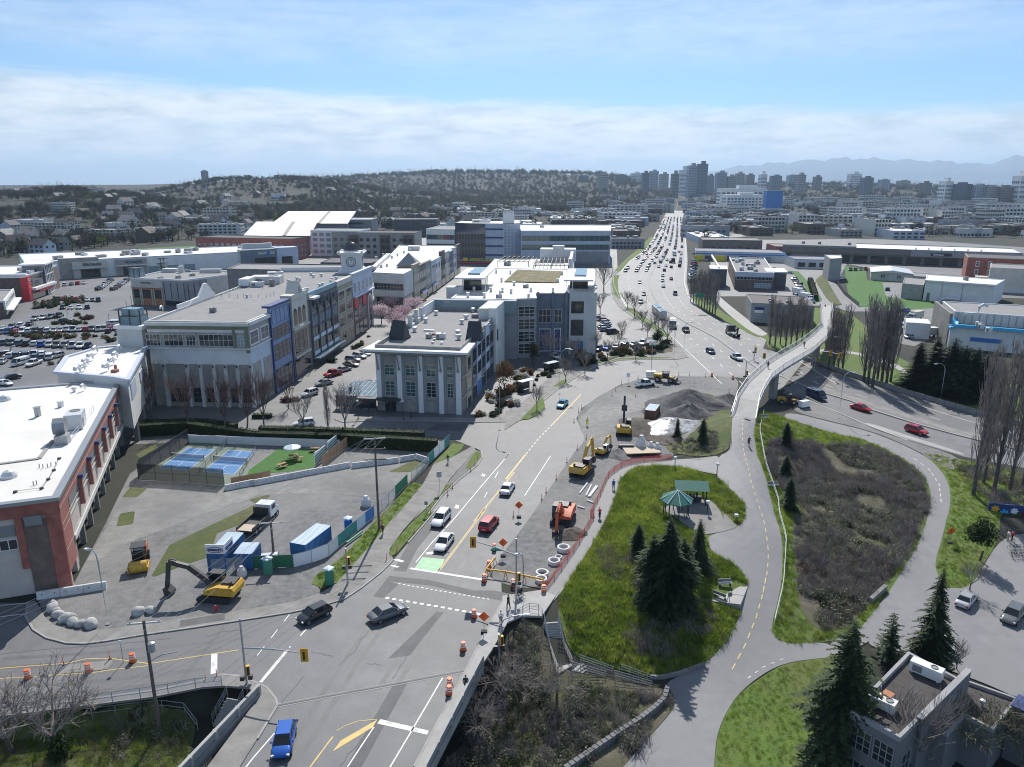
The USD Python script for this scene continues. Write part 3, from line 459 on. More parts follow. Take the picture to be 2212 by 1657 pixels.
for o,mm in((0,'asphalt_dark'),(9,'kerb_concrete'),(-9,'kerb_concrete')):wmark(0,[c2(165,1262+o),c2(1365,1040+o)],.10,mm,.026,name='expansion_joint')
for pts in([c2(905,430),c2(1130,452),c2(1420,520),c2(1560,522),c2(1665,545),c2(1640,592),c2(1400,552),c2(1150,490),c2(872,460)],[c2(775,560),c2(880,425),c2(905,430),c2(872,460),c2(940,482),c2(840,568)],[c2(905,395),c2(1000,220),c2(1180,10),c2(1240,30),c2(1060,250),c2(985,400)],[c2(905,1125),c2(1000,1110),c2(700,1657),c2(600,1657)],[c2(870,960),c2(1180,660),c2(1230,660),c2(1010,940)],[b2(1760,890),b2(1460,880),b2(1560,830),b2(1900,820)]):
 mark('road_patch',Polygon(pix(pts)).buffer(0),'asphalt_dark',fixed=.018)
cr=[]
for pts in([c2(745,785),c2(700,840),c2(660,905),c2(600,960),c2(555,1005)],[c2(1190,650),c2(1120,760),c2(990,940),c2(900,1090)],[c2(380,920),c2(520,945)],[c1(0,930),c1(250,905),c1(600,880),c1(1100,830)],[c1(1330,820),c1(1420,790),c1(1560,770)],[c2(740,990),c2(830,1000)],[c2(330,1070),c2(190,1240)],[c2(560,1650),c2(700,1480)]):
 p=np.array(pix(pts));q=[p[0]]
 for a,b in zip(p[:-1],p[1:]):
  for t in np.linspace(0,1,6)[1:]:q.append(a+(b-a)*t+np.array([RNG.uniform(-.12,.12),RNG.uniform(-.12,.12)]))
 cr.append(LineString(q).buffer(.035))
mark('road_crack',unary_union(cr),'asphalt_dark',fixed=.027)
def lerp_edges(t,lo=0,hi=None):
 L,R=LineString(pix(HW_L)),LineString(pix(HW_R)[::-1]);out=[]
 ys=np.array(pix(HW_L))[:,1]
 R_=np.array(pix(HW_R));L_=np.array(pix(HW_L));a,b=L_[np.argsort(L_[:,1])],R_[np.argsort(R_[:,1])]
 for y in np.concatenate([np.arange(178,420,8),np.arange(420,2300,60)]):
  out.append((np.interp(y,a[:,1],a[:,0])*(1-t)+np.interp(y,b[:,1],b[:,0])*t,y))
 return out
for t in(.03,.97):mark('lane_line',stroke(lerp_edges(t),.16),'paint_white',fixed=.03)
for t in(.2,.36,.64,.82):mark('lane_line',dashes(lerp_edges(t),.18,3,6),'paint_white',fixed=.03)
m=MB()
med=LineString(lerp_edges(.49)).buffer(.35,cap_style='flat')
for q in getattr(med,'geoms',[med]):m.prism(q,0,.2)
obj('median_kerb',m,'kerb_concrete',kind='structure')
for pts,w in(([b4(450,432),b4(560,432),b4(1000,560),b4(1350,680),b4(1690,790),b4(2209,930)],.18),([b4(170,560),b4(390,625),b4(860,825),b4(1220,965)],.14)):wmark('structure',pts,w,'paint_white',None)
mark('lane_line',dashes(Gs([b4(500,490),b4(900,610),b4(1350,745),b4(1690,860)]),.15,3,6),'paint_white',.045)
m=MB()
for q in[LineString([p[:2]for p in Gs([b4(150,425),b4(440,545),b4(760,640),b4(900,705),b4(1300,830),b4(1650,925),b4(2209,1060)])]).buffer(.3,cap_style='flat')]:m.prism(q,-4,.15)
v,f=m.arrays();v[:,2]=np.where(v[:,2]<-1,-.3,.22)+T(v[:,0],v[:,1]);obj('median_kerb',(v,f),'kerb_concrete',kind='structure')
sheet('median_strip',LineString([p[:2]for p in Gs([b4(450,505),b4(900,660),b4(1350,800),b4(1690,905),b4(2209,1035)])]).buffer(1.5,cap_style='flat'),'concrete_old',.04,cell=3.0)
sheet('outer_strip',Polygon([p[:2]for p in Gs([b4(850,828),b4(1220,955),b4(1700,1098),b4(1700,1075),b4(1220,925),b4(900,818)])]).buffer(0),'concrete',.05,cell=3.0)
for pts,w,on,off,mt in(([b3(2175,1620),b3(2085,1350),b3(2022,1100),b3(2002,950),b3(2008,800)],.12,1.1,1.0,'path_yellow'),([c3(1458,1035),c3(1545,870),c3(1612,700),c3(1652,560),c3(1678,430)],.14,1.1,.9,'path_yellow'),([c4(0,540),c4(28,400),c4(35,280),c4(20,150),c4(2,60)],.12,1.1,1.0,'path_yellow'),([b4(1508,1492),b4(1490,1340),b4(1400,1210),b4(1270,1120)],.11,1.2,1.1,'paint_white'),([c4(130,965),c4(0,1020),c3(1560,1090)],.10,.6,.8,'worn_white')):
 mark('path_line',dashes(Gs(pts),w,on,off),mt,.115)
rough('asphalt_worn',(.083,.085,.088),(.118,.12,.123),.4,7.0,.6,.3,.7,.2,14.0)
tw=[]
for pts in([c2(1290,100),c2(1130,330),c2(960,520),c2(620,1000),c2(330,1460),c2(180,1657)],[c2(1400,290),c2(1240,560),c2(1000,930),c2(860,1160)],[c1(0,990),c1(500,960),c1(1000,920),c1(1600,850)],[b3(330,900),b3(90,1240),b2(2000,1657),c2(1290,430)],[b3(1500,330),b3(1100,330),b3(800,430),b3(560,660),b3(300,900)],[c1(0,1180),c1(700,1130),c1(1300,1060)]):
 l=LineString(pix(pts))
 for o in(-.8,.8):tw.append(l.offset_curve(o).buffer(.28,cap_style='round'))
mark('tyre_track',unary_union(tw),'asphalt_worn',fixed=.0165)
rough('wall_white',(.62,.62,.60),(.70,.70,.68),.4,5.0,.75);rough('wall_cream',(.46,.44,.38),(.54,.52,.46),.4,5.0,.8);rough('wall_pale',(.50,.50,.48),(.60,.60,.58),.3,6.0,.8)
rough('wall_grey',(.25,.255,.26),(.31,.315,.32),.4,5.0,.75);rough('wall_dark',(.07,.075,.085),(.10,.105,.115),.5,5.0,.6);rough('wall_olive',(.16,.165,.11),(.19,.195,.14),.5,4.0,.8)
rough('wall_tan',(.33,.285,.20),(.40,.35,.25),.4,5.0,.8);rough('wall_stone',(.26,.25,.225),(.36,.345,.315),.6,7.0,.85);rough('wall_taupe',(.155,.135,.12),(.20,.18,.16),.5,6.0,.85)
rough('brick_red',(.235,.075,.055),(.34,.125,.095),.7,7.0,.85);rough('brick_brown',(.12,.085,.07),(.17,.13,.11),.8,7.0,.85);rough('brick_orange',(.36,.15,.07),(.45,.20,.10),.7,7.0,.85);rough('panel_red',(.27,.10,.08),(.335,.135,.11),.35,5.0,.75)
rough('wall_blue',(.14,.20,.33),(.18,.25,.39),.4,4.0,.5);rough('wall_slate',(.13,.155,.19),(.17,.195,.235),.4,4.0,.6);rough('wall_bluegrey',(.42,.47,.55),(.48,.53,.60),.3,4.0,.6)
rough('precast',(.44,.385,.34),(.53,.475,.425),.35,6.0,.8,.3,.7)
rough('roof_white',(.66,.66,.64),(.78,.78,.76),.12,8.0,.6,.35,.6,0.0,None,(.62,.60,.55),.05);rough('roof_grey',(.20,.20,.20),(.29,.29,.29),.5,9.0,.9,.3,.7,.3,12.0,(.24,.24,.238),.06)
rough('roof_brown',(.115,.10,.097),(.155,.14,.135),.5,8.0,.9,.3,.7,.3,12.0);rough('roof_turf',(.10,.11,.035),(.24,.19,.12),.35,8.0,.95);rough('roof_dark',(.07,.07,.075),(.11,.11,.115),.6,7.0,.85)
flat('trim_white',(.72,.72,.71),.5);flat('trim_grey',(.20,.205,.21),.5);flat('trim_dark',(.035,.038,.042),.5);flat('frame_white',(.65,.66,.66),.45);flat('metal_grey',(.33,.34,.35),.4,.6);flat('metal_pale',(.58,.59,.60),.4,.3)
flat('slate_roof',(.030,.034,.042),.55);flat('copper_green',(.06,.20,.17),.5);flat('sign_red',(.62,.04,.05),.5);flat('sign_navy',(.02,.04,.15),.5);flat('sign_yellow',(.75,.60,.03),.5);flat('sign_white',(.78,.78,.77),.5);flat('sign_black',(.02,.02,.022),.5);flat('sign_blue',(.03,.16,.42),.5);flat('sky_blue',(.05,.42,.72),.4);flat('sign_green',(.03,.25,.13),.5)
flat('glass_dark',(.016,.020,.024),.06,0.0,specular_ior_level=.7);flat('glass_blue',(.03,.05,.075),.05,0.0,specular_ior_level=.8);flat('glass_green',(.035,.075,.075),.05,0.0,specular_ior_level=.8);flat('glass_pale',(.20,.27,.30),.08,0.0,specular_ior_level=.8);flat('interior_dark',(.012,.012,.013),.9)
flat('awning_pale',(.50,.60,.68),.5);flat('awning_blue',(.05,.08,.22),.6);flat('dome_metal',(.10,.095,.10),.30,.7)
class Face:
 """A wall seen from outside, from its lower left corner p to its lower right corner q."""
 def __init__(s,p,q,z=0.0):
  s.p,s.q,s.z=np.array(p[:2],float),np.array(q[:2],float),z;s.L=np.linalg.norm(s.q-s.p);s.d=(s.q-s.p)/s.L;s.n=np.array([s.d[1],-s.d[0]]);s.a=math.atan2(s.d[1],s.d[0])
 def pt(s,x,z,d=0.0):o=s.p+s.d*x+s.n*d;return(o[0],o[1],s.z+z)
 def box(s,m,x0,x1,z0,z1,d0=-.05,d1=.05):
  o=s.p+s.d*(x0+x1)/2+s.n*(d0+d1)/2;return m.box(o[0],o[1],s.z+z0,x1-x0,d1-d0,z1-z0,s.a)
 def poly(s,m,pts,d0=-.05,d1=.05):
  """An outline drawn on the wall in (along, up), given thickness."""
  R=np.eye(4);R[:3,0]=(*s.d,0);R[:3,1]=(0,0,1);R[:3,2]=(*s.n,0);R[:3,3]=(*s.p,s.z)
  return m.prism(pts,d0,d1,R)
 def text(s,txt,x,z,h,parent,mat,name='sign_lettering',d=.06,bold=True,width=None):
  t=meshkit.text_mesh(txt,h,.08,bold);v=t.vertices.copy();w=v[:,0].max()
  if width:v[:,0]*=width/w
  o=np.array(s.pt(x,z,d));R=np.stack([np.r_[s.d,0],[0,0,1],np.r_[s.n,0]])
  return obj(name,(v@R+o,t.faces),mat,parent)
def out(F,d):
 """The same wall moved outwards."""
 return Face(F.p+F.n*d,F.q+F.n*d,F.z)
def window(F,par,x0,x1,z0,z1,nx=2,nz=2,glass='glass_dark',frame='frame_white',bar=.06,name='window',sur=None,rng=None):
 m=MB();F.box(m,x0,x1,z0,z1,-.08,.025);w=obj(name,m,glass,par)
 m=MB();b=bar
 for i in range(nx+1):c=x0+(x1-x0)*i/nx;F.box(m,max(c-b/2,x0-b),min(c+b/2,x1+b),z0-b,z1+b,-.08,.07)
 for j in range(nz+1):c=z0+(z1-z0)*j/nz;F.box(m,x0,x1,c-b/2,c+b/2,-.08,.065)
 obj('frame',m,frame,w)
 if sur:
  m=MB();t=.22;F.box(m,x0-t,x1+t,z1+b,z1+b+t,-.08,.12);F.box(m,x0-t,x1+t,z0-b-t,z0-b,-.08,.16);F.box(m,x0-t,x0-b,z0-b,z1+b,-.08,.1);F.box(m,x1+b,x1+t,z0-b,z1+b,-.08,.1);obj('surround',m,sur,w)
 return w
def panes(F,par,xs,zs,w,h,glass='glass_dark',name='windows'):
 """Windows too small in the view to be told apart singly: one part."""
 m=MB()
 for x in xs:
  for z in zs:F.box(m,x,x+w,z,z+h,-.1,.04)
 return obj(name,m,glass,par,kind='stuff')
def bands(F,par,zs,h,glass,x0=0,x1=None,name='window_band',mull=None):
 for z in zs:
  m=MB();F.box(m,x0,F.L if x1 is None else x1,z,z+h,-.1,.04);w=obj(name,m,glass,par)
  if mull:
   m=MB()
   for x in np.arange(x0,(F.L if x1 is None else x1)+.01,mull):F.box(m,x-.05,x+.05,z,z+h,-.1,.09)
   obj('mullions',m,'metal_grey',w)
def mass(par,foot,h,wall,roof,par_h=.6,t=.3,z0=0.0,cap=None,base=True):
 pg=foot if isinstance(foot,Polygon)else Polygon([p[:2]for p in foot]);inn=pg.buffer(-t,join_style='mitre')
 m=MB();m.prism(pg,z0-(1.5 if base else 0),h-par_h);w=obj('wall',m,wall,par)
 m=MB();m.prism(pg.difference(inn),h-par_h,h);obj('parapet',m,cap or wall,par)
 m=MB();m.prism(inn,h-par_h-.05,h-par_h+.03);r=obj('roof',m,roof,par)
 return w,r
def hvac(par,x,y,z,sx=2.4,sy=1.6,sz=1.3,rz=0.0,mat='metal_pale'):
 m=MB();m.box(x,y,z+.12,sx,sy,sz,rz);c,q=math.cos(rz),math.sin(rz)
 for k in(-.4,.4):m.box(x+c*sx*k,y+q*sx*k,z,.15,sy,.12,rz)
 u=obj('rooftop_unit',m,mat,par);m=MB();m.lathe([(sy*.32,0),(sy*.32,.08),(sy*.27,.08),(sy*.27,.02)],10,(x+c*sx*.22,y+q*sx*.22,z+.12+sz));obj('fan',m,'trim_grey',u)
 m=MB();m.box(x-q*0-c*sx*.25,y-q*sx*.25,z+.3,sx*.3,sy+.04,sz*.6,rz);obj('louvre',m,'trim_grey',u);return u
def vent(par,x,y,z,r=.35,h=.7,kind='turbine'):
 m=MB()
 if kind=='turbine':m.lathe([(r*.55,0),(r*.55,h*.45),(r*.9,h*.55),(r,h*.75),(r*.8,h*.93),(0.02,h)],10,(x,y,z))
 elif kind=='goose':m.tube([(x,y,z),(x,y,z+h),(x-.1,y-r*.8,z+h*1.35),(x-.1,y-r*2,z+h*1.25),(x-.1,y-r*2.3,z+h*.9)],r*.5,8)
 else:m.box(x,y,z,r*1.5,r*1.5,h);m.box(x,y,z+h,r*2,r*2,.1)
 return obj('roof_vent',m,'metal_pale' if kind!='pipe' else 'metal_grey',par)
hit=lambda u,v,p,d:(lambda r:p+d*((r[0]*p[1]-r[1]*p[0])/(r[1]*d[0]-r[0]*d[1])))(ray(u,v))
def along(F,u,v):return float(np.dot(hit(u,v,F.p,F.d)-F.p,F.d))
m1=zo(280,650,2209/400);m2=zo(620,620,2012/340);m3=zo(880,640,2209/400);m4=zo(1040,520,2212/480);m5=zo(0,580,2209/400);m6=zo(560,500,2212/500);k1=zo(0,830,2209/380);k2=zo(0,1080,2209/380);k3=zo(860,800,2209/400);k4=zo(1700,560,2209/400);k5=zo(2111,560,2209/400);k6=zo(1980,1520,2212/531)
bk=thing('office_block','three storey pale office block with wide white eaves and two dark mansard gables','building',None)
FL,FR,RR,RL=(-29.8,156.0),(-11.0,153.0),(-2.6,204.0),(-22.2,206.5)
mass(bk,[FL,FR,RR,RL],14.9,'wall_stone','roof_grey',.9)
F=Face(FL,FR)
S=Polygon([P(*m3(45,1190),14.3),P(*m3(1470,1240),14.3),P(*m3(1580,1100),14.3),P(*m3(270,1070),14.3)])
m=MB();m.prism(S.difference(Polygon([FL,FR,RR,RL]).buffer(-.1)),13.75,14.25);obj('eaves',m,'trim_white',bk)
m=MB();m.prism(S.buffer(-.25,join_style='mitre').difference(Polygon([FL,FR,RR,RL]).buffer(-.1)),13.35,13.74);obj('soffit',m,'trim_grey',bk)
cols=[.2,4.9,9.6,14.2,18.0]
for x in cols:
 m=MB();F.box(m,x,x+1.05,2.2 if x<6 else 0,12.9,-.1,.55);c=obj('column',m,'trim_white',bk)
 m=MB();m.beam(F.pt(x+.5,10.0,.6),F.pt(x+.5,13.5,1.75),.22,.22);F.box(m,x+.3,x+.75,9.5,10.0,.5,.8);obj('bracket',m,'trim_grey',c)
for i in range(4):
 x0,x1=cols[i]+1.05,cols[i+1];w=x1-x0
 m=MB();F.box(m,x0,x0+.55,0,12.6,-.1,.18);F.box(m,x1-.55,x1,0,12.6,-.1,.18);F.box(m,x0+.55,x1-.55,11.7,12.6,-.1,.16);obj('bay_surround',m,'wall_grey',bk)
 window(F,bk,x0+.75,x1-.75,8.2,10.6,2,3,'glass_green');window(F,bk,x0+.75,x1-.75,3.6,6.8,2,4,'glass_dark' if i==2 else 'glass_green')
 m=MB()
 for z in(7.3,2.7):F.box(m,x0+.8,x0+2.0,z,z+.2,-.05,.06)
 if i in(1,2):obj('grille',m,'trim_grey',bk)
m=MB();F.box(m,1.5,4.5,0,2.4,-.1,.05);d=obj('entrance_door',m,'glass_dark',bk);m=MB();[F.box(m,x,x+.08,0,2.45,-.1,.1)for x in(1.45,2.95,4.45)];F.box(m,1.45,4.5,2.4,2.5,-.1,.1);obj('frame',m,'metal_grey',d)
m=MB();F.box(m,-4.2,5.6,2.75,3.15,.3,1.9);obj('canopy',m,'trim_dark',bk)
for(u0,u1,tip)in(((395,1060),(605,1075),(440,850)),((1440,1080),(1650,1085),(1480,870))):
 p,q=np.array(P(*m3(*u0),14.1)),np.array(P(*m3(*u1),14.1));d=q-p;n=np.array([-d[1],d[0]])/np.linalg.norm(d)*4.0
 a,b,c,e=p,q,q+n,p+n;r=lambda o,z:(o[0],o[1],z);g0,g1=p+n*.35+d*.16,q+n*.35-d*.02
 m=MB();v=[r(a,14.0),r(b,14.0),r(c,14.0),r(e,14.0),r(g0,18.4),r(g1,18.4)];m.add(v,[(0,1,5),(0,5,4),(1,2,5),(2,3,4),(2,4,5),(3,0,4)]);obj('gable_roof',m,'slate_roof',bk)
R=Face(FR,RR);H=13.6
m=MB();R.box(m,0,4.2,0,H,-.1,.12);obj('stone_bay',m,'wall_taupe',bk)
m=MB();R.box(m,4.2,9.5,0,H-1,-.1,.3);obj('tan_bay',m,'wall_tan',bk)
m=MB();ar=[(5.2,0),(8.6,0),(8.6,5.2)]+[(6.9+1.7*math.cos(t),5.2+1.9*math.sin(t))for t in np.linspace(0,math.pi,9)[1:-1]]+[(5.2,5.2)];R.poly(m,ar,-.05,.34);obj('arched_doorway',m,'glass_dark',bk)
window(out(R,.3),bk,5.6,8.2,8.6,11.2,2,2,'glass_dark','trim_dark')
m=MB();[R.box(m,0,9.5,z,z+.35,-.1,.45)for z in(3.4,8.0)];obj('string_course',m,'wall_stone',bk)
for k,x in enumerate(np.arange(10.5,36,5.2)):
 m=MB();R.box(m,x,x+4.9,0,H+(1.2 if k%2 else.3),-.1,.25);bay=obj('bay',m,'wall_slate' if k%2==0 else 'wall_bluegrey',bk)
 for z in(1.0,5.0,9.0):window(out(R,.25),bk,x+.7,x+4.2,z,z+2.8,2,2,'glass_dark','trim_dark')if z>1 else None
 m=MB();R.box(m,x+.3,x+4.6,.2,3.2,.2,.3);obj('shopfront',m,'glass_dark' if k!=1 else 'sign_blue',bk)
m=MB();R.box(m,38,R.L,0,17.0,-4,.5);obj('corner_tower',m,'wall_pale',bk);window(out(R,.5),bk,40,41.6,8,11,1,2,'glass_dark','trim_dark')
m=MB();R.box(m,36.5,39,13,17.4,-1,.9);obj('corner_tower',m,'trim_white',bk)
Rr=Face((-22.3,206.2),(1.1,203.6));m=MB();Rr.box(m,0,Rr.L,13.5,16.9,-.4,0);obj('screen_wall',m,'glass_pale',bk);m=MB();Rr.box(m,-.1,Rr.L+.1,16.9,17.15,-.5,.1);obj('coping',m,'trim_white',bk)
Lf=Face(RL,FL);m=MB();Lf.box(m,0,11.5,13.5,16.9,-.4,0);obj('screen_wall',m,'wall_white',bk)
for x,z in((13.5,16.4),(18.5,16.6),(24,16.2)):
 m=MB();Lf.box(m,x,x+2.4,13.5,z-1.4,-1.4,0.1);Lf.box(m,x+1.2,x+2.0,z-1.4,z+.8,-1.1,-.1);obj('parapet_pier',m,'wall_pale',bk)
for(x,y)in((905,830),(755,955),(1395,850),(1450,785),(1340,1000),(1350,1060),(660,1035),(1045,730),(1545,690),(1640,715)):p=P(*m3(x,y),14.1);vent(bk,*p,14.02,.75,1.3)
for(x,y)in((1000,1115),(1120,1120),(1020,1075)):p=P(*m3(x,y),14.1);vent(bk,*p,14.02,.4,.5)
hvac(bk,*P(*m3(1110,1045),14.1),14.02,2.2,1.4,1.1,-.15);hvac(bk,*P(*m3(950,1040),14.1),14.02,1.3,1.1,.9,-.15,'metal_grey');m=MB();a,b=P(*m3(985,1030),14.1),P(*m3(1075,1025),14.1);m.beam((*a,14.7),(*b,14.7),.5,.5);obj('duct',m,'panel_red',bk)
hvac(bk,*P(*m3(1590,765),14.1),14.02,2.4,1.2,.9,-.15,'trim_grey')
m=MB();p=P(*m3(950,945),14.1);m.box(*p,14.02,2.4,1.0,.35,-.15);obj('skylight',m,'trim_white',bk)
vg=thing('veranda','single storey glazed cafe veranda with pale glass roof and red fringe at the office corner','annexe',None)
a,b=np.array(FL)+(-.2,0),np.array(FL)+(-9.5,1.6)
Vf=Face(b,a);m=MB();m.quad(Vf.pt(0,3.0,.3),Vf.pt(Vf.L,3.0,.3),Vf.pt(Vf.L,4.4,-7.5),Vf.pt(1.5,4.4,-7.5));v,f=m.arrays();m.add(v+(0,0,.12),f[:,::-1]);obj('glass_roof',m,'glass_pale',vg)
m=MB();[m.beam(Vf.pt(x,3.16,.3),Vf.pt(x*.85+1.4,4.56,-7.5),.08)for x in np.linspace(0,Vf.L,9)];[m.beam(Vf.pt(1.5*t,3.1+1.4*t,.3-7.8*t),Vf.pt(Vf.L,3.1+1.4*t,.3-7.8*t),.07)for t in(0.02,.33,.66,.98)];obj('glazing_bars',m,'trim_white',vg)
m=MB();Vf.box(m,0,Vf.L,2.55,3.0,.2,.45);obj('fascia',m,'trim_dark',vg)
for x in np.linspace(.1,Vf.L-.1,6):m=MB();Vf.box(m,x-.08,x+.08,0,2.55,.1,.3);obj('post',m,'trim_dark',vg)
for x in np.linspace(.1,Vf.L-.1,6)[:-1]:m=MB();Vf.box(m,x+.1,x+(Vf.L-.2)/5-.1,.4,2.5,.12,.16);obj('window',m,'glass_dark',vg)
m=MB();rg=random.Random(3);[m.box(*Vf.pt(x,2.95,.45),.16,.16,.18+rg.random()*.15,rg.random())for x in np.linspace(.2,Vf.L-.2,34)];obj('flower_fringe',m,'brick_red',vg)
m=MB();m.box(*Vf.pt(2.6,3.6,-2.0),.6,.6,.9);obj('flue',m,'trim_dark',vg)
bb=thing('shopping_block','long four storey shopping block with patchwork facades and a broad grey flat roof','building',None)
FL,FR,RR,RL=(-80.5,159.5),(-57.8,158.2),(-49.5,258.0),(-80.2,257.0);H=19.5
mass(bb,[FL,FR,RR,RL],H,'wall_stone','roof_grey',.55,.45,cap='wall_pale')
F=Face(FL,FR)
m=MB();F.box(m,-.3,F.L+.3,H-1.0,H-.25,-.1,.55);obj('cornice',m,'wall_pale',bb);m=MB();F.box(m,0,F.L,H-1.75,H-1.0,-.1,.2);obj('frieze',m,'wall_olive',bb);m=MB();F.box(m,-.1,F.L+.2,13.2,13.6,-.1,.35);F.box(m,0,F.L,14.1+2.9,17.6,-.1,.1);obj('string_course',m,'wall_pale',bb)
m=MB();F.box(m,0,F.L,9.8,13.2,-.1,.06);obj('upper_wall',m,'wall_white',bb)
x=lambda u,vv=960:along(F,*m1(u,vv))
for(u0,u1,nx)in((430,620,4),(670,925,4),(970,1095,3),(1145,1605,7)):window(F,bb,x(u0),x(u1),13.95,16.5,nx,2,'glass_dark')
window(F,bb,x(1665),x(1780),13.95,16.3,3,3,'glass_pale')
m=MB();F.box(m,x(1605),x(1640),13.4,17.6,-.1,.25);F.box(m,F.L-.7,F.L+.1,12.5,H-1.0,-.1,.3);obj('olive_pier',m,'wall_olive',bb)
us=[650,960,1140,1320,1480,1640,1820]
xs=[along(F,*m1(u,1250))for u in us]
for q in xs:m=MB();F.box(m,q,q+.75,0,9.8,-.1,.55);c=obj('pilaster',m,'wall_pale',bb);m=MB();F.box(m,q+.2,q+.5,9.2,9.7,.5,.8);obj('wall_lamp',m,'trim_dark',c)
for i in range(len(xs)-1):
 m=MB();F.box(m,xs[i]+.85,xs[i+1]-.1,4.6,9.6,-.1,.1);obj('infill_panel',m,'wall_stone',bb);window(F,bb,xs[i]+1.0,xs[i+1]-.25,1.0,4.3,2,3,'glass_dark','trim_grey')
for(u,v)in((770,840),(800,1115),(840,1395),(1700,860),(1725,1145),(1770,1420)):
 q=along(F,*m1(u,v));z=EYE+ray(*m1(u,v))[2]*(hit(*m1(u,v),F.p,F.d)[1]/ray(*m1(u,v))[1]);m=MB();F.box(m,q-.45,q+.45,z-.14,z+.14,-.05,.08);obj('grille',m,'wall_taupe',bb)
tw=[(-88.2,161.2),(-82.0,160.0),(-81.2,165),(-87.4,166.2)]
m=MB();m.prism(tw,-1,17.4);obj('stair_tower',m,'wall_pale',bb);m=MB();m.prism(Polygon(tw).buffer(.4,join_style='mitre'),17.4,18.2);obj('tower_cap',m,'trim_white',bb)
m=MB();c=Polygon(tw).centroid;m.box(c.x-.3,c.y,18.2,4.6,3.4,1.9,-.2);lan=obj('roof_lantern',m,'glass_pale',bb);m=MB();m.box(c.x-.3,c.y,20.1,3.6,2.8,1.6,-.2);obj('upper_lantern',m,'glass_pale',bb)
m=MB();[m.box(c.x-.3+sx*2.3,c.y+sy*1.7,18.2,.2,.2,3.3,-.2)for sx in(-1,0,1)for sy in(-1,1)];m.box(c.x-.3,c.y,20.05,4.8,3.6,.12,-.2);obj('lantern_frame',m,'trim_dark',lan)
m=MB();[m.tube([(c.x-1.5+i*.9,c.y+(i%2)*.6,21.6),(c.x-1.5+i*.9,c.y+(i%2)*.6,23.4+(i*7%3))],.05,4)for i in range(5)];obj('antenna',m,'trim_dark',bb,kind='stuff')
Lf=Face(RL,FL);m=MB();Lf.box(m,70,82,H-.2,H+1.0,-.3,.05);Lf.poly(m,[(60,H),(76,H),(74,H+1),(70,H+1.2),(66,H+4.0),(64.5,H+4.0),(61,H+1.2),(60,H+1)],-.5,.1);obj('gable_parapet',m,'trim_white',bb);m=MB();Lf.box(m,33,40,H-.2,H+1.9,-2.4,.4);obj('parapet_block',m,'trim_white',bb)
R=Face(FR,RR);e=[along(R,*m2(u,560))for u in(0,195,500,790,1205,1430)];e=[0,*e[1:],R.L]
def bay(i,wall,top,d=.25,name='facade'):m=MB();R.box(m,e[i]+.1,e[i+1]-.1,0,top,-.3,d);return obj(name,m,wall,bb)
m=MB();R.box(m,0,e[1],H-1.0,H-.2,-.1,.5);R.box(m,0,e[1],13.2,13.6,-.1,.3);obj('cornice',m,'wall_pale',bb);m=MB();R.box(m,0,e[1],5,13.1,-.1,.05);obj('upper_wall',m,'wall_bluegrey',bb)
for k in range(2):w=e[1]/2;window(R,bb,w*k+.8,w*k+w-.9,14.2,16.9,2,2,'glass_blue',sur='trim_white');m=MB();R.box(m,w*k+.7,w*k+w-.7,4.8,9.8,-.1,.12);obj('infill_panel',m,'wall_stone',bb);window(R,bb,w*k+1,w*k+w-1,1,4,2,2,'glass_dark','trim_grey')
bay(1,'wall_blue',H+1.2);w=e[2]-e[1];m=MB();R.box(m,e[1],e[2],H+1.0,H+1.5,-1.5,.6);R.box(m,e[1]-.1,e[1]+.25,0,H,.2,.5);R.box(m,e[2]-.5,e[2]-.2,0,H,.2,.5);obj('blue_fin',m,'sign_navy',bb)
for z0,z1,g in((16.4,19.8,'wall_blue'),(12.6,15.6,'glass_dark'),(7.6,11.4,'glass_dark'),(.8,5.4,'glass_dark')):window(out(R,.25),bb,e[1]+1.2,e[2]-1.3,z0,z1,4,1 if z0>16 else 3,g,'sign_navy')
bay(2,'wall_taupe',H+.2);w=e[3]-e[2];a0,a1=e[2]+.8,e[3]-2.2
m=MB();R.box(m,a0,a1,13.2,H+1.0,-.1,.5);mid=(a0+a1)/2;R.poly(m,[(a0-.4,H+.8),(a1+.4,H+.8),(a1+.4,H+2.0),(mid+2.2,H+2.2),(mid,H+5.0),(mid-2.2,H+2.2),(a0-.4,H+2.0)],-2.2,.75);R.box(m,a0-.3,a1+.3,12.6,13.2,-.1,.9);R.box(m,a0,a1,5.2,5.9,-.1,.8);obj('pediment_front',m,'wall_cream',bb)
m=MB();R.poly(m,[(mid-1.3,H+2.2),(mid+1.3,H+2.2),(mid,H+3.9)],.7,.82);obj('pediment_panel',m,'wall_stone',bb)
for k in range(3):
 q=a0+.8+k*(a1-a0-1.6)/3;ww=(a1-a0-1.6)/3-.7
 m=MB();R.poly(m,[(q,13.7),(q+ww,13.7),(q+ww,16.6)]+[(q+ww/2+ww/2*math.cos(t),16.6+ww*.6*math.sin(t))for t in np.linspace(0,math.pi,7)[1:-1]]+[(q,16.6)],.4,.56);obj('arched_window',m,'glass_dark',bb)
 window(out(R,.4),bb,q,q+ww,6.5,11.6,1,3,'glass_dark','trim_dark')
m=MB();R.box(m,a0,a1,6.0,12.5,-.1,.38);obj('balcony_wall',m,'wall_tan',bb);m=MB();R.box(m,a0,a1,.5,4.8,.2,.4);obj('shopfront',m,'glass_dark',bb)
bay(3,'wall_dark',H-.6,.3);m=MB();R.box(m,e[3],e[4],H-.3,H+.9,-.6,.3);obj('screen_wall',m,'glass_pale',bb);m=MB();R.box(m,e[3],e[3]+4.5,H-.9,H-.4,-.2,1.8);obj('eaves',m,'trim_white',bb)
nb=4;w=(e[4]-e[3]-.8)/nb
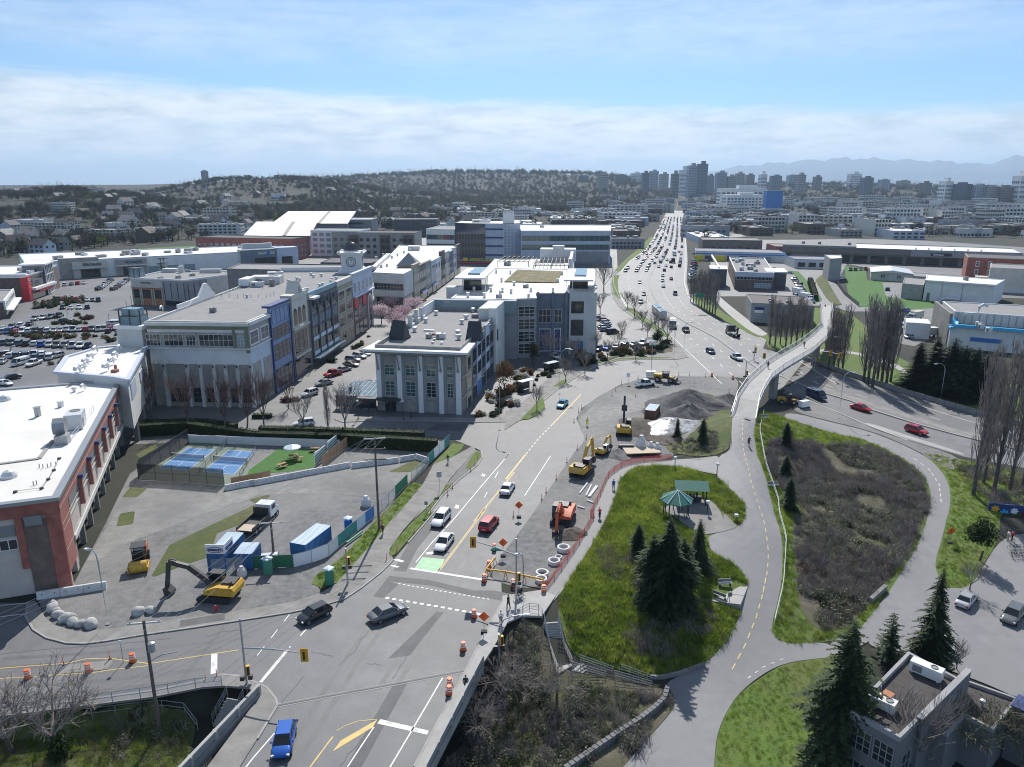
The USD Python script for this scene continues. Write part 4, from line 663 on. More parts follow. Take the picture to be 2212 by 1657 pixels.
for k in range(nb):
 q=e[3]+.4+k*w
 m=MB();R.box(m,q,q+.3,2.5,H-1.2,.2,.7);m.beam(R.pt(q+.15,14.6,.5),R.pt(q+w*.5,H-1.0,1.6),.18);m.beam(R.pt(q+w,14.6,.5),R.pt(q+w*.5,H-1.0,1.6),.18);obj('raking_strut',m,'wall_slate',bb)
 for z0,z1,g in((14.2,H-1.8,'glass_dark'),(11.0,13.6,'wall_slate'),(8.2,10.4,'glass_dark'),(4.2,6.6,'glass_dark')):window(out(R,.3),bb,q+.4,q+w-.2,z0,z1,2,1,g,'trim_dark')
 for z in(6.9,2.9):m=MB();R.box(m,q+.4,q+w-.3,z,z+1.1,.25,.42);obj('balcony_panel',m,'awning_pale',bb)
m=MB();R.box(m,e[3],e[4],2.2,2.55,.2,2.2);obj('canopy',m,'glass_pale',bb)
bay(4,'wall_tan',H-.4,.3);m=MB();R.box(m,e[4]-.6,e[5],H-.6,H+.9,-.6,.7);R.box(m,e[4],e[5],H-2.6,H-2.2,-.1,.5);obj('cornice',m,'wall_cream',bb);w=(e[5]-e[4])/2
for k in range(2):
 for z in(2.0,6.4,10.6,14.6):window(out(R,.3),bb,e[4]+k*w+1.3,e[4]+k*w+w-1.3,z,z+2.4,2,2,'glass_dark','trim_dark',sur='wall_cream')
bay(5,'brick_brown',13.2,.35);m=MB();R.box(m,e[5],e[6]+.2,13.2,H+1.0,-.4,.5);R.box(m,e[5],e[6]+.6,13.0,13.5,-.1,1.2);R.box(m,e[5],e[6]+.5,H+.8,H+1.4,-.4,.9);obj('upper_storey',m,'wall_bluegrey',bb);w=(e[6]-e[5])/5
for k in range(5):window(out(R,.5),bb,e[5]+k*w+w*.3,e[5]+k*w+w*.7,14.4,17.6,1,2,'glass_blue')
for k in range(3):
 q=e[5]+1.0+k*(e[6]-e[5]-9)/3;ww=(e[6]-e[5]-9)/3-.8
 if k!=1:m=MB();R.poly(m,[(q,12.8),(q,10.0),(q+ww/2,8.9),(q+ww,10.0),(q+ww,12.8)],.3,.6);obj('shield_sign',m,'sign_red',bb)
 window(out(R,.35),bb,q+.2,q+ww-.2,5.6,8.4 if k!=1 else 11.5,2,3,'glass_dark');m=MB();R.box(m,q,q+ww,.4,4.2,.3,.48);obj('shopfront',m,'glass_dark',bb)
q=e[6]-6.5;m=MB();R.poly(m,[(q,0),(q+5,0),(q+5,9.5)]+[(q+2.5+2.5*math.cos(t),9.5+2.6*math.sin(t))for t in np.linspace(0,math.pi,9)[1:-1]]+[(q,9.5)],.3,.55);obj('arch_surround',m,'trim_white',bb);m=MB();R.poly(m,[(q+.6,0),(q+4.4,0),(q+4.4,9.3)]+[(q+2.5+1.9*math.cos(t),9.3+2.0*math.sin(t))for t in np.linspace(0,math.pi,9)[1:-1]]+[(q+.6,9.3)],.5,.62);obj('arched_window',m,'glass_dark',bb)
Bk=Face((-80.2,257),(-50,258));m=MB();Bk.box(m,0,24,H-.2,H+1.1,-.2,.4);obj('rear_parapet',m,'trim_white',bb)
for(u,v)in((845,330),(880,360),(640,395),(680,410),(520,430),(995,345),(1140,400),(1130,440),(1210,385),(1010,475),(970,495),(720,570),(750,560),(790,550)):vent(bb,*P(*m2(u,v),19.0),18.95,.6,1.1)
hvac(bb,*P(*m2(210,440),19.0),18.95,9,5,2.2,.05,'wall_pale');hvac(bb,*P(*m2(70,490),19.0),18.95,3.5,2.5,1.4,.05);hvac(bb,*P(*m2(290,480),19.0),18.95,1.6,1.4,1.8,.05,'wall_stone');hvac(bb,*P(*m2(330,330),19.0),18.95,5,3,1.2,.3);hvac(bb,*P(*m1(1340,640),19.0),18.95,1.4,.9,1.0,.0,'trim_grey')
m=MB()
for(u,v)in[(1355,440),(1395,420),(1455,440),(1510,380),(1560,440),(1560,365),(1615,345),(1670,335),(1675,445),(1720,315),(1755,440),(1815,320),(1855,440),(1960,445),(2015,320),(2060,440),(2115,425),(2165,410)]:p=P(*m1(u,v),19.0);m.tube([(*p,18.95),(*p,20.0)],.05,4)
obj('anchor_posts',m,'trim_dark',bb,kind='stuff')
vent(bb,*P(*m1(665,640),19.0),18.95,.5,1.2,'goose');vent(bb,*P(*m1(1800,440),19.0),18.95,.5,1.0)
ct=thing('clock_tower','white clock tower with dark ribbed dome above the end of the shopping block','tower',None)
tx,ty,tz=-55.2,256.2,18.6;rot=.08;s=6.8
m=MB();m.box(tx,ty,tz-.5,s+2.2,s+2.2,1.6,rot);m.box(tx,ty,tz+1.1,s+1.0,s+1.0,.8,rot);obj('plinth',m,'trim_white',ct)
m=MB();m.box(tx,ty,tz+1.9,s,s,4.6,rot);obj('shaft',m,'wall_white',ct)
m=MB();m.box(tx,ty,tz+6.5,s+.7,s+.7,.3,rot);m.box(tx,ty,tz+6.8,s+1.6,s+1.6,.3,rot);m.box(tx,ty,tz+7.1,s+2.3,s+2.3,.3,rot);[m.box(tx+math.cos(rot+t)*(s+1.2)*.68,ty+math.sin(rot+t)*(s+1.2)*.68,tz+7.4,.8,.8,.5,rot)for t in(math.pi/4,3*math.pi/4,5*math.pi/4,7*math.pi/4)];obj('cornice',m,'trim_white',ct)
m=MB();m.lathe([(2.9,0),(2.9,.4),(2.7,.5)],20,(tx,ty,tz+7.4));obj('drum',m,'trim_white',ct)
m=MB();m.lathe([(2.65*math.cos(t),2.9*math.sin(t))for t in np.linspace(0,1.5,8)]+[(.1,3.0)],20,(tx,ty,tz+7.85));dm=obj('dome',m,'dome_metal',ct,smooth=40)
m=MB();[m.tube([(tx+2.69*math.cos(t)*math.cos(a),ty+2.69*math.cos(t)*math.sin(a),tz+7.85+2.93*math.sin(t))for t in np.linspace(0,1.45,7)],.07,4)for a in np.linspace(0,2*np.pi,17)[:-1]];obj('ribs',m,'dome_metal',dm)
for a in(rot-math.pi/2,rot):
 n=np.array([math.cos(a),math.sin(a)]);t=np.array([-n[1],n[0]]);o=np.array([tx,ty])+n*s/2;C=np.array([*o,tz+4.2])
 ring=lambda r,d,k=28:[C+np.r_[n*d,0]+np.r_[t*math.cos(q)*r,0]+np.array([0,0,math.sin(q)*r])for q in np.linspace(0,2*np.pi,k+1)[:-1]]
 def disc(r,d0,d1):
  m=MB();A,B=ring(r,d0),ring(r,d1);k=len(A);m.add(A+B+[C+np.r_[n*d1,0]],[(i,(i+1)%k,k+(i+1)%k)for i in range(k)]+[(i,k+(i+1)%k,k+i)for i in range(k)]+[(k+i,k+(i+1)%k,2*k)for i in range(k)]);return m
 face=obj('clock_face',disc(1.6,-.1,.10),'trim_white',ct)
 m=MB();A,B,k=ring(1.62,.16),ring(1.42,.16),28;m.add(A+B,[(i,(i+1)%k,k+(i+1)%k)for i in range(k)]+[(i,k+(i+1)%k,k+i)for i in range(k)]);A,B=ring(.98,.16),ring(.9,.16);m.add(A+B,[(i,(i+1)%k,k+(i+1)%k)for i in range(k)]+[(i,k+(i+1)%k,k+i)for i in range(k)])
 up=lambda q,r,d:C+np.r_[n*d,0]+np.r_[t*math.sin(q)*r,0]*-1+np.array([0,0,math.cos(q)*r])
 for h in range(12):q=h*math.pi/6;m.beam(up(q,1.02,.14),up(q,1.38,.14),.13,.06)
 obj('dial',m,'sign_black',face)
 m=MB();m.beam(up(0,-.2,.2),up(0,.8,.2),.16,.06);m.beam(up(-.25,-.2,.22),up(-.25,1.15,.22),.12,.06);obj('hands',m,'sign_black',face)
wr=thing('department_store','white flat-roofed store with two canopied lantern corners and a strip of turf on its roof','building',None)
ft=[(-17.3,207.0),(1.4,205.0),(1.4,206.5),(7.0,207.5),(7.0,213.0),(24.0,213.0),(31.6,281.0),(-8.6,284.0)]
mass(wr,ft,17.3,'wall_grey','roof_white',.35,.4,cap='trim_white')
F=Face((7.0,213.0),(24.0,213.0));fx=lambda u,v=1000:along(F,*m4(u,v))
m=MB();F.box(m,0,fx(1640),0,17.9,-.4,.5);obj('slate_front',m,'wall_slate',wr)
for u in(1270,1440,1590):m=MB();F.box(m,fx(u),fx(u)+.8,0,18.3,.4,.95);obj('fin',m,'wall_slate',wr)
window(out(F,.5),wr,fx(1300),fx(1430),9.4,13.2,3,2,'glass_dark','frame_white',.1);window(out(F,.5),wr,fx(1475),fx(1555),9.4,13.2,2,2,'glass_dark','frame_white',.1)
F2=Face((7.0,212.4),(24.0,212.4))
for u0,u1 in((1300,1430),(1475,1545)):window(F2,wr,fx(u0),fx(u1),.8,7.4,1,1,'sign_navy','trim_white',.25,'poster_window')
m=MB();F.box(m,fx(1640),F.L+.6,0,18.2,-9,1.2);obj('corner_tower',m,'wall_pale',wr)
F3=Face((7.0,211.8),(24.0,211.8));z=[(12.2,15.6),(5.6,10.2),(.4,3.8)]
for z0,z1 in z:window(F3,wr,fx(1662),fx(1800),z0,z1,3,2,'glass_dark' if z0>1 else 'sign_blue','trim_dark',.1)
for ctr,sx,sy,rz in(((21.0,227.5),8.6,28.5,-.12),((-11.4,231.0),9.0,25.5,-.1)):
 m=MB();m.box(ctr[0],ctr[1]+(.5 if sx<8.8 else 1),17.2,sx*.62,sy*.55,4.0,rz);k=obj('lantern_room',m,'glass_dark',wr)
 m=MB();m.box(*ctr,21.2,sx,sy,.5,rz);ro=obj('canopy_roof',m,'trim_white',wr);m=MB();m.box(ctr[0]+.5,ctr[1]+2,21.7,sx*.42,sy*.6,.5,rz);obj('roof_well',m,'glass_pale',ro)
 m=MB();[m.box(ctr[0]+a*sx*.38,ctr[1]+b*sy*.42,17.2,.25,.25,4.0)for a in(-1,1)for b in(-1,1)];obj('canopy_posts',m,'trim_white',ro)
m=MB();m.box(*P(*m4(350,900),17.3),15.5,4.5,4.5,3.4,-.1);obj('stair_head',m,'wall_pale',wr)
m=MB();m.prism([P(*m4(1050,652),17.3),P(*m4(1565,665),17.3),P(*m4(1500,795),17.3),P(*m4(905,785),17.3)],16.9,17.32);obj('turf_roof',m,'roof_turf',wr)
for(u,v)in((815,680),(975,690),(875,780),(1015,820),(755,890),(885,895),(860,925),(495,950),(682,955),(1205,890),(1455,895),(1180,965),(565,885),(985,910),(1515,785),(1560,700)):vent(wr,*P(*m4(u,v+10),17.0),16.98,.5,1.3,'box')
for(u,v)in((1150,855),(845,970)):hvac(wr,*P(*m4(u,v),17.0),16.98,1.8,1.2,1.0,0,'metal_grey')
m=MB();m.prism([P(*m4(950,945),17.0),P(*m4(1060,945),17.0),P(*m4(1030,1000),17.0),P(*m4(915,995),17.0)],16.9,17.25);obj('roof_hatch',m,'awning_pale',wr)
G5=Face((1.4,206.5),(7.0,207.5));
for z0 in(1.2,4.8,8.4,12.0):window(G5,wr,.5,G5 .L-.5,z0,z0+2.9,3,3,'glass_dark','frame_white',.1)
Rt=Face((24.6,213.0),(31.6,281.0));bands(Rt,wr,(3,8,12.5),2.2,'glass_dark',12,60,mull=4)
pg=thing('rooftop_terrace','low block with black pergola frames and white screens before the glass offices','building',None)
mass(pg,[(-10.7,305),(24.5,296),(29,345),(-8,345)],15.0,'wall_pale','roof_white',.3,.3)
m=MB();x0,x1,y0,y1=8.5,22.5,295.5,327
for t in np.linspace(0,1,9):m.beam((x0+(x1-x0)*t,y0,17.0),(x0+(x1-x0)*t+2.5,y1,17.0),.25)
for t in np.linspace(0,1,7):m.beam((x0+2.5*t,y0+(y1-y0)*t,17.1),(x1+2.5*t,y0+(y1-y0)*t,17.1),.25)
for a in(0,.5,1):[m.box(x0+(x1-x0)*a+2.5*b,y0+(y1-y0)*b,14.8,.3,.3,2.2)for b in(0,.5,1)]
obj('pergola',m,'trim_dark',pg)
m=MB()
for t in np.linspace(0,1,7):m.beam((-6+13*t,312,17.0),(-3+13*t,335,17.0),.25)
for t in np.linspace(0,1,5):m.beam((-6+3*t,312+23*t,17.1),(7+3*t,312+23*t,17.1),.25)
[m.box(a,b,14.8,.3,.3,2.2)for a,b in((-6,312),(7,312),(10,335),(-3,335))];obj('pergola',m,'trim_dark',pg)
m=MB();m.box(21,338,14.8,16,8,5.4,-.1);m.box(25.5,318,14.8,1.2,40,4.6,-.1);m.box(21,336,20.2,5,5,1.5);obj('plant_screen',m,'wall_white',pg);hvac(pg,-2,318,14.8,3,2,1.4,0,'metal_grey')
go=thing('glass_offices','blue glass and white banded office block with an open white stair tower','building',None)
mass(go,[(5.5,462),(61,462),(69,525),(5.5,528)],20.8,'wall_bluegrey','roof_white',.5,.6,cap='trim_white')
F=Face((5.5,462),(61,462));bands(F,go,(14.4,9.0),3.2,'glass_green',.5,F.L-.5,mull=3.0);m=MB();F.box(m,30,F.L-1,.5,8,-.1,.15);obj('screen_panel',m,'wall_grey',go);m=MB();[F.box(m,q,q+.15,.5,8,.1,.3)for q in(30,36,50)];F.box(m,30,F.L-1,0,1.6,.1,.3);obj('panel_joints',m,'trim_grey',go)
mass(go,[(-36,476),(-5.5,470),(5.4,474),(5.4,505),(-34,507)],24.6,'wall_bluegrey','roof_white',.4,.4,cap='glass_blue');
F=Face((-36,476),(-17,472.2));m=MB();F.box(m,0,F.L,2.2,24.4,-.2,.5);obj('curtain_wall',m,'glass_blue',go);bands(Face((-36,475.5),(-17,471.7)),go,(14.6,9.6,4.6),3.0,'glass_dark',.1,None,mull=2.0)
F=Face((-17,471.7),(-5.5,469.6));bands(F,go,(20.6,15.4,10.2,4.6),.9,'sign_navy',.2);F.text('BEST BUY',-10,1.1,1.7,go,'sign_yellow',width=17)
m=MB();F.box(m,-14.5,-11.4,1.0,3.0,.1,.4);obj('sign_tag',m,'sign_yellow',go);m=MB();F.box(m,-22,11,0,.9,.2,5);obj('canopy',m,'trim_dark',go);m=MB();F.box(m,.2,.9,.9,1.4,5,5.4);F.box(m,-22,11,.2,1.0,4.9,5.1);obj('canopy_edge',m,'sign_red',go)
St=Face((-5.5,469.4),(1.6,469.9))
m=MB();St.box(m,0,St.L,0,31,-5,-4.6);
for q in np.linspace(.3,St.L-.3,4):St.box(m,q-.14,q+.14,0,32-(q>6)*2,-.3,0);St.box(m,q-.14,q+.14,0,32,-5.2,-5)
for z in np.arange(1.5,32,2.0):St.box(m,0,St.L,z,z+.22,-.3,0.0);St.box(m,0,St.L,z,z+.22,-5.2,-4.9)
obj('lattice_stair_tower',m,'trim_white',go)
mass(go,[(-55,479),(-36.5,474),(-34,515),(-50,518)],20.8,'wall_white','roof_grey',.4,.4);bands(Face((-55,479),(-36.5,474)),go,(14.2,8.6,3.0),3.0,'glass_green',.3,None,mull=2.2)
hvac(go,20,500,20.35,3,2,1.6);hvac(go,-20,490,24.2,12,5,1.6,0,'trim_white');m=MB();m.box(40,505,20.3,12,3,.5);obj('skylight',m,'trim_white',go)
rw=thing('street_row','long pale terrace of shops with grey pyramid roof at its near corner','building',None)
ft=[(-54.3,288.5),(-41.8,284.0),(-29.5,420.0),(-64.0,424.0)]
mass(rw,ft,15.0,'wall_stone','roof_white',.5,.4,cap='trim_white')
F=Face(ft[0],ft[1]);m=MB();F.box(m,-.2,F.L+.2,11.2,15.2,-.2,.4);F.box(m,-.2,F.L+.2,6.0,8.4,-.2,.35);obj('white_bands',m,'wall_pale',rw);window(F,rw,.3,F.L-.3,8.6,11.0,9,2,'glass_dark');window(F,rw,1.0,F.L-.6,1.0,5.6,6,2,'glass_dark')
R=Face(ft[1],ft[2]);m=MB();R.box(m,0,15,6.2,15.2,-.2,.3);obj('white_bands',m,'wall_pale',rw);window(R,rw,.5,14,8.6,11.0,6,2,'glass_blue');window(out(R,0),rw,.5,14,1,5.4,5,2,'glass_blue')
rg=random.Random(11);q=15.5;mats=['wall_tan','wall_taupe','wall_stone','wall_bluegrey','wall_white','brick_brown','wall_cream','wall_slate','wall_pale','brick_brown'];k=0
while q<R.L-4:
 w=rg.uniform(9,14);w=min(w,R.L-q-.2);h=15+rg.choice((-.6,.2,.9,1.5));m=MB();dd=.3+rg.random()*.4;R.box(m,q,q+w-.2,0,h,-.5,dd);R.box(m,q-.1,q+w-.1,h,h+.4,-.6,.8);obj('facade',m,mats[k%10],rw)
 n=max(2,int(w/3.4));
 for i in range(n):
  x0=q+.5+i*(w-.8)/n
  for z in(5.2,9.8):window(out(R,dd),rw,x0+.4,x0+(w-.8)/n-.5,z,z+2.6,1,2,'glass_dark','trim_white',.12)if q<60 else None
 if q>=60:panes(out(R,dd),rw,[q+.8+i*(w-.8)/n for i in range(n)],(5.2,9.8),1.6,2.6)
 m=MB();R.box(m,q+.5,q+w-.8,.3,3.4,.2,.8);obj('shopfront',m,'glass_dark',rw)
 if k in(1,3):m=MB();[m.quad(R.pt(q+.8+i*3.1,4.6,.7),R.pt(q+3.4+i*3.1,4.6,.7),R.pt(q+3.4+i*3.1,3.5,2.2),R.pt(q+.8+i*3.1,3.5,2.2))for i in range(3)];obj('awning',m,'awning_blue',rw)
 q+=w;k+=1
c=np.array(P(*m6(1960,660),15.5));h=5.0;m=MB();m.add([(c[0]-h,c[1]-h,15.3),(c[0]+h,c[1]-h,15.3),(c[0]+h,c[1]+h,15.3),(c[0]-h,c[1]+h,15.3),(c[0],c[1],20.6)],[(0,1,4),(1,2,4),(2,3,4),(3,0,4)]);obj('pyramid_roof',m,'trim_grey',rw);m=MB();m.box(*c,14.4,8.4,8.4,.95);obj('pyramid_base',m,'wall_stone',rw)
for(u,v)in((1605,600),(1775,590),(1835,565),(1905,535),(1975,510),(2030,490),(1680,570),(1720,680),(1660,690)):vent(rw,*P(*m6(u,v),14.6),14.5,.6,1.3,'box')
m=MB();m.box(-58,330,14.5,2,60,1.6,.06);m.box(-52,395,14.5,6,8,2.4,.06);obj('roof_upstand',m,'wall_pale',rw)
pk=thing('parking_building','large white-roofed parking building of red panels and pale concrete standing on grey columns','building',None)
C=np.array([-54.8,81.7]);D=np.array([-75.6,137.0])-C;LN=np.linalg.norm(D);D/=LN;N=np.array([-D[1],D[0]])
foot=[C,C+D*LN,C+D*LN+N*46,C+N*46]
PH=12.2;pgn=Polygon(foot)
m=MB();m.prism(pgn.buffer(-.05),4.4,PH-.45);obj('upper_floors',m,'precast',pk)
m=MB();m.prism(pgn.buffer(.35,join_style='mitre').difference(pgn.buffer(-.55,join_style='mitre')),PH-.45,PH);obj('parapet',m,'metal_grey',pk)
m=MB();m.prism(pgn.buffer(-.5,join_style='mitre'),PH-.5,PH-.3);obj('roof',m,'roof_white',pk)
Rw=Face(C,C+D*LN);Fw=Face(C+N*46,C)
m=MB();Rw.box(m,0,Rw.L,9.9,PH-.4,-.2,.12);Rw.box(m,0,4.6,2.0,9.9,-.2,.12);Rw.box(m,Rw.L-3.5,Rw.L,8.2,9.9,-.2,.12);obj('red_wall_panel',m,'panel_red',pk)
for z in(4.9,7.6,8.4,10.6):m=MB();Rw.box(m,.1,Rw.L-.1,z,z+.07,-.1,.15);obj('panel_joint',m,'wall_stone',pk)
m=MB();Rw.box(m,4.6,Rw.L,4.2,4.9,-.3,.3);obj('edge_beam',m,'wall_pale',pk)
nb=7;q0,q1=4.8,Rw.L-4.5;st=(q1-q0)/nb
for k in range(nb):
 x0,x1=q0+k*st+.5,q0+(k+1)*st-.5
 if k<nb-2:m=MB();Rw.box(m,x0,x1,8.1,9.8,-.1,.06);obj('louvre_panel',m,'trim_grey',pk)
 else:window(Rw,pk,x0,x1,7.2,9.9,2,3,'glass_dark','frame_white',.1)
 if k:m=MB();Rw.box(m,x0-.85,x0-.35,6.3,10.0,-.1,.55);f=obj('pilaster',m,'panel_red',pk);m=MB();Rw.box(m,x0-.9,x0-.3,10.0,10.5,-.05,.7);obj('cap',m,'sign_navy',f)
for k in range(9):
 x=6.5+k*(Rw.L-8)/8.5;m=MB();Rw.box(m,x,x+.6,-.3,4.3,-1.0,-.3);Rw.box(m,x+.1,x+.5,3.5,4.6,-.8,.25);obj('column',m,'concrete_old',pk)
 m=MB();Rw.box(m,x+.1,x+.5,-.3,4.3,-6.6,-6.0);obj('column',m,'concrete_old',pk)
m=MB();pts=[C+D*5+N*7.5,C+D*LN+N*7.5,C+D*LN+N*46,C+D*5+N*46];m.prism(pts,-.3,4.5);obj('ground_floor',m,'concrete_old',pk)
m=MB();Fw.box(m,0,46,-.3,4.5,-5.2,-4.2);Fw.box(m,36.6,46,-.3,4.5,-1,0);obj('front_wall',m,'precast',pk)
m=MB();Fw.box(m,0,46,10.1,PH-.4,-.2,.15);Fw.box(m,44.6,46.1,-.3,10.1,-.2,.2);Fw.box(m,41.3,42.1,3.5,10.1,-.2,.2);obj('red_trim',m,'brick_red',pk)
m=MB();Fw.box(m,42.1,44.6,0,9.6,-.1,.12);obj('brick_pier',m,'brick_brown',pk);m=MB();Fw.box(m,42.4,44.2,9.1,10.3,.1,.5);obj('pier_lamp',m,'trim_grey',pk)
for k in range(5):
 x=17+k*4.9;m=MB();Fw.box(m,x,x+4.6,7.9,9.3,-.1,.06);obj('louvre_panel',m,'trim_grey',pk);window(Fw,pk,x,x+4.6,6.2,7.5,5,1,'glass_dark','frame_white',.09)
Fw.text('PARKING',27.6,4.0,1.15,pk,'sign_white',width=9.6)
m=MB();Fw.box(m,26,36.8,0,3.0,-4.3,-4.0);obj('entrance',m,'interior_dark',pk);m=MB();Fw.box(m,26,36.8,3.0,3.35,-.6,-.2);obj('height_bar',m,'sign_yellow',pk);m=MB();Fw.box(m,25,36.6,3.2,4.6,-1,-.02);obj('lintel',m,'precast',pk)
def rp(u,v,f=k1):return P(*f(u,v),PH-.3)
hvac(pk,*rp(1090,1260),PH-.3,3.6,2.4,2.3,math.atan2(D[1],D[0]));
m=MB();p=rp(900,1490);m.box(*p,PH-.3,2.0,1.7,1.3,1.9);x,y=p;m.prism([(0,-1),(2,-1),(2.3,0),(2.0,.7),(1.0,1.2),(0,.7),(-.3,0)],-.8,.8,np.array([[math.cos(1.9),0,math.sin(1.9),x-.6],[math.sin(1.9),0,-math.cos(1.9),y+.4],[0,1,0,PH+1.9],[0,0,0,1]]));obj('exhaust_hood',m,'metal_grey',pk)
m=MB()
rl=[rp(1010,1480),rp(1190,1250),rp(1340,1040)]
for a,b in zip(rl[:-1],rl[1:]):
 for z in(.45,.9):m.beam((*a,PH-.3+z),(*b,PH-.3+z),.05)
for a in rl:m.beam((*a,PH-.3),(*a,PH+.8),.05)
obj('roof_railing',m,'metal_pale',pk)
for(u,v),k in(((545,1110),'pipe'),((1060,760),'turbine'),((1215,740),'goose'),((870,975),'box')):vent(pk,*rp(u,v),PH-.3,.45,1.5 if k=='pipe' else.9,k)
for(u,v)in((70,880),(135,520+1455)):m=MB();p=rp(u,v);m.lathe([(1.0,0),(.95,.35),(.6,.8),(.1,1.0)],12,(*p,PH-.3));obj('roof_dome',m,'metal_pale',pk)
m=MB();[m.tube([(*rp(u,v,k2),PH-.3),(*rp(u,v,k2),PH+.25)],.07,5)for u,v in((565,390),(615,395),(680,385),(730,370),(800,360),(480,640),(525,630))];obj('roof_pipes',m,'metal_grey',pk,kind='stuff')
m=MB();pl=[rp(220,745,k2),rp(595,695,k2),rp(690,565,k2),rp(770,435,k2),rp(845,270,k2)];[m.beam((*a,PH-.1),(*b,PH-.1),.04)for a,b in zip(pl[:-1],pl[1:])];[m.box(*a,PH-.3,.35,.35,.25)for a in pl];obj('lightning_wire',m,'trim_dark',pk)
for(u,v),(w,z)in(((0,340),(560,265)),((560,265),(760,0))):m=MB();a,b=rp(u,v,k2),rp(w,z,k2);m.beam((*a,PH-.22),(*b,PH-.22),.55,.12);obj('roof_upstand',m,'wall_stone',pk)
wing=[(-74.6,133.2),(-70.9,131.2),(-81.6,160.6),(-84.5,163.0),(-92,159),(-93.5,150),(-88,137)]
pw_=Polygon(wing).buffer(0);m=MB();m.prism(pw_.buffer(-.3),3.8,13.2);obj('white_wing',m,'wall_white',pk);m=MB();m.prism(pw_.buffer(.25).difference(pw_.buffer(-.6)),13.2,13.7);obj('wing_parapet',m,'wall_bluegrey',pk);m=MB();m.prism(pw_.buffer(-.5),13.15,13.4);obj('wing_roof',m,'roof_white',pk)
for t in(.12,.5,.88):x,y=np.array([-71.6,132.6])*(1-t)+np.array([-81.6,159.6])*t;m=MB();m.box(x-.4,y,-.3,.8,.8,4.2);obj('column',m,'concrete_old',pk)
Wf=Face((-71.1,131.6),(-81.3,159.8))
for x0,x1,z0,z1 in((2.5,9,9.0,12.0),(16,21,9.0,11.0)):m=MB();Wf.box(m,x0,x1,z0,z1,-.4,-.1);obj('wall_recess',m,'wall_bluegrey',pk)
for(u,v)in((1395,210),(1330,310),(1260,385),(1215,460),(1150,500),(1740,190),(1680,290),(1625,370),(1550,460)):vent(pk,*P(*k1(u,v),13.4),13.4,.7,1.1,'goose')
m=MB();m.box(*P(*k1(1640,480),13.4),13.4,1.2,.9,.5);m.box(*P(*k1(1650,440),13.4),13.4,.4,.4,.9);obj('red_valve',m,'panel_red',pk)
ob=thing('corner_shop','two storey cream and orange brick shop with glass lantern at the car park corner','building',None)
ft=[(-157.5,304.0),(-143.0,300.5),(-132.0,297.0),(-127.0,306),(-119.5,322.0),(-130,332),(-156,328)]
mass(ob,ft,11.2,'wall_cream','roof_grey',.6,.5,cap='trim_white')
F=Face(ft[0],ft[1]);m=MB();F.box(m,0,F.L,0,7.2,-.1,.15);obj('brick_front',m,'brick_orange',ob)
for x0,x1 in((.9,3.8),(5.2,9.2),(11.0,14.2)):window(out(F,.15),ob,x0,x1,3.0,6.4,4,4,'glass_dark','trim_dark',.08);[obj('jamb',F.box(MB(),q,q+.4,0,6.8,.1,.3),'wall_cream',ob)for q in(x0-.5,x1+.1)]
m=MB();F.box(m,1.0,3.6,.9,2.2,.15,.35);obj('green_sign',m,'sign_green',ob);F.text('Boston Pizza',4.6,9.0,.6,ob,'trim_dark');m=MB();F.box(m,-.2,F.L,7.3,7.7,-.1,.5);obj('cornice',m,'wall_cream',ob)
for a,b in((1,2),(2,3)):
 F=Face(ft[a],ft[b]);m=MB();F.box(m,.1,F.L,2.5,10.4,-.1,.2);obj('grey_panel_wall',m,'wall_grey',ob);m=MB();[F.box(m,x,x+.3,3,9.6,.1,.28)for x in np.linspace(.8,F.L-.8,4)];obj('dark_reveal',m,'trim_dark',ob);m=MB();F.box(m,.5,F.L-.3,.2,2.3,.0,.15);obj('shopfront',m,'glass_dark',ob)
m=MB();m.box(-156,306.5,11.2,4.6,4.2,3.6,-.2);ln=obj('corner_lantern',m,'glass_pale',ob);m=MB();[m.box(-156+a*2.3,306.5+b*2.1,11.2,.25,.25,3.7,-.2)for a in(-1,0,1)for b in(-1,1)];m.box(-156,306.5,14.8,5,4.6,.2,-.2);obj('lantern_frame',m,'trim_dark',ln)
m=MB();m.box(-146,326,10.6,1.8,1.8,3,0);m.box(-152,329,10.6,6,4,1.6);m.box(-133,326,10.6,9,2,1.7,.1);obj('plant_screen',m,'wall_pale',ob)
for(u,v)in((870,175),(1060,145),(1000,90),(630,190)):hvac(ob,*P(*m1(u,v),10.7),10.6,2.2,1.4,.9,.3,'metal_grey')
tl=thing('lattice_tower','dark lattice advertising tower standing before the long white shops','tower',(-163,345,0))
m=MB();[m.box(x,y,0,.25,.25,15.5 if abs(x)<2 else 10)for x in(-2,0,2)for y in(-1.5,1.5)];[m.box(0,y,z,4.2,.22,.22)for z in np.arange(1.5,15,1.9)for y in(-1.5,1.5)];obj('frame',m,'trim_dark',tl);m=MB();m.box(0,0,6,3.4,2.4,7);obj('panel',m,'glass_pale',tl)
ml=thing('long_white_shops','long low white shopping building with big store signs behind the car park','building',None)
A,B=np.array([-245.0,383.0]),np.array([-133.0,462.0]);d=(B-A)/np.linalg.norm(B-A);n=np.array([-d[1],d[0]])
mass(ml,[A-d*6,B,B+n*42,A-d*6+n*62],9.6,'wall_white','roof_white',.5,.5,cap='wall_bluegrey')
F=Face(A,B);fu=lambda u,f=m5,v=420:along(F,*f(u,v))
x0,x1=fu(800),fu(1350);m=MB();F.box(m,x0,x1,0,10.6,-3,.2);obj('stone_block',m,'wall_stone',ml)
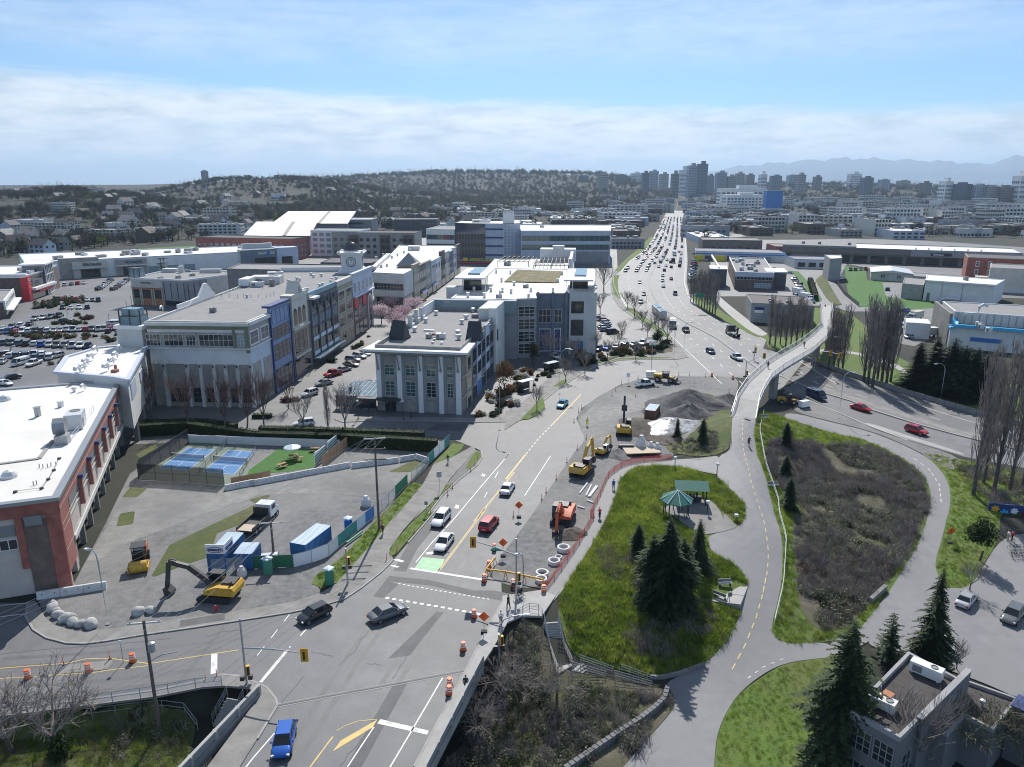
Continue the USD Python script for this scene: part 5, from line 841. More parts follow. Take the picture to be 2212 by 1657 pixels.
def storefront(x0,x1,h,wall,txt,tm,th,sig=None):
 m=MB();F.box(m,x0,x1,0,h,-3,1.0);s=obj('store_portal',m,wall,ml);w=x1-x0
 window(out(F,1.0),ml,x0+w*.22,x1-w*.22,.2,h*.52,4,2,'glass_dark','trim_dark',.15);m=MB();F.box(m,x0-.5,x1+.5,h*.58,h*.66,.5,2.2);obj('canopy',m,'wall_pale',ml)
 t=F.text(txt,x0+w*.3,h*.74,th,ml,tm,'sign_lettering',1.1,True)
storefront(fu(980),fu(1450),8.6,'wall_cream','Michaels','sign_black',1.5)
storefront(fu(1570),fu(1990),8.8,'wall_stone','PETSMART','sign_navy',1.2);
m=MB();xa=along(F,*m5(1700,315));F.box(m,xa-.2,xa-.05,6.4,7.6,.9,1.2);obj('sign_bar',m,'sign_red',ml)
xg0,xg1=along(F,*m6(135,600)),along(F,*m6(525,600));m=MB();F.box(m,xg0,xg1,0,10.4,-6,1.2);obj('grey_portal',m,'wall_slate',ml);window(out(F,1.2),ml,xg0+8,xg1-1,.2,5.4,5,2,'glass_dark','trim_dark',.15);F.text('SHOPPERS',xg0+10,7.6,1.3,ml,'sign_white',width=10,d=1.3);m=MB();F.box(m,xg1-6,xg1-4.4,7.2,9.2,1.1,1.4);obj('sign_emblem',m,'sign_blue',ml)
m=MB();F.box(m,xg1,F.L-.3,0,10.9,-8,.6);obj('white_portal',m,'wall_bluegrey',ml);window(out(F,.6),ml,xg1+3,F.L-4,.2,5.4,4,2,'glass_dark','trim_dark',.15)
for x0,x1 in((fu(2010),fu(2200)),(fu(2260),fu(2420)),(fu(2500),fu(2640))):window(F,ml,x0,x1,.4,4.0,4,1,'glass_pale','trim_grey',.12)
rg=random.Random(5)
for k in range(22):s_=rg.uniform(4,F.L-6);t_=rg.uniform(8,38);o=A+d*s_+n*t_;hvac(ml,o[0],o[1],9.15,rg.uniform(2,5),rg.uniform(1.5,3),rg.uniform(1,2.2),rg.uniform(-.3,.9),rg.choice(('metal_pale','metal_grey','wall_stone')))
m=MB();o=A+d*(F.L-22)+n*10;m.box(*o,9.1,18,2.5,4.2,math.atan2(d[1],d[0]));obj('roof_screen',m,'wall_pale',ml)
rb=thing('red_corner_building','two storey brown building with red corner and tall glass stair hall','building',None)
ft=[(-255,309),(-206.5,313),(-210.5,331.5),(-219,356),(-262,352)];mass(rb,ft,11.0,'brick_brown','roof_white',.6,.5,cap='wall_bluegrey')
m=MB();Ff=Face(ft[0],ft[1]);Ff.box(m,0,Ff.L,10.0,11.6,-.3,.6);obj('cornice',m,'trim_white',rb);Fr=Face(ft[1],ft[2]);m=MB();Ff.box(m,Ff.L-2.5,Ff.L+.3,0,10.5,-.3,.4);Fr.box(m,-.2,3,0,10.5,-.3,.4);obj('red_corner',m,'sign_red',rb);Fr.text('F',.6,8.0,1.5,rb,'sign_white',d=.5)
bands(Fr,rb,(5.8,),3.4,'glass_blue',3.2,None,mull=2.2);m=MB();Fr.box(m,3,Fr.L+8,4.2,5.2,.1,2.0);obj('canopy',m,'trim_white',rb);m=MB();Fr.box(m,8,Fr.L+4,2.8,4.1,.2,1.6);obj('red_awning',m,'sign_red',rb);m=MB();Fr.box(m,3.2,Fr.L,.2,2.6,.0,.12);obj('shopfront',m,'glass_dark',rb)
Fs=Face(ft[2],ft[3]);m=MB();Fs.box(m,0,14,0,13.4,-8,.6);gh=obj('glass_hall',m,'glass_blue',rb);m=MB();[Fs.box(m,x,x+.3,0,13.6,.5,.8)for x in np.linspace(0,14,6)];[Fs.box(m,0,14.2,z,z+.3,.5,.8)for z in(0.3,4.4,8.8,13.2)];obj('glass_hall_frame',m,'trim_white',gh);m=MB();Fs.box(m,-1,15,13.4,14.0,-9,1.6);obj('hall_roof',m,'trim_white',rb)
for k in range(7):hvac(rb,-212-k*6,325+(k%3)*6,10.5,2.4,1.8,1.2,.1,'metal_grey' if k%2 else 'metal_pale')
lb=thing('low_corner_shops','low brown and white shops at the edge of the car park','building',None)
ft=[(-240,262),(-188.5,271.0),(-206,303),(-250,300)];mass(lb,ft,6.6,'brick_brown','roof_grey',.6,.5,cap='trim_white');Fr=Face(ft[1],ft[2]);m=MB();Fr.box(m,-.2,Fr.L,3.2,6.8,-.3,.3);obj('white_upper_wall',m,'wall_white',lb)
for k in range(9):window(out(Fr,.3),lb,1.5+k*3.7,4.2+k*3.7,3.9,5.8,2,1,'glass_blue','trim_white')
m=MB();Fr.box(m,1,Fr.L,2.6,3.1,.2,2.4);obj('canopy',m,'trim_white',lb);m=MB();Fr.box(m,.5,Fr.L,.1,2.4,0,.12);obj('shopfront',m,'glass_dark',lb);Ff=Face(ft[0],ft[1]);m=MB();Ff.box(m,Ff.L-14,Ff.L-8,0,5.6,-1,4);obj('white_porch',m,'wall_pale',lb)
def block(name,label,ft,h,wall,roof='roof_grey',faces=(),cap=None,zg=None,par=.4):
 """A plain block; faces: (i, rows of z, window width, height, spacing, glass)."""
 t=thing(name,label,'building',None);z0=float(T(*np.mean(np.array(ft),0)))if zg is None else zg
 mass(t,ft,h+z0,wall,roof,par,.4,z0,cap=cap)
 for i,rows,w,wh,sp,g in faces:
  F=Face(ft[i],ft[(i+1)%len(ft)],z0);panes(F,t,np.arange(sp*.3,F.L-w,sp),rows,w,wh,g)
 return t
sp=thing('sports_hall','big hall under two broad sloping white metal roofs with grey side walls','building',None)
for(x0,x1,y0,y1,h)in((-186,-142,523,590,16.5),(-190,-132,600,690,21)):
 m=MB();m.add([(x0,y0,0),(x1,y0,0),(x1-12,y1,0),(x0-14,y1,0),(x0,y0,h-3),(x1,y0,h-3),(x1-12,y1,h+3),(x0-14,y1,h+3)],BOXF[:,:][:,:]*0+np.array([(0,3,1),(1,3,2),(4,5,6),(4,6,7),(0,1,5),(0,5,4),(1,2,6),(1,6,5),(2,3,7),(2,7,6),(3,0,4),(3,4,7)]));obj('hall',m,'wall_slate',sp)
 m=MB();m.quad((x0-1.5,y0-2,h-2.9),(x1+1.0,y0-2,h-2.9),(x1-11,y1+1,h+3.4),(x0-15,y1+1,h+3.4));v,f=m.arrays();m.add(v-(0,0,.5),f[:,::-1]);obj('roof',m,'roof_white',sp);m=MB();a=.62;m.beam((x0*(1-a)+x1*a,y0-2,h-2.7),((x0-14)*(1-a)+(x1-12)*a,y1,h+3.5),2.5,.1);obj('roof_gutter',m,'wall_stone',sp)
m=MB();m.box(-128,640,0,22,30,20);obj('side_block',m,'wall_slate',sp);bands(Face((-139,625),(-117,625)),sp,(12,16),1.6,'glass_dark',1)
block('red_apartment_block','four storey red and brown apartment block before the white sports roofs',[(-214,505),(-144,488),(-138,505),(-206,526)],14.0,'brick_red','roof_dark',[(0,(1.5,5,8.4),2.6,1.6,4.4,'glass_pale'),(1,(1.5,5,8.4),2.0,1.6,4,'glass_pale')],'wall_taupe')
block('white_apartment_block','white four storey apartment block with glazed balconies behind the red one',[(-140,520),(-105,512),(-102,540),(-140,545)],17.5,'wall_white','roof_grey',[(0,(2,6,10,13.6),3.4,2.2,5,'glass_pale')])
ap=block('stone_apartment_block','long four storey stone apartment block with dark tall windows behind the clock tower',[(-124,514),(-66,508),(-64,530),(-124,536)],16.5,'wall_stone','roof_dark',[(0,(2,6.2,10.6),2.2,2.0,4.6,'glass_dark')],'wall_taupe')
F=Face((-124,514),(-66,508))
for x in(12,34,50):m=MB();F.box(m,x,x+7,0,14.8,-.1,.8);q=obj('brown_bay',m,'brick_brown',ap);m=MB();[F.box(m,x+.8,x+3.2,z,z+2.6,.7,.95)for z in(1.2,5.4,9.8)];[F.box(m,x+3.9,x+6.3,z,z+2.6,.7,.95)for z in(1.2,5.4,9.8)];obj('window',m,'glass_dark',q)
block('dark_offices','long dark grey three storey office block among trees',[(-112,712),(-72,718),(-72,750),(-112,750)],16,'wall_dark','roof_dark',[(0,(3,7,11),3,1.4,5,'glass_dark')])
hb=block('hardware_shop','low dark shop with a tall orange sign cube behind the clock tower',[(-104,402),(-76,398),(-72,425),(-104,430)],7.5,'wall_dark','roof_dark',[(0,(1,),5,3,7,'glass_dark')]);m=MB();m.box(-90,404,5.5,6,5,7.5);ws=obj('sign_cube',m,'sign_red',hb)
Face((-93,401.4),(-87,401.4)).text('HOME',.6,9.6,1.6,hb,'sign_white',width=4.8)
block('car_deck','grey concrete parking deck with parked cars behind the shopping block',[(-110,285),(-64,278),(-60,300),(-112,305)],17.0,'concrete_old','roof_grey',[(0,(4,8,12),40,1.2,45,'interior_dark')])
dl=thing('car_dealer','two storey car showroom with white fascia, black corner blocks and cluttered flat roof','building',None)
mass(dl,[(106,350),(123,346),(142,417),(124,424)],8.4,'brick_brown','roof_grey',.7,.4,cap='trim_white')
F=Face((106,350),(123,346));m=MB();F.box(m,0,F.L,6.2,8.4,-.1,.6);obj('fascia',m,'wall_bluegrey',dl);window(F,dl,.6,F.L-.6,4.7,6.0,10,1,'glass_dark','frame_white',.12);window(F,dl,9,F.L-1,1.0,3.2,6,2,'glass_pale','frame_white',.1)
m=MB();m.box(101,362,0,8,14,8.8,-.25);obj('black_block',m,'wall_dark',dl);m=MB();m.box(128,359,0,9,16,7.6,-.25);obj('black_block',m,'wall_dark',dl);m=MB();m.box(128,359,7.6,9.6,16.6,.6,-.25);m.box(101,362,8.8,8.4,14.4,.4,-.25);obj('white_coping',m,'trim_white',dl);m=MB();m.beam((100,357,9.4),(113,420,9.4),.8,1.0);obj('white_coping',m,'trim_white',dl)
rg=random.Random(9)
for k in range(14):hvac(dl,111+rg.uniform(0,14)+k*.9,356+k*4.2,7.75,rg.uniform(1.2,3),1.6,rg.uniform(.8,1.7),-.2,rg.choice(('metal_pale','trim_grey','metal_grey')))
gb=thing('grey_workshop','plain grey flat-roofed workshop with small white and purple sign','building',None)
ft=[(86.5,263.5),(106.5,256.5),(112,277.5),(91,285)];mass(gb,ft,7.2,'wall_grey','roof_brown',.25,.3,cap='wall_stone');F=Face(ft[0],ft[1]);m=MB();F.box(m,1.2,4.2,3.6,4.6,-.05,.12);obj('sign_board',m,'sign_white',gb);m=MB();F.box(m,1.2,4.4,4.7,5.7,-.05,.12);obj('sign_board',m,'sign_navy',gb)
for(u,v)in((1050,980),(1060,1010),(1290,1010),(1190,1040)):hvac(gb,*P(*k4(u,v),6.95),6.95,1.8,1.3,.8,-.3,'metal_grey');
tk=block('tall_narrow_block','narrow three storey grey block with sloped white roof by the lane',[(163.5,381),(171,384),(178,402),(170,404)],11.5,'wall_grey','roof_white',[(1,(2,5,8),1.4,1.4,4,'glass_dark')])
wh=thing('clubhouse','long low cream hall with shallow pitched pale roof on the lawn','building',None)
a,b,c,e=np.array((187.5,385)),np.array((204,375)),np.array((213,397)),np.array((197,406));mass(wh,[a,b,c,e],4.4,'wall_cream','roof_grey',.1,.2);h=lambda o,z:(o[0],o[1],z)
m=MB();k=1.05;ce=(a+b+c+e)/4;A2,B2,C2,E2=[ce+(o-ce)*k for o in(a,b,c,e)];m.add([h(A2,4.3),h(B2,4.3),h(C2,4.3),h(E2,4.3),h((A2+B2)/2,5.6),h((C2+E2)/2,5.6)],[(0,4,5),(0,5,3),(1,2,5),(1,5,4),(0,1,4),(2,3,5),(0,3,2),(0,2,1)]);obj('pitched_roof',m,'metal_pale',wh)
F=Face(a,b);[window(F,wh,x,x+2.2,1.5,3.3,3,2,'glass_dark','frame_white',.12)for x in(4.5,12)];mass(wh,[(204,376),(222,366),(228,378),(211,392)],3.2,'wall_grey','roof_grey',.2,.2)
wa=thing('white_warehouse','large white metal warehouse with low pitched roof and silver duct','building',None)
a,b,c,e=np.array((177,315.0)),np.array((197,299.5)),np.array((213,318)),np.array((190,338));mass(wa,[a,b,c,e],8.6,'wall_white','roof_white',.3,.3,cap='trim_white');F=Face(a,b);m=MB();[F.box(m,x,x+.18,0,8.4,-.1,.12)for x in(6.5,14)];obj('downpipe',m,'metal_grey',wa);m=MB();F.box(m,-.3,F.L+.3,8.3,8.9,-.2,.5);obj('eaves',m,'trim_white',wa)
m=MB();m.tube([F.pt(7,.2,2),F.pt(7.5,1.6,2.2),F.pt(9,2.0,2.2),F.pt(14,2.0,2.2)],.9,10);obj('silver_duct',m,'metal_pale',wa);hvac(wa,196,318,8.3,1.5,1.5,1.6,0,'trim_grey');m=MB();F.box(m,1.2,2.4,0,3.5,-.1,.1);obj('dark_door',m,'wall_taupe',wa)
mass(wa,[(171,322),(177,316),(190,338),(184,345)],6.5,'wall_stone','roof_grey',.3,.3)
sc=block('brick_school','three storey red brick block with white window surrounds and grey parapet',[(236,384),(262,371),(274,392),(248,407)],12.0,'brick_red','roof_dark',[],'wall_stone');F=Face((236,384),(262,371));[window(F,sc,x,x+1.3,z,z+2.2,1,2,'glass_dark','frame_white',.16,sur='trim_white')for x in(4,9.5)for z in(3.4,7.6)]
be=block('beige_hall','windowless beige hall with stepped porch beside the brick school',[(222,343),(237,333.5),(250,352),(234,362)],11.2,'wall_cream','roof_grey');m=MB();m.box(221,347,0,5,6,6.5,-.55);obj('porch',m,'wall_cream',be);F=Face((222,343),(237,333.5));window(F,be,7,9.5,1.0,2.2,3,1,'glass_dark');m=MB();F.box(m,0,F.L,0,2.6,-.1,.08);obj('pale_base',m,'wall_pale',be)
block('brick_school_wing','dark brick wing with white windows at the edge of the view',[(262,360),(300,345),(310,370),(272,386)],12.0,'brick_brown','roof_dark',[(0,(2.5,6.5),1.6,2.2,5,'glass_pale')])
ls=thing('long_strip_store','very long low store with grey fascia, white roof stretch and dark shaded shopfronts','building',None)
mass(ls,[(178,490),(300,436),(316,470),(196,530)],9.4,'wall_taupe','roof_white',.5,.5,cap='wall_grey');F=Face((178,490),(300,436));m=MB();F.box(m,0,F.L,5.6,8.6,-.2,.7);obj('fascia',m,'wall_taupe',ls);m=MB();F.box(m,75,F.L,5.2,9.4,-.2,1.1);obj('grey_fascia',m,'wall_grey',ls);m=MB();F.box(m,86,97,6.0,7.8,1.0,1.3);sb=obj('sign_board',m,'sign_black',ls);F.text('Windsor',87,6.3,1.1,ls,'sign_white',d=1.4)
for k in range(13):m=MB();F.box(m,3+k*10,11+k*10,.3,4.6,-.1,.06);obj('shopfront',m,'glass_dark',ls)
m=MB();F.box(m,0,44,8.9,10.2,-38,.2);obj('grey_roof_stretch',m,'roof_grey',ls);[hvac(ls,*F.pt(x,10.2,-12)[:2],10.1,2,1.6,1.4,-.4,'trim_grey')for x in(12,22,40)];[vent(ls,*F.pt(x,0,-6)[:2],8.9,.5,1.2,'box')for x in range(78,120,7)]
bl=thing('blue_trimmed_store','grey store with bright blue pipe trim, sky blue corner gable and two roof levels','building',None)
mass(bl,[(134,221),(165,203),(200,226),(143,246)],7.0,'wall_white','roof_grey',.3,.4,cap='wall_stone',base=True);mass(bl,[(137.5,226),(176,204.5),(196,226),(145,246)],10.4,'wall_pale','roof_grey',.3,.4,cap='trim_white');F=Face((137.5,226),(176,204.5));m=MB();[F.box(m,x,x+.12,7,10.1,-.1,.12)for x in np.arange(1,43,1.9)];obj('panel_joints',m,'trim_grey',bl)
F=Face((134,221),(165,203));m=MB();F.box(m,1.5,19.5,6.6,7.4,-.1,.9);obj('blue_trim',m,'sky_blue',bl);m=MB();p0=F.pt(-.5,6.2,.8);m.add([p0,F.pt(1.8,7.4,.8),F.pt(1.8,8.0,-6),F.pt(-.8,8.6,-6),F.pt(-.5,5.6,.8),F.pt(1.8,6.6,.8),F.pt(1.8,7.4,-6),F.pt(-.8,8.0,-6)],[(0,1,2),(0,2,3),(4,6,5),(4,7,6),(0,4,5),(0,5,1),(1,5,6),(1,6,2),(2,6,7),(2,7,3),(3,7,4),(3,4,0)]);obj('sky_blue_gable',m,'sky_blue',bl);m=MB();p0=F.pt(20.5,6.0,.9);[m.beam(F.pt(19.5+i*.5,7.2-i*.5,.9),F.pt(19.5+i*.5,7.6-i*.3,-5),.4)for i in range(5)];obj('sky_blue_gable',m,'sky_blue',bl)
m=MB();F.box(m,5.5,13.5,2.6,3.8,-.05,.2);obj('blue_sign',m,'sign_blue',bl);[hvac(bl,*P(*k5(u,v),6.9),6.7,1.6,1.2,1.3,-.5,'wall_white')for u,v in((1620,1350),(1730,1400),(1590,1320))];m=MB();p=P(*k5(1590,1150),10.2);m.tube([(*p,10.1),(*p,12.2),(p[0]+1,p[1]-.5,13),(p[0]+2,p[1]-1,12.6)],.5,10);m.beam((*P(*k5(1400,1180),10.2),10.6),(*P(*k5(1570,1170),10.2),10.6),.7);obj('roof_duct',m,'metal_pale',bl)
Fl=Face((143,246),(134,221));m=MB();Fl.box(m,-2,Fl.L-2,-.3,10.2,-.5,.3);obj('concrete_side_wall',m,'concrete_old',bl);m=MB();m.box(133,238,0,7,9,5.2,-.4);obj('white_shed',m,'wall_white',bl)
rs=thing('roadside_shops','row of low shops with blue and white fascia stripes beyond the showroom','building',None)
mass(rs,[(121,490),(174,472),(178,498),(126,512)],6.0,'wall_pale','roof_grey',.3,.4,cap='sign_blue');F=Face((118,486),(173,470));m=MB();F.box(m,0,F.L,4.4,5.2,-.1,.5);obj('blue_stripe',m,'sign_blue',rs);[obj('shopfront',(lambda q:(F.box(q,1+k*7,6.6+k*7,.2,3.6,-.1,.08),q)[1])(MB()),mt,rs)for k,mt in enumerate(('sign_yellow','brick_brown','sign_yellow','glass_dark','glass_dark','glass_dark','glass_pale'))]
block('flat_roof_canopy_shop','pale square shop with deep blue fascia beside the row of shops',[(168,440),(192,434),(196,456),(170,462)],5.5,'wall_pale','roof_grey',[(0,(1,),4,2.6,6,'glass_dark')],'sign_blue')
block('brown_strip_shops','brown stone shops with a red corner block beyond the blue striped row',[(142,556),(184,548),(188,575),(146,583)],8.5,'wall_taupe','roof_grey',[(0,(1,5),3,2.2,5,'glass_dark')]);block('red_flat_block','low dark red shop beside the brown stone shops',[(184,520),(208,516),(210,540),(186,545)],6.5,'brick_red','roof_grey')
rough('near_wall',(.13,.132,.136),(.17,.172,.176),.5,5.0,.8);rough('near_roof',(.048,.042,.042),(.085,.077,.075),.8,8.0,.9,.3,.7,.3,12.0)
nr=thing('near_grey_building','two storey grey building with brown gravel roof and white rooftop units, nearest the camera','building',None)
rz0=-6.5;e0=[P(*k6(440,920),1.5),P(*k6(950,1205),1.5),P(*k6(1560,600),1.5),P(*k6(1030,320),1.5)]
mass(nr,e0,1.5,'near_wall','near_roof',.5,.32,z0=rz0,cap='wall_grey');F=Face(e0[0],e0[1],rz0)
L_=F.L
for z0,z1 in((4.4,6.6),(.9,3.2)):
 for a,b in((.3,L_*.48),(L_*.54,L_-.35)):window(F,nr,a,b,z0,z1,3,3,'glass_dark','wall_grey',.07)
Rr_=Face(e0[1],e0[2],rz0);m=MB();Rr_.box(m,3.6,Rr_.L+1.8,0,8.2,-.15,.32);obj('party_wall',m,'near_wall',nr);m=MB();Rr_.box(m,3.5,Rr_.L+1.9,8.2,8.3,-.2,.37);obj('coping',m,'wall_grey',nr);window(Rr_,nr,1.2,2.8,3.2,5.4,2,2,'glass_dark','wall_grey')
q0=[P(*k6(1240,1060),-.5),P(*k6(1430,1165),-.5),P(*k6(1610,970),-.5),P(*k6(1900,1120),-.5),P(*k6(2160,800),-.5),P(*k6(1590,600),-.5)]
mass(nr,q0,-.5,'near_wall','near_roof',.4,.25,z0=rz0,cap='wall_grey')
m=MB();m.box(*P(*k6(2260,890),0.0),.0,2.4,2.4,.15,.7);obj('blue_roof_panel',m,'sign_navy',nr);m=MB();m.box(*P(*k6(2260,890),0.0),rz0,2.2,2.2,6.5,.7);obj('corner_block',m,'near_wall',nr)
a_=math.atan2(e0[2][1]-e0[1][1],e0[2][0]-e0[1][0])
hvac(nr,*P(*k6(1210,560),1.1),1.05,2.9,1.1,1.1,a_-1.57+.1,'wall_white');hvac(nr,*P(*k6(770,890),1.1),1.05,2.2,1.1,.9,a_-1.57+.1,'wall_white');m=MB();m.box(*P(*k6(810,850),1.1),2.12,.9,.9,.05,a_);obj('rusty_lid',m,'brick_orange',nr)
vent(nr,*P(*k6(1790,850),-.5),-.8,.3,.7);vent(nr,*P(*k6(750,720),1.1),1.05,.08,.5,'goose')
def leafmat(name,c1,c2,trans=.25,scale=1.2):
 _mats[name]=material(name,{'g':('geometry',{}),'oi':('object_info',{}),'n':('noise_texture',{'scale':scale,'detail':3.0}),'ad':('math',{'math_type':'multiply_add','value2':.35,'value3':-.17}),'su':('math',{'math_type':'add'}),'r':('rgb_ramp',{'ramp':[(.3,c1),(.7,c2)]}),'d':('principled_bsdf',{'roughness':.75,'specular_ior_level':.25}),'t':('translucent_bsdf',{}),'m':('mix_closure',{'fac':trans})},[('g.position','n.vector'),('oi.random','ad.value1'),('n.fac','su.value1'),('ad.value','su.value2'),('su.value','r.fac'),('r.color','d.base_color'),('r.color','t.color'),('d.BSDF','m.closure1'),('t.BSDF','m.closure2')],surface='m.closure')
leafmat('needles',(.014,.028,.014),(.062,.088,.036),.18);leafmat('needles_pale',(.030,.050,.026),(.070,.095,.050),.2);leafmat('leaves',(.018,.036,.010),(.055,.080,.022),.25);leafmat('leaves_bright',(.07,.12,.015),(.14,.19,.035),.35)
leafmat('leaves_olive',(.05,.058,.024),(.11,.115,.05),.3);leafmat('hedge_leaves',(.010,.022,.008),(.034,.055,.016),.15);leafmat('bramble_leaves',(.11,.125,.075),(.31,.31,.235),.3);leafmat('dead_leaves',(.10,.07,.052),(.24,.18,.14),.2);leafmat('blossom',(.52,.36,.40),(.78,.64,.68),.3);leafmat('white_blossom',(.55,.55,.50),(.75,.75,.72),.3);leafmat('red_leaves',(.07,.02,.022),(.16,.05,.05),.25);leafmat('rust_leaves',(.14,.08,.035),(.24,.14,.06),.3)
leafmat('blades',(.13,.21,.018),(.38,.46,.085),.45,.22);leafmat('straw',(.16,.15,.07),(.30,.28,.14),.3)
rough('bark',(.055,.046,.038),(.115,.10,.085),3.0,4.0,.95,space='object');rough('bark_grey',(.095,.086,.078),(.165,.152,.138),3.0,4.0,.95,space='object');rough('twigs',(.18,.15,.132),(.31,.27,.24),.5,3.0,.95);rough('twigs_red',(.10,.06,.054),(.165,.10,.088),.5,3.0,.95);rough('twigs_green',(.095,.095,.05),(.16,.155,.085),.5,3.0,.95)
def rot_about(d,ax,a):
 return d*math.cos(a)+np.cross(ax,d)*math.sin(a)+ax*np.dot(ax,d)*(1-math.cos(a))
def unit(v):return v/(np.linalg.norm(v)+1e-12)
def bare_tree(rng,h,lv,n,spread=.75,up=.35,r0=.16,trunk=.28,minr=.014,lean=.03):
 """Trunk and branching limbs: returns (trunk, limbs)."""
 tm,lm=MB(),MB()
 th=h*trunk;top=np.array([rng.uniform(-lean,lean)*h,rng.uniform(-lean,lean)*h,th])
 tm.tube([(0,0,-.4),top*.5+(rng.uniform(-.1,.1),0,0),top],[r0*1.15,r0,r0*.85],7)
 def grow(p,d,L,r,k):
  q1=p+d*L*.5+np.array([rng.uniform(-.06,.06)*L for _ in range(3)]);d2=unit(d+np.array([rng.uniform(-.25,.25),rng.uniform(-.25,.25),up*.5]));q2=q1+d2*L*.5
  lm.tube([p,q1,q2],[r,r*.8,max(r*.55,minr*.8)],5 if k>=lv else(4 if k>1 else 3),cap=False)
  if k<=0:return
  for i in range(n[k]):
   t=rng.uniform(.35,1.0);o=p+(q1-p)*t*2 if t<.5 else q1+(q2-q1)*(t-.5)*2
   ax=unit(np.cross(d2,np.array([rng.uniform(-1,1),rng.uniform(-1,1),rng.uniform(-1,1)])));e=unit(rot_about(d2,ax,rng.uniform(.35,1.0)*spread)+np.array([0,0,up*.5]))
   grow(o,e,L*rng.uniform(.48,.72),max(r*.5,minr),k-1)
 m=n[-1]
 for i in range(m):
  a=i*2.4+rng.uniform(-.3,.3);s=rng.uniform(.35,1.0)*spread
  grow(top*rng.uniform(.72,1.0),unit(np.array([math.cos(a)*s,math.sin(a)*s,1.0])),h*rng.uniform(.34,.46),r0*.55,lv)
 return tm,lm
def conifer(rng,h,R,droop=.3,dens=1.0,ragged=.25,base=.08):
 tm,cm=MB(),MB();tm.tube([(0,0,-.5),(0,0,h*.6),(0,0,h*.97)],[h*.018,h*.010,.03],6)
 rg0=rng.uniform(0,6);nw=int(h*2.3*dens)+6;V,Fc=[],[]
 for w in range(nw):
  t=base+(1-base)*w/nw;z=h*t;L=R*(1-t)**.58*.96+.12;nb=max(4,int(9*dens*(1-t)**.5)+1);a0=rng.uniform(0,6.3)
  for b in range(nb):
   a=a0+b*2*math.pi/nb+rng.uniform(-.25,.25);l=L*rng.uniform(1-ragged*1.4,1+ragged*.6)*(.74+.26*math.sin(2*a+rg0+t*5)+.16*math.sin(3*a-t*9+rg0));dr=droop*rng.uniform(.5,1.4);ns=max(3,int(l*3.2))
   ca,sa=math.cos(a),math.sin(a)
   for k in range(ns):
    q=(k+.6)/ns;r=l*q;zz=z-dr*l*q*q+l*.12*q;wd=(.34*l*(1-q*.75)+.12)*rng.uniform(.7,1.2);ln=l/ns*1.9
    for sgn in(-1,1):
     ha=sgn*rng.uniform(.5,1.0);dx,dy=math.cos(a+ha),math.sin(a+ha);i=len(V)
     V+=[(ca*(r-ln*.3),sa*(r-ln*.3),zz),(ca*(r+ln*.45),sa*(r+ln*.45),zz-.04*l),(ca*r+dx*wd,sa*r+dy*wd,zz-rng.uniform(.05,.38)*wd-.05)]
     Fc.append((i,i+1,i+2))
 return tm,cm.add(V,Fc)
def leaf_cloud(rng,n,rx,ry,rz,s,zc=0.0,hollow=.55,lumps=5):
 """Leaf-sized faces through a lumpy volume."""
 m=MB();g=np.random.default_rng(rng.randint(0,10**6));C=g.normal(size=(lumps,3));C/=np.linalg.norm(C,axis=1,keepdims=True);C*=g.uniform(.25,.62,(lumps,1));k=g.integers(0,lumps,n)
 d=g.normal(size=(n,3));d/=np.linalg.norm(d,axis=1,keepdims=True);rad=g.uniform(hollow,1,(n,1))**.7*g.uniform(.35,.62,(lumps,1))[k]
 p=(C[k]+d*rad);p[:,2]=np.abs(p[:,2]+.15)if zc is None else p[:,2];p=p*(rx,ry,rz)+(0,0,0 if zc is None else zc)
 a,b=g.normal(size=(n,3)),g.normal(size=(n,3));a/=np.linalg.norm(a,axis=1,keepdims=True);b=np.cross(a,b);b/=np.linalg.norm(b,axis=1,keepdims=True);ss=s*g.uniform(.6,1.3,(n,1))
 v=np.stack([p-a*ss,p+b*ss*.6,p+a*ss,p-b*ss*.6],1).reshape(-1,3);i=np.arange(n)[:,None]*4
 return m.add(v,np.concatenate([i+[0,1,2],i+[0,2,3]]))
def poplar(rng,h,w,minr=.022):
 tm,cm=MB(),MB();tm.tube([(0,0,-.4),(.1,0,h*.5),(.05,.1,h*.96)],[h*.014,h*.008,.03],6)
 for i in range(int(h*7)):
  z=h*rng.uniform(.10,.92);a=rng.uniform(0,6.3);L=(h-z)*rng.uniform(.25,.5)+1.0;o=np.array([0,0,z]);wd=w*rng.uniform(.4,1.0)*(1-.55*z/h)
  q1=o+(math.cos(a)*wd*.7,math.sin(a)*wd*.7,L*.35);q2=o+(math.cos(a)*wd,math.sin(a)*wd,L);cm.tube([o,q1,q2],[.05,.035,minr*.8],3,cap=False)
  for k in range(5):
   t=rng.uniform(.1,.95);p=q1+(q2-q1)*t;b=rng.uniform(0,6.3);l=rng.uniform(.5,1.5);cm.tube([p,p+(math.cos(b)*.25*l,math.sin(b)*.25*l,l)],[minr,minr*.7],3,cap=False)
 return tm,cm
def tree_kind(name,tc,tmat,cmat,extra=None):
 k=kind_of(name);obj('trunk',tc[0],tmat,k);obj('crown',tc[1],cmat,k)
 if extra:obj(extra[0],extra[1],extra[2],k)
 return k
rt=lambda s:random.Random(s)
K_FIR=[tree_kind('fir',conifer(rt(s),14,3.6,.32,1.7,.35,.04),'bark','needles')for s in(1,2,3)]
K_BIGFIR=[tree_kind('big_fir',conifer(rt(s),19,5.0,.45,1.75,.45,.03),'bark','needles')for s in(5,6)]
K_PINE=[tree_kind('young_pine',conifer(rt(s),9,2.9,.05,1.0,.4,.10),'bark','needles_pale')for s in(8,)]
K_BARE=[tree_kind('bare_tree',bare_tree(rt(s),8.5,3,[0,4,4,5,7],.75,.45,.13),'bark_grey','twigs')for s in(11,12,13)]
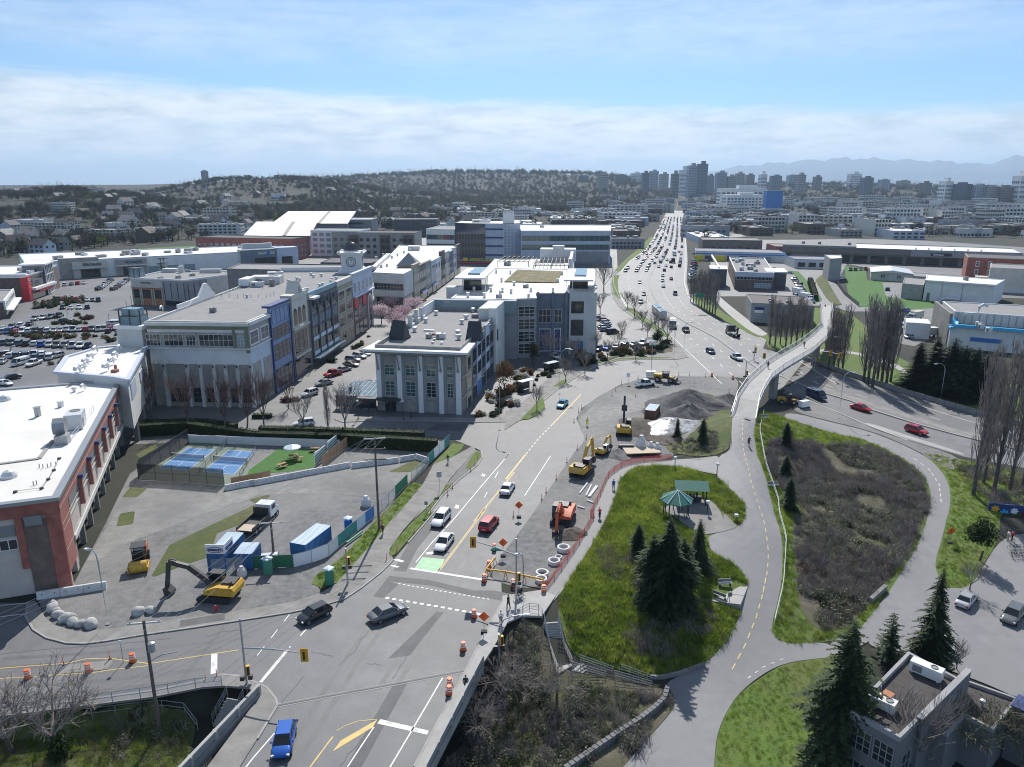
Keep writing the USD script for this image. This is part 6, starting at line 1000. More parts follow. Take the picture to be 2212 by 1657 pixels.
K_BARER=[tree_kind('bare_red_tree',bare_tree(rt(s),8.5,3,[0,4,4,5,7],.62,.55,.12),'bark_grey','twigs_red')for s in(14,15)]
K_OAK=[tree_kind('bare_oak',bare_tree(rt(s),9.5,3,[0,4,5,5,6],1.0,.15,.22,.22,.02,.06),'bark','twigs')for s in(17,18)]
K_MOSSY=[tree_kind('mossy_tree',bare_tree(rt(s),8,3,[0,4,4,5,6],.95,.2,.14,.2,.013,.05),'bark_grey','twigs_green',('young_leaves',leaf_cloud(rt(s+50),500,3.2,3.2,2.6,.07,5.2,.2),'leaves_olive'))for s in(20,)]
K_POP=[tree_kind('poplar',poplar(rt(s),17,1.7),'bark','twigs')for s in(22,23,24)]
K_CHERRY=[tree_kind('cherry_tree',bare_tree(rt(s),5.5,2,[0,4,5,6],1.0,.2,.12),'bark','twigs_red',('flowers',leaf_cloud(rt(s+60),1800,4.3,4.3,2.0,.14,3.5,.2,11),'blossom'))for s in(26,27)]
K_ROUND=[tree_kind('round_tree',(bare_tree(rt(s),8,1,[0,3,5],.9,.2,.2)[0],leaf_cloud(rt(s),1500,3.4,3.4,3.8,.26,5.4,.35,9)),'bark',mt)for s,mt in((31,'leaves'),(32,'leaves_olive'),(33,'leaves_bright'),(34,'rust_leaves'))]
def shrub_kind(name,s,mat,n=700,size=.13,r=(1.0,1.0,1.1)):
 k=kind_of(name);obj('foliage',leaf_cloud(rt(s),n,r[0],r[1],r[2],size,None,.2,6),mat,k);m=MB();g=rt(s)
 for i in range(14):a=g.uniform(0,6.3);m.tube([(0,0,-.1),(math.cos(a)*.5*r[0],math.sin(a)*.5*r[1],.8*r[2])],[.03,.015],3,cap=False)
 obj('stems',m,'twigs',k);return k
K_SHRUB={c:shrub_kind('shrub',40+i,c)for i,c in enumerate(('leaves','leaves_olive','red_leaves','white_blossom','rust_leaves','needles','bramble_leaves'))}
def Hgt(base,top):
 """Height of an upright thing from where its foot and its top are seen."""
 x,y,z=G(*base);r=ray(*top);return EYE+r[2]*y/r[1]-z
def plant(kinds,name,label,cat,base,top=None,h0=None,h=None,group=None,i=0,wide=1.0,rz=None):
 x,y,z=G(*base);hh=h if h is not None else Hgt(base,top);s=hh/h0
 return copy(kinds[i%len(kinds)],name,label,cat,(x,y,z-.05),RNG.uniform(0,6.3)if rz is None else rz,group,(s*wide,s*wide,s))
plant(K_BIGFIR,'fir_tree','tallest and broadest of the dark firs on the grassy knoll','tree',c3(1030,640),c3(1005,40),19,wide=1.15)
plant(K_BIGFIR,'fir_tree','dark fir on the knoll beside the shelter plaza, right of the tallest fir','tree',c3(1235,385),c3(1205,55),19,i=1,wide=1.15)
plant(K_FIR,'fir_tree','lower rounded dark fir behind the tallest fir on the knoll','tree',c3(850,300),c3(845,85),14,i=2,wide=1.35)
plant(K_FIR,'fir_tree','small dark fir on the hump beside the silver tarpaulin','tree',b3(1450,945),b3(1455,765),14,wide=1.1);plant(K_FIR,'fir_tree','broader dark fir on the hump close to the fenced trail corner','tree',b3(1665,985),b3(1682,770),14,i=1,wide=1.35)
for(b,t,l)in(((190,1025),(190,805),'dark fir at the top of the bramble wedge nearest the overpass'),((185,1300),(170,1085),'dark fir in the middle of the row along the bramble wedge'),((215,1545),(215,1275),'broadest dark fir of the row beside the trail railing')):plant(K_FIR,'fir_tree',l,'tree',b4(*b),b4(*t),14,wide=1.5,i=b[1])
plant(K_BIGFIR,'fir_tree','huge drooping dark fir in front of the near grey building','tree',c4(470,1640),c4(565,700),19,wide=1.12);plant(K_BIGFIR,'fir_tree','tall narrow dark fir standing behind the near grey building roof','tree',c4(1065,985),c4(1085,365),19,i=1,wide=.85);plant(K_PINE,'pine_tree','open greyish young pine left of the tall narrow fir','tree',c4(800,985),c4(835,655),9,wide=1.1)
plant(K_PINE,'pine_tree','green young pine rising in front of the near grey building wall','tree',c4(850,1740),c4(865,1430),9,wide=.9)
NN='first second third fourth fifth sixth'.split()
for k,(b,t)in enumerate((((1290,520),(1310,120)),((1420,560),(1420,70)),((1560,590),(1520,85)),((1660,600),(1640,150)),((1760,600),(1760,170)),((1850,590),(1870,230)))):plant(K_FIR,'fir_tree',f'dark fir, {NN[k]} from the left in the clump by the highway wall','tree',b4(*b),b4(*t),14,i=k,wide=1.7)
plant(K_ROUND,'yew_tree','spreading dark evergreen on the verge beside the bicycle yard','tree',c4(1395,330),c4(1390,40),9.2,i=0,wide=1.0)
for b,t,l,w in((c3(935,590),c3(930,150),'full dark fir merging with the tallest knoll fir on its left',1.35),(c3(1125,600),c3(1115,170),'full dark fir filling the gap between the two tall knoll firs',1.35),(c3(1050,480),c3(1065,60),'dark fir standing behind the tallest fir of the knoll',1.2)):plant(K_BIGFIR,'fir_tree',l,'tree',b,t,19,wide=w,i=int(b[0]))
NTH='first second third fourth fifth sixth seventh eighth ninth tenth eleventh'.split()
pops=[('bare poplar in the long row beside the highway sign gantry','poplars by the sign gantry',[(a3(1565+k*23,1345+k*13),a3(1575+k*22,1130-60*math.sin(k/9*3)+(k%3)*14))for k in range(10)]),('bare poplar in the row in front of the grey workshop','poplars by the workshop',[(b4(55+i*45,155+(i%2)*22),a4(60+i*44,1300+(i*37%5)*22))for i in range(8)]),('brownish bare poplar beside the far end of the overpass','poplars beyond the overpass',[(b4(555+i*38,355+i*12),a4(590+i*36,1395+(i%3)*25))for i in range(4)]),('dense bare poplar in the thick clump behind the highway wall','poplars behind the highway wall',[(b4(850+i*38,470+(i%3)*20),a4(880+i*36,1315+(i*29%4)*30))for i in range(7)]),('towering bare poplar at the roadside behind the painted wall','towering poplars at the roadside',[(b4(1780,1430),b4(1905,200)),(b4(1865,1330),b4(1960,300)),(b4(1950,1420),b4(2090,150)),(b4(2090,1390),b4(2180,330)),(b4(2200,1360),b4(2290,180)),(b4(1830,1290),b4(1730,740))])]
for l,g,pts in pops:
 for k,(b,t)in enumerate(sorted(pts)):plant(K_POP,'poplar_tree',l+f', {NTH[k]} from the left','tree',b,t,17,group=g,i=k,wide=1.0 if 'tower' in l else 1.25)
for k,(b,t)in enumerate(((b1(1290,770),b1(1290,330)),(b1(1600,850),b1(1590,400)),(b1(1905,880),b1(1900,420)),(b1(2090,860),b1(2110,420)),(b2(95,870),b2(80,410)),(b2(300,700),b2(350,400)))):plant(K_BARER,'street_tree',f'reddish bare street tree, {NTH[k]} from the left before the shopping block end','tree',b,t,8.5,i=k,wide=1.0)
plant(K_BARE,'street_tree','bare street tree beside the white car at the hedge','tree',b2(430,860),b2(420,560),8.5,wide=1.1);plant(K_POP,'street_tree','slim upright bare tree at the hedge, left of the veranda','tree',b2(640,905),b2(600,470),17,wide=.9);plant(K_BARE,'street_tree','tallest bare street tree, standing against the glazed veranda','tree',b2(785,900),b2(760,455),8.5,i=1)
for k,(b,t)in enumerate(((b3(505,472),b3(505,270)),(b3(670,402),b3(670,190)),(b3(265,705),b3(262,480)),(b3(955,190),b3(960,20)),(b3(1100,280),b3(1100,110)),(b3(560,340),b3(600,70)),(b3(380,330),b3(420,30)),(b3(760,230),b3(740,40)),(b3(860,290),b3(850,90)))):plant(K_BARE,'street_tree','bare street tree along the curve beside the store and office','tree',b,t,8.5,group='street trees on the curve',i=k,wide=1.05)
for k,(b,t)in enumerate(((a3(1090,1470),a3(1095,1270)),(a3(1030,1400),a3(1025,1250)),(a3(800,1440),a3(810,1260)),(a3(830,1260),a3(830,1000)),(a3(980,1640),a3(960,1500)),(a3(1160,1560),a3(1150,1390)),(a3(1290,1660),a3(1260,1420)),(a3(1370,1690),a3(1330,1480)),(a3(1200,1640),a3(1180,1500)),(a3(640,1700),a3(650,1560)),(a3(450,1700),a3(440,1560)))):plant(K_BARE,'roadside_tree','bare tree between the highway and the store car parking','tree',b,t,8.5,group='bare trees along the highway',i=k,wide=1.2)
plant(K_ROUND,'rust_tree','rust coloured bushy tree against the office side wall','tree',b2(2130,560),b2(2150,260),9.2,i=3,wide=.8);plant(K_ROUND,'olive_tree','olive green tree beside the bus shelters','tree',b3(230,330),b3(215,115),9.2,i=1,wide=.9);plant(K_ROUND,'dark_tree','dark evergreen tree behind the hedge at the highway corner','tree',b3(1290,190),b3(1290,20),9.2,i=0,wide=1.0)
for k,p in enumerate((m3(400,600),m3(760,600),m3(300,720),m3(500,810),m3(620,720))):x,y=P(*p,3.5);copy(K_CHERRY[k%2],'cherry_tree',('greyish pink cherry tree beside the tower end','brightest pink cherry tree at the street bend','pale pink cherry tree under the arch','pale blossom tree behind the dark mansard gable','pale pink cherry tree next to the parapet piers')[k],'tree',(x,y,0),k,None,1.35)
for p,l in((m3(440,690),'deep red shrub among the cherry trees'),):x,y=P(*p,1);copy(K_SHRUB['red_leaves'],'red_shrub',l,'shrub',(x,y,0),0,None,2.0)
plant(K_BARE,'bare_tree','small bare tree at the edge of the lower lot by the party wall','tree',c4(1245,1030),c4(1300,830),8.5,i=2,wide=1.0);plant(K_BARE,'bare_tree','short bare tree beside the parked white car in the lower lot','tree',c4(1330,520),c4(1340,330),8.5,i=1,wide=1.3)
plant(K_MOSSY,'mossy_tree','bare mossy tree in front of the near grey building side wing','tree',c4(1370,1640),c4(1390,1120),8,wide=1.0);plant(K_BARE,'bare_tree','tangled bare tree in front of the near building corner','tree',c4(960,1730),c4(1100,1130),8.5,i=0,wide=1.1);plant(K_MOSSY,'mossy_tree','mossy bare tree nearest the picture corner by the grey wing','tree',c4(1640,1720),c4(1680,1250),8,wide=1.2)
for k,(b,t,l)in enumerate(((c1(85,1560),c1(60,1030),'bare oak on the bank at the far left'),(c1(390,1560),c1(300,1010),'bare oak with ivy foot on the bank below the street'))):plant(K_OAK,'oak_tree',l,'tree',b,t,9.5,i=k,wide=1.15)
p=G(*c1(400,1580));copy(K_SHRUB['leaves'],'ivy_bush','dark green ivy bush at the foot of the bare oak','shrub',p,0,None,(1.6,1.6,2.6))
for k,(b,t)in enumerate(((c3(-20,1260),c3(-60,900)),(c3(330,1240),c3(300,960)),(c3(-160,1500),c3(-180,1180)))):plant(K_OAK,'bank_tree',('bare sapling beside the bridge parapet','bare sapling at the stair landing','bare sapling on the bank under the bridge')[k],'tree',b,t,9.5,i=k,wide=1.2)
def shrubs(pts,mats,label,group,s=(1.0,1.8),name='shrub'):
 for k,p in enumerate(pts):x,y,z=G(*p);q=RNG.uniform(*s);copy(K_SHRUB[mats[k%len(mats)]],name,label,'shrub',(x,y,z-.05),RNG.uniform(0,6),group,(q,q,q*RNG.uniform(.75,1.05)))
def sprinkle(poly,n,seed):
 """Points spread through an outline of view directions."""
 g=random.Random(seed);pg=Polygon([p[:2]for p in Gs(poly)]).buffer(0);x0,y0,x1,y1=pg.bounds;out=[]
 while len(out)<n:
  x,y=g.uniform(x0,x1),g.uniform(y0,y1)
  if pg.contains(Point(x,y)):out.append((x,y,float(T(x,y))))
 return out
def bed(poly,n,seed,mats,label,group,s=(.8,1.5)):
 g=random.Random(seed)
 for k,p in enumerate(sprinkle(poly,n,seed)):q=g.uniform(*s);copy(K_SHRUB[mats[g.randrange(len(mats))]],'shrub',label,'shrub',(p[0],p[1],p[2]-.03),g.uniform(0,6),group,(q,q,q*g.uniform(.7,1.0)))
bed([b2(1900,770),b2(2090,765),b2(2209,690),b3(160,520),b3(220,400),b3(100,330),b2(2150,540),b2(1990,600)],42,1,['leaves','leaves_olive','leaves','white_blossom','rust_leaves'],'rounded green shrub in the bed beside the office','shrubs beside the office',(1.0,2.0))
bed([b3(600,250),b3(860,240),b3(1180,170),b3(1380,140),b3(1400,240),b3(1180,250),b3(960,256),b3(650,340)],40,2,['leaves','needles','leaves','rust_leaves'],'dark shrub in the long bed on the inside of the curve','shrubs on the inside of the curve',(1.2,2.2))
bed([b3(180,480),b3(420,330),b3(560,330),b3(440,380),b3(200,560)],16,3,['leaves_olive','leaves'],'low olive shrub around the bus shelters','shrubs around the bus shelters',(.7,1.3))
bed([m5(480,990),m5(780,960),m5(1230,890),m5(1300,940),m5(1190,870),m5(800,850),m5(500,880)],26,4,['leaves_olive','leaves','bramble_leaves'],'dark shrub on the big planted island of the car park','shrubs on the car park island',(1.5,2.4))
bed([m5(90,1390),m5(560,1400),m5(1000,1390),m5(1660,1440),m5(1660,1370),m5(1000,1350),m5(600,1340),m5(120,1330)],34,5,['leaves','bramble_leaves','leaves','rust_leaves'],'low shrub in the long strip between two rows of parked cars','shrubs between the parked rows',(1.1,1.9))
bed([m5(960,1060),m5(1240,1110),m5(1200,1150),m5(1000,1100)],9,6,['leaves','red_leaves','leaves'],'shrub on the small island with the dark red bush','shrubs on the small island',(1.2,2.0));bed([m5(690,1190),m5(1100,1200),m5(1280,1170),m5(1050,1150)],12,7,['leaves','leaves_olive'],'clipped shrub behind the second row of parked cars','shrubs behind the second row',(1.0,1.5))
bed([b1(390,340),b1(540,320),b1(560,280),b1(420,330)],8,8,['bramble_leaves','leaves_olive'],'ragged shrub on the kerb island before the parking building','shrubs before the parking building',(.8,1.4));bed([m2(1280,1500),m2(1600,1330),m2(1700,1200),m2(1540,1340)],12,9,['leaves','leaves','rust_leaves'],'small street shrub before the shop fronts','shrubs before the shop fronts',(.8,1.3))
for p,l in((b2(320,640),'dark red shrub on the pavement corner'),(b2(670,300),'green shrub between the parked cars in the shopping street')):x,y,z=G(*p);copy(K_SHRUB['red_leaves' if 'red' in l else 'leaves'],'shrub',l,'shrub',(x,y,z),0,None,(2.4,2.0,1.5))
def hedge(name,label,pts,w,h,mat='hedge_leaves',white=0):
 t=thing(name,label,'hedge',None);pts=[np.array(p[:2])for p in pts];core,lf,fl=MB(),MB(),MB();g=np.random.default_rng(len(_names))
 for a,b in zip(pts[:-1],pts[1:]):
  L=np.linalg.norm(b-a);d=(b-a)/L;n=np.array([-d[1],d[0]]);c=(a+b)/2;core.box(c[0],c[1],-.1,L,w*.8,h*.9+.1,math.atan2(d[1],d[0]))
  k=int(L*(2*h+w)*26);s=g.uniform(0,L,k);q=g.uniform(-h,h+w,k);x=np.where(q<0,-w/2,np.where(q>w,w/2,q-w/2));z=np.where(q<0,-q,np.where(q>w,q-w,h));p=a+d*s[:,None]+n*x[:,None]+g.normal(0,.05,(k,2));z=z+g.normal(0,.06,k)
  P3=np.c_[p,np.maximum(z,.02)];u,v=g.normal(size=(k,3)),g.normal(size=(k,3));u/=np.linalg.norm(u,axis=1,keepdims=True);v=np.cross(u,v);v/=np.linalg.norm(v,axis=1,keepdims=True);r=g.uniform(.06,.13,(k,1));V=np.stack([P3-u*r,P3+v*r*.6,P3+u*r,P3-v*r*.6],1).reshape(-1,3);i=np.arange(k)[:,None]*4;wt=(g.random(k)<white)&(z>h*.7)
  for sel,mb in((~wt,lf),(wt,fl)):
   if sel.any():ii=i[sel];mb.add(V,np.concatenate([ii+[0,1,2],ii+[0,2,3]]))
 obj('branches',core,'hedge_leaves',t);obj('leaves',lf,mat,t)
 if fl.v:obj('flowers',fl,'white_blossom',t)
hedge('hedge','tall dark clipped hedge behind the courts and the lawn',Gs([b1(1150,930),b1(1600,905),b2(0,990),b2(760,1010),b2(1560,1060)]),1.8,2.6)
hedge('flower_hedge','lower hedge with pale flowers along the street kerb',Gs([b2(60,905),b2(640,918),b2(1450,948)]),1.6,1.5,'leaves',.10)
hedge('hedge','dark clipped hedge at the street end of the shopping block',Gs([b1(1220,840),b1(1700,830),b1(2000,870)]),1.6,1.2);hedge('hedge','low hedge on the pavement corner under the bare trees',Gs([b2(0,775),b2(160,775)]),1.4,.9)
hedge('yard_hedge','tall black-green hedge beside the white warehouse',[(231,300),(262,283)],8,6.5);hedge('lane_hedge','dark narrow hedge between the dealer lot and the trail',Gs([a4(395,1190),a4(430,1300),a4(440,1340)]),2.2,3.0)
def bramble(seed,leaf,n=120):
 g=rt(seed);cn=MB()
 for i in range(30):a=g.uniform(0,6.3);r=g.uniform(.3,1.2);z=g.uniform(.3,1.25);x,y=g.uniform(-.5,.5),g.uniform(-.5,.5);cn.tube([(x,y,0),(x+math.cos(a)*r*.5,y+math.sin(a)*r*.5,z),(x+math.cos(a)*r,y+math.sin(a)*r,z*g.uniform(.2,.8))],[.018,.014,.009],3,cap=False)
 return cn,leaf_cloud(rt(seed+9),n,1.0,1.0,.95,.085,None,.1,7)
def fill(poly,spacing,seed,keep=None):
 g=np.random.default_rng(seed);x0,y0,x1,y1=poly.bounds;n=int((x1-x0)*(y1-y0)/spacing**2);p=np.c_[g.uniform(x0,x1,n),g.uniform(y0,y1,n)];p=p[shapely.contains_xy(poly,p[:,0],p[:,1])]
 if keep is not None:p=p[keep(p)]
 return np.c_[p,T(p[:,0],p[:,1])]
br=[bramble(s,None)for s in(3,4,5)]
protos=[(b[0],'twigs')for b in br]+[(b[1],'bramble_leaves')for b in br[:2]]+[(br[2][1],'dead_leaves'),(leaf_cloud(rt(77),130,1.0,1.0,.8,.08,None,.1,6),'leaves')]
def brambles(name,label,poly,sp,seed,w,s=(.8,1.3)):
 p=fill(poly,sp,seed);g=np.random.default_rng(seed);q=meshkit.noise(p*(.11,.11,0),seed);i=g.choice(7,len(p),p=np.array(w)/sum(w));i=np.where((q>.60)&(g.random(len(p))<.6),g.choice([0,1,5],len(p)),np.where((q<.40)&(g.random(len(p))<.65),g.choice([3,4,6],len(p)),i));h=meshkit.noise(p*(.35,.35,0),seed+5);ok=meshkit.noise(p*(.2,.2,0),seed+8)>.24;scatter(name,protos,p[ok],label,'brambles',rng=g,idx=i[ok],scales=(g.uniform(s[0],s[1],len(p))*(.6+.85*h))[ok])
brambles('bramble_thicket','dense grey brown bramble thicket filling the wedge between the two paths',THICKET.buffer(-.3),.52,1,(2,2,2,5,4,2,1.2),(.75,1.35))
STAIRS=Polygon([p[:2]for p in Gs([c3(215,700),c3(345,690),c3(390,900),c3(440,960),c3(700,1040),c3(980,1115),c3(960,1165),c3(640,1110),c3(430,1060),c3(330,1075),c3(270,920)])]).buffer(.7)
brambles('bramble_bank','tangled brown brambles on the bank below the stairs and the bridge',ravine.difference(DECK.buffer(1.0)).difference(STAIRS).buffer(-.2),.50,2,(3,3,3,3,3,2,1.5),(.7,1.2))
kb=unary_union([Polygon([p[:2]for p in Gs(q)]).buffer(0)for q in([c3(560,290),c3(690,240),c3(850,300),c3(880,520),c3(760,560),c3(640,440)],[c3(780,760),c3(1000,720),c3(1200,560),c3(1330,640),c3(1350,760),c3(1280,880),c3(1100,980),c3(900,960),c3(760,880)],[c3(1290,390),c3(1400,400),c3(1390,440),c3(1300,450)])])
brambles('bramble_patch','dark leafless brambles on the lower half of the knoll around the firs',kb,.6,3,(3,3,3,2,2,4,.5),(.5,.95))
brambles('knoll_brambles','brown brambles on the grassy hump beside the trail fence',Polygon([p[:2]for p in Gs([b3(1360,990),b3(1500,960),b3(1700,860),b3(1790,900),b3(1800,1040),b3(1620,1080),b3(1420,1070)])]).buffer(0),.7,4,(3,3,3,3,3,2,1),(.7,1.1))
brambles('bank_brambles','low brown scrub along the foot of the street bank',Polygon([p[:2]for p in Gs([c1(600,1400),c1(1100,1320),c1(1220,1360),c1(1150,1600),c1(700,1657),c1(560,1560)])]).buffer(0),1.0,5,(3,3,3,1,1,1,3),(.6,1.0))
brambles('roadside_scrub','brown scrub under the towering poplars',Polygon([p[:2]for p in Gs([b4(1620,1200),b4(1780,1330),b4(1900,1500),b4(2209,1600),b4(2209,1350),b4(1800,1170)])]).buffer(0),.9,6,(3,3,3,2,2,2,1),(.8,1.3))
def tuft(seed,n=46,h=.34,r=.34):
 g=rt(seed);m=MB();V,F_=[],[]
 for i in range(n):a,q=g.uniform(0,6.3),r*math.sqrt(g.random());x,y=q*math.cos(a),q*math.sin(a);b=g.uniform(0,6.3);w=.016;l=h*g.uniform(.5,1.2);k=len(V);V+=[(x-w*math.sin(b),y+w*math.cos(b),0),(x+w*math.sin(b),y-w*math.cos(b),0),(x+math.cos(b)*l*.55,y+math.sin(b)*l*.55,l)];F_.append((k,k+1,k+2))
 return m.add(V,F_)
tufts=[(tuft(1),'blades'),(tuft(2,40,.5,.3),'blades'),(tuft(3,40,.42,.4),'straw')]
def grasses(name,label,poly,sp,seed,w=(5,3,1),s=(.7,1.4)):
 g=np.random.default_rng(seed);p=fill(poly,sp,seed);p[:,2]+=.05;scatter(name,tufts,p,label,'grass',rng=g,idx=g.choice(3,len(p),p=np.array(w)/sum(w)),smin=s[0],smax=s[1])
grasses('rank_grass','long shaggy green grass covering the knoll',knoll.difference(unary_union([STAIRS,plaza.buffer(.4),trail,pad.buffer(.3),kpath])).buffer(-.15),.34,11,(5,4,1.1),(.7,1.7))
grasses('wedge_tufts','rough green grass edging the bramble wedge',wedge.difference(THICKET).difference(unary_union([trail,path2])).buffer(-.2),.5,12,(5,2,.8))
grasses('lawn_tufts','short grass with pale daisies on the lower lawn',southlawn.difference(unary_union([trail,path2,lot])).buffer(-.2),.5,13,(6,.5,.6),(.35,.75));grasses('bank_tufts','rough dull grass on the bank below the street',westbank.buffer(-.3),.55,14,(3,2,3))
grasses('verge_tufts','grass on the verges between pavement, fence and street',unary_union([Polygon(pix(G1)).buffer(0).buffer(-.2),Polygon(pix([c2(868,285),c2(905,220),c2(1090,5),b2(1355,1655),b2(1590,1430),b2(1600,1440),b2(1480,1590),c2(1180,4),c2(1098,98),c2(996,212),c2(885,312)])).buffer(0).buffer(-.3),verge.difference(unary_union([path2,lot])).buffer(-.3)]),.5,15,(5,1,.8),(.5,1.0))
PAINT={'white':(.70,.71,.71),'silver':(.42,.43,.45),'grey':(.13,.135,.14),'black':(.012,.013,.015),'red':(.42,.012,.018),'blue':(.015,.10,.42),'navy':(.02,.035,.085),'teal':(.02,.30,.48),'beige':(.36,.33,.26),'green':(.03,.09,.06),'maroon':(.13,.012,.018)}
for c,v in PAINT.items():flat('car_'+c,v,.28,.25 if c in('silver','grey','beige','blue')else 0,coat_weight=.6,coat_roughness=.06)
flat('car_glass',(.010,.012,.014),.04,0,specular_ior_level=.8);flat('tyre',(.018,.018,.019),.85);flat('rim',(.38,.39,.40),.3,.8);flat('lamp_glass',(.62,.64,.66),.15);flat('tail_lamp',(.35,.01,.012),.25);flat('plate',(.6,.6,.58),.5);flat('rubber',(.022,.022,.023),.8)
CARS={'hatch':(4.05,1.74,[(-2.0,.72,.35,.80),(-1.9,.84,.28,.98),(-1.2,.87,.26,.98),(.7,.87,.26,.96),(1.5,.84,.27,.86),(1.9,.72,.32,.70),(2.02,.55,.38,.58)],(-1.9,-1.45,.30,1.10),.95,1.50,.33),'sedan':(4.7,1.8,[(-2.35,.74,.38,.76),(-2.2,.86,.30,.96),(-1.4,.89,.26,1.0),(.6,.89,.26,.95),(1.7,.86,.27,.84),(2.2,.74,.32,.68),(2.36,.55,.38,.56)],(-1.75,-1.05,.25,1.15),.95,1.44,.33),'suv':(4.65,1.86,[(-2.3,.78,.42,.9),(-2.2,.9,.34,1.08),(-1.2,.92,.32,1.1),(.8,.92,.32,1.06),(1.7,.88,.33,.98),(2.15,.78,.38,.82),(2.33,.6,.44,.66)],(-2.2,-1.85,.35,1.10),1.06,1.68,.37),'van':(5.6,2.0,[(-2.8,.94,.38,1.2),(-2.7,.98,.34,1.25),(1.6,.99,.34,1.2),(2.3,.92,.36,1.05),(2.8,.72,.42,.72)],(-2.72,-2.62,1.35,2.15),1.2,2.15,.36),'minivan':(5.0,1.95,[(-2.45,.84,.38,.95),(-2.35,.93,.30,1.1),(1.1,.94,.30,1.04),(2.0,.86,.32,.9),(2.5,.62,.40,.64)],(-2.4,-2.2,.5,1.6),1.06,1.78,.34),'pickup':(5.5,1.95,[(-2.75,.9,.5,1.05),(-2.7,.94,.44,1.12),(-.7,.94,.42,1.12),(.9,.94,.42,1.1),(2.0,.92,.42,1.06),(2.5,.84,.46,.95),(2.76,.7,.5,.8)],(-.75,-.5,.75,1.35),1.1,1.84,.40)}
def car_kind(kind,col,full=True):
 L,Wd,st,(x0,x1,x2,x3),zb,zr,wr=CARS[kind];k=kind_of(f'{col}_{kind}'+('' if full else '_far'));C='car_'+col
 b=MB();V=[]
 for x,w,s,t in st:V+=[(x,y*w,z)for y,z in((-.86,s),(-1,s+.16),(-1.0,s+(t-s)*.62),(-.93,t-.06),(-.7,t),(.7,t),(.93,t-.06),(1.0,s+(t-s)*.62),(1,s+.16),(.86,s))]
 F_=[]
 for i in range(len(st)-1):
  for j in range(10):a,c=i*10+j,i*10+(j+1)%10;F_+=[(a,c+10,a+10),(a,c,c+10)]
 F_+=[(0,j,j+1)for j in range(1,9)];e=(len(st)-1)*10;F_+=[(e,e+j+1,e+j)for j in range(1,9)];b.add(V,F_)
 w0,w1=Wd/2*.90,Wd/2*.72;zz=zr-.06
 B=[(x0,-w0,zb-.02),(x3,-w0,zb-.02),(x3,w0,zb-.02),(x0,w0,zb-.02)];R=[(x1,-w1,zz),(x2,-w1,zz),(x2,w1,zz),(x1,w1,zz)]
 g=MB();g.add(B+R,[(0,1,5),(0,5,4),(1,2,6),(1,6,5),(2,3,7),(2,7,6),(3,0,4),(3,4,7)]);
 r=[(x1-.04,-w1-.02),(x2+.06,-w1-.02),(x2+.06,w1+.02),(x1-.04,w1+.02)];rv=[(x,y,zz-.01)for x,y in r]+[(x*.96+.02,y*.9,zr)for x,y in r];b.add(rv,[(0,1,5),(0,5,4),(1,2,6),(1,6,5),(2,3,7),(2,7,6),(3,0,4),(3,4,7),(4,5,6),(4,6,7)])
 P8=[np.array(p)for p in B+R]
 for i in range(4):b.beam(P8[i],P8[i+4],.09,.07)
 for sgn,(i,j)in((-1,(0,1)),(1,(3,2))):
  for t in((.5,)if kind=='pickup' else(.34,.66)):b.beam(P8[i]*(1-t)+P8[j]*t+(0,sgn*.005,0),P8[i+4]*(1-t)+P8[j+4]*t+(0,sgn*.005,0),.07,.06)
  if full:b.box(x3-.35,sgn*(Wd/2+.08),zb-.02,.12,.2,.14)
 if kind=='van':b.box(-1.05,0,zb+.02,3.25,w0*2*.93,zr-zb-.1)
 if kind=='pickup':g.box(-1.72,0,1.10,1.75,1.5,.045)
 obj('body',b,C,k,smooth=38);obj('windows',g,'car_glass',k)
 wx=(st[0][0]+L*.19,st[-1][0]-L*.185)
 tyres=MB()
 for x in wx:
  for sgn in(-1,1):
   m=MB()if full else tyres;n=14 if full else 8;th=np.arange(n)*2*np.pi/n;y0,y1=sgn*(Wd/2-.22),sgn*(Wd/2+.015)
   v=[(x+wr*math.cos(t),y,wr+wr*math.sin(t))for y in(y0,y1)for t in th]+[(x,y1,wr)];m.add(v,[f for j in range(n)for f in((j,(j+1)%n,n+(j+1)%n),(j,n+(j+1)%n,n+j),(n+j,n+(j+1)%n,2*n))])
   if full:w=obj('wheel',m,'tyre',k);q=MB();v=[(x+wr*.62*math.cos(t),sgn*(Wd/2+.025),wr+wr*.62*math.sin(t))for t in th]+[(x,sgn*(Wd/2+.01),wr)];q.add(v,[(j,(j+1)%n,n)for j in range(n)]);obj('rim',q,'rim',w)
 if not full:obj('wheels',tyres,'tyre',k)
 else:
  fx,fz,rx,rzz=st[-2][0]+.03,st[-2][3]-.12,st[0][0]-.02,st[0][3]-.08
  for sgn in(-1,1):
   m=MB();m.box(fx,sgn*Wd*.36,fz-.06,.16,.34,.15,sgn*-.5);obj('headlight',m,'lamp_glass',k);m=MB();m.box(rx+.03,sgn*Wd*.37,rzz-.16,.12,.26,.22);obj('tail_light',m,'tail_lamp',k)
  m=MB();m.box(rx-.02,0,st[0][2]+.14,.03,.5,.13);obj('number_plate',m,'plate',k)
 return k
_cars={}
def car(kind,col,label,at,nose,group=None,full=None,name=None,cat='car',pt=None):
 """A car by where its middle is seen and a second point towards which it heads."""
 x,y,z=G(*at,up=.65)if pt is None else pt;q=G(*nose,up=.65)if pt is None else nose;a=math.atan2(q[1]-y,q[0]-x)
 full=math.hypot(x,y)<175 if full is None else full
 if(kind,col,full)not in _cars:_cars[(kind,col,full)]=car_kind(kind,col,full)
 return copy(_cars[(kind,col,full)],name or{'hatch':'hatchback','suv':'sport_utility','pickup':'pickup_truck'}.get(kind,kind),label,{'van':'van','pickup':'pickup','minivan':'van'}.get(kind,'car'),(x,y,z),a,group)
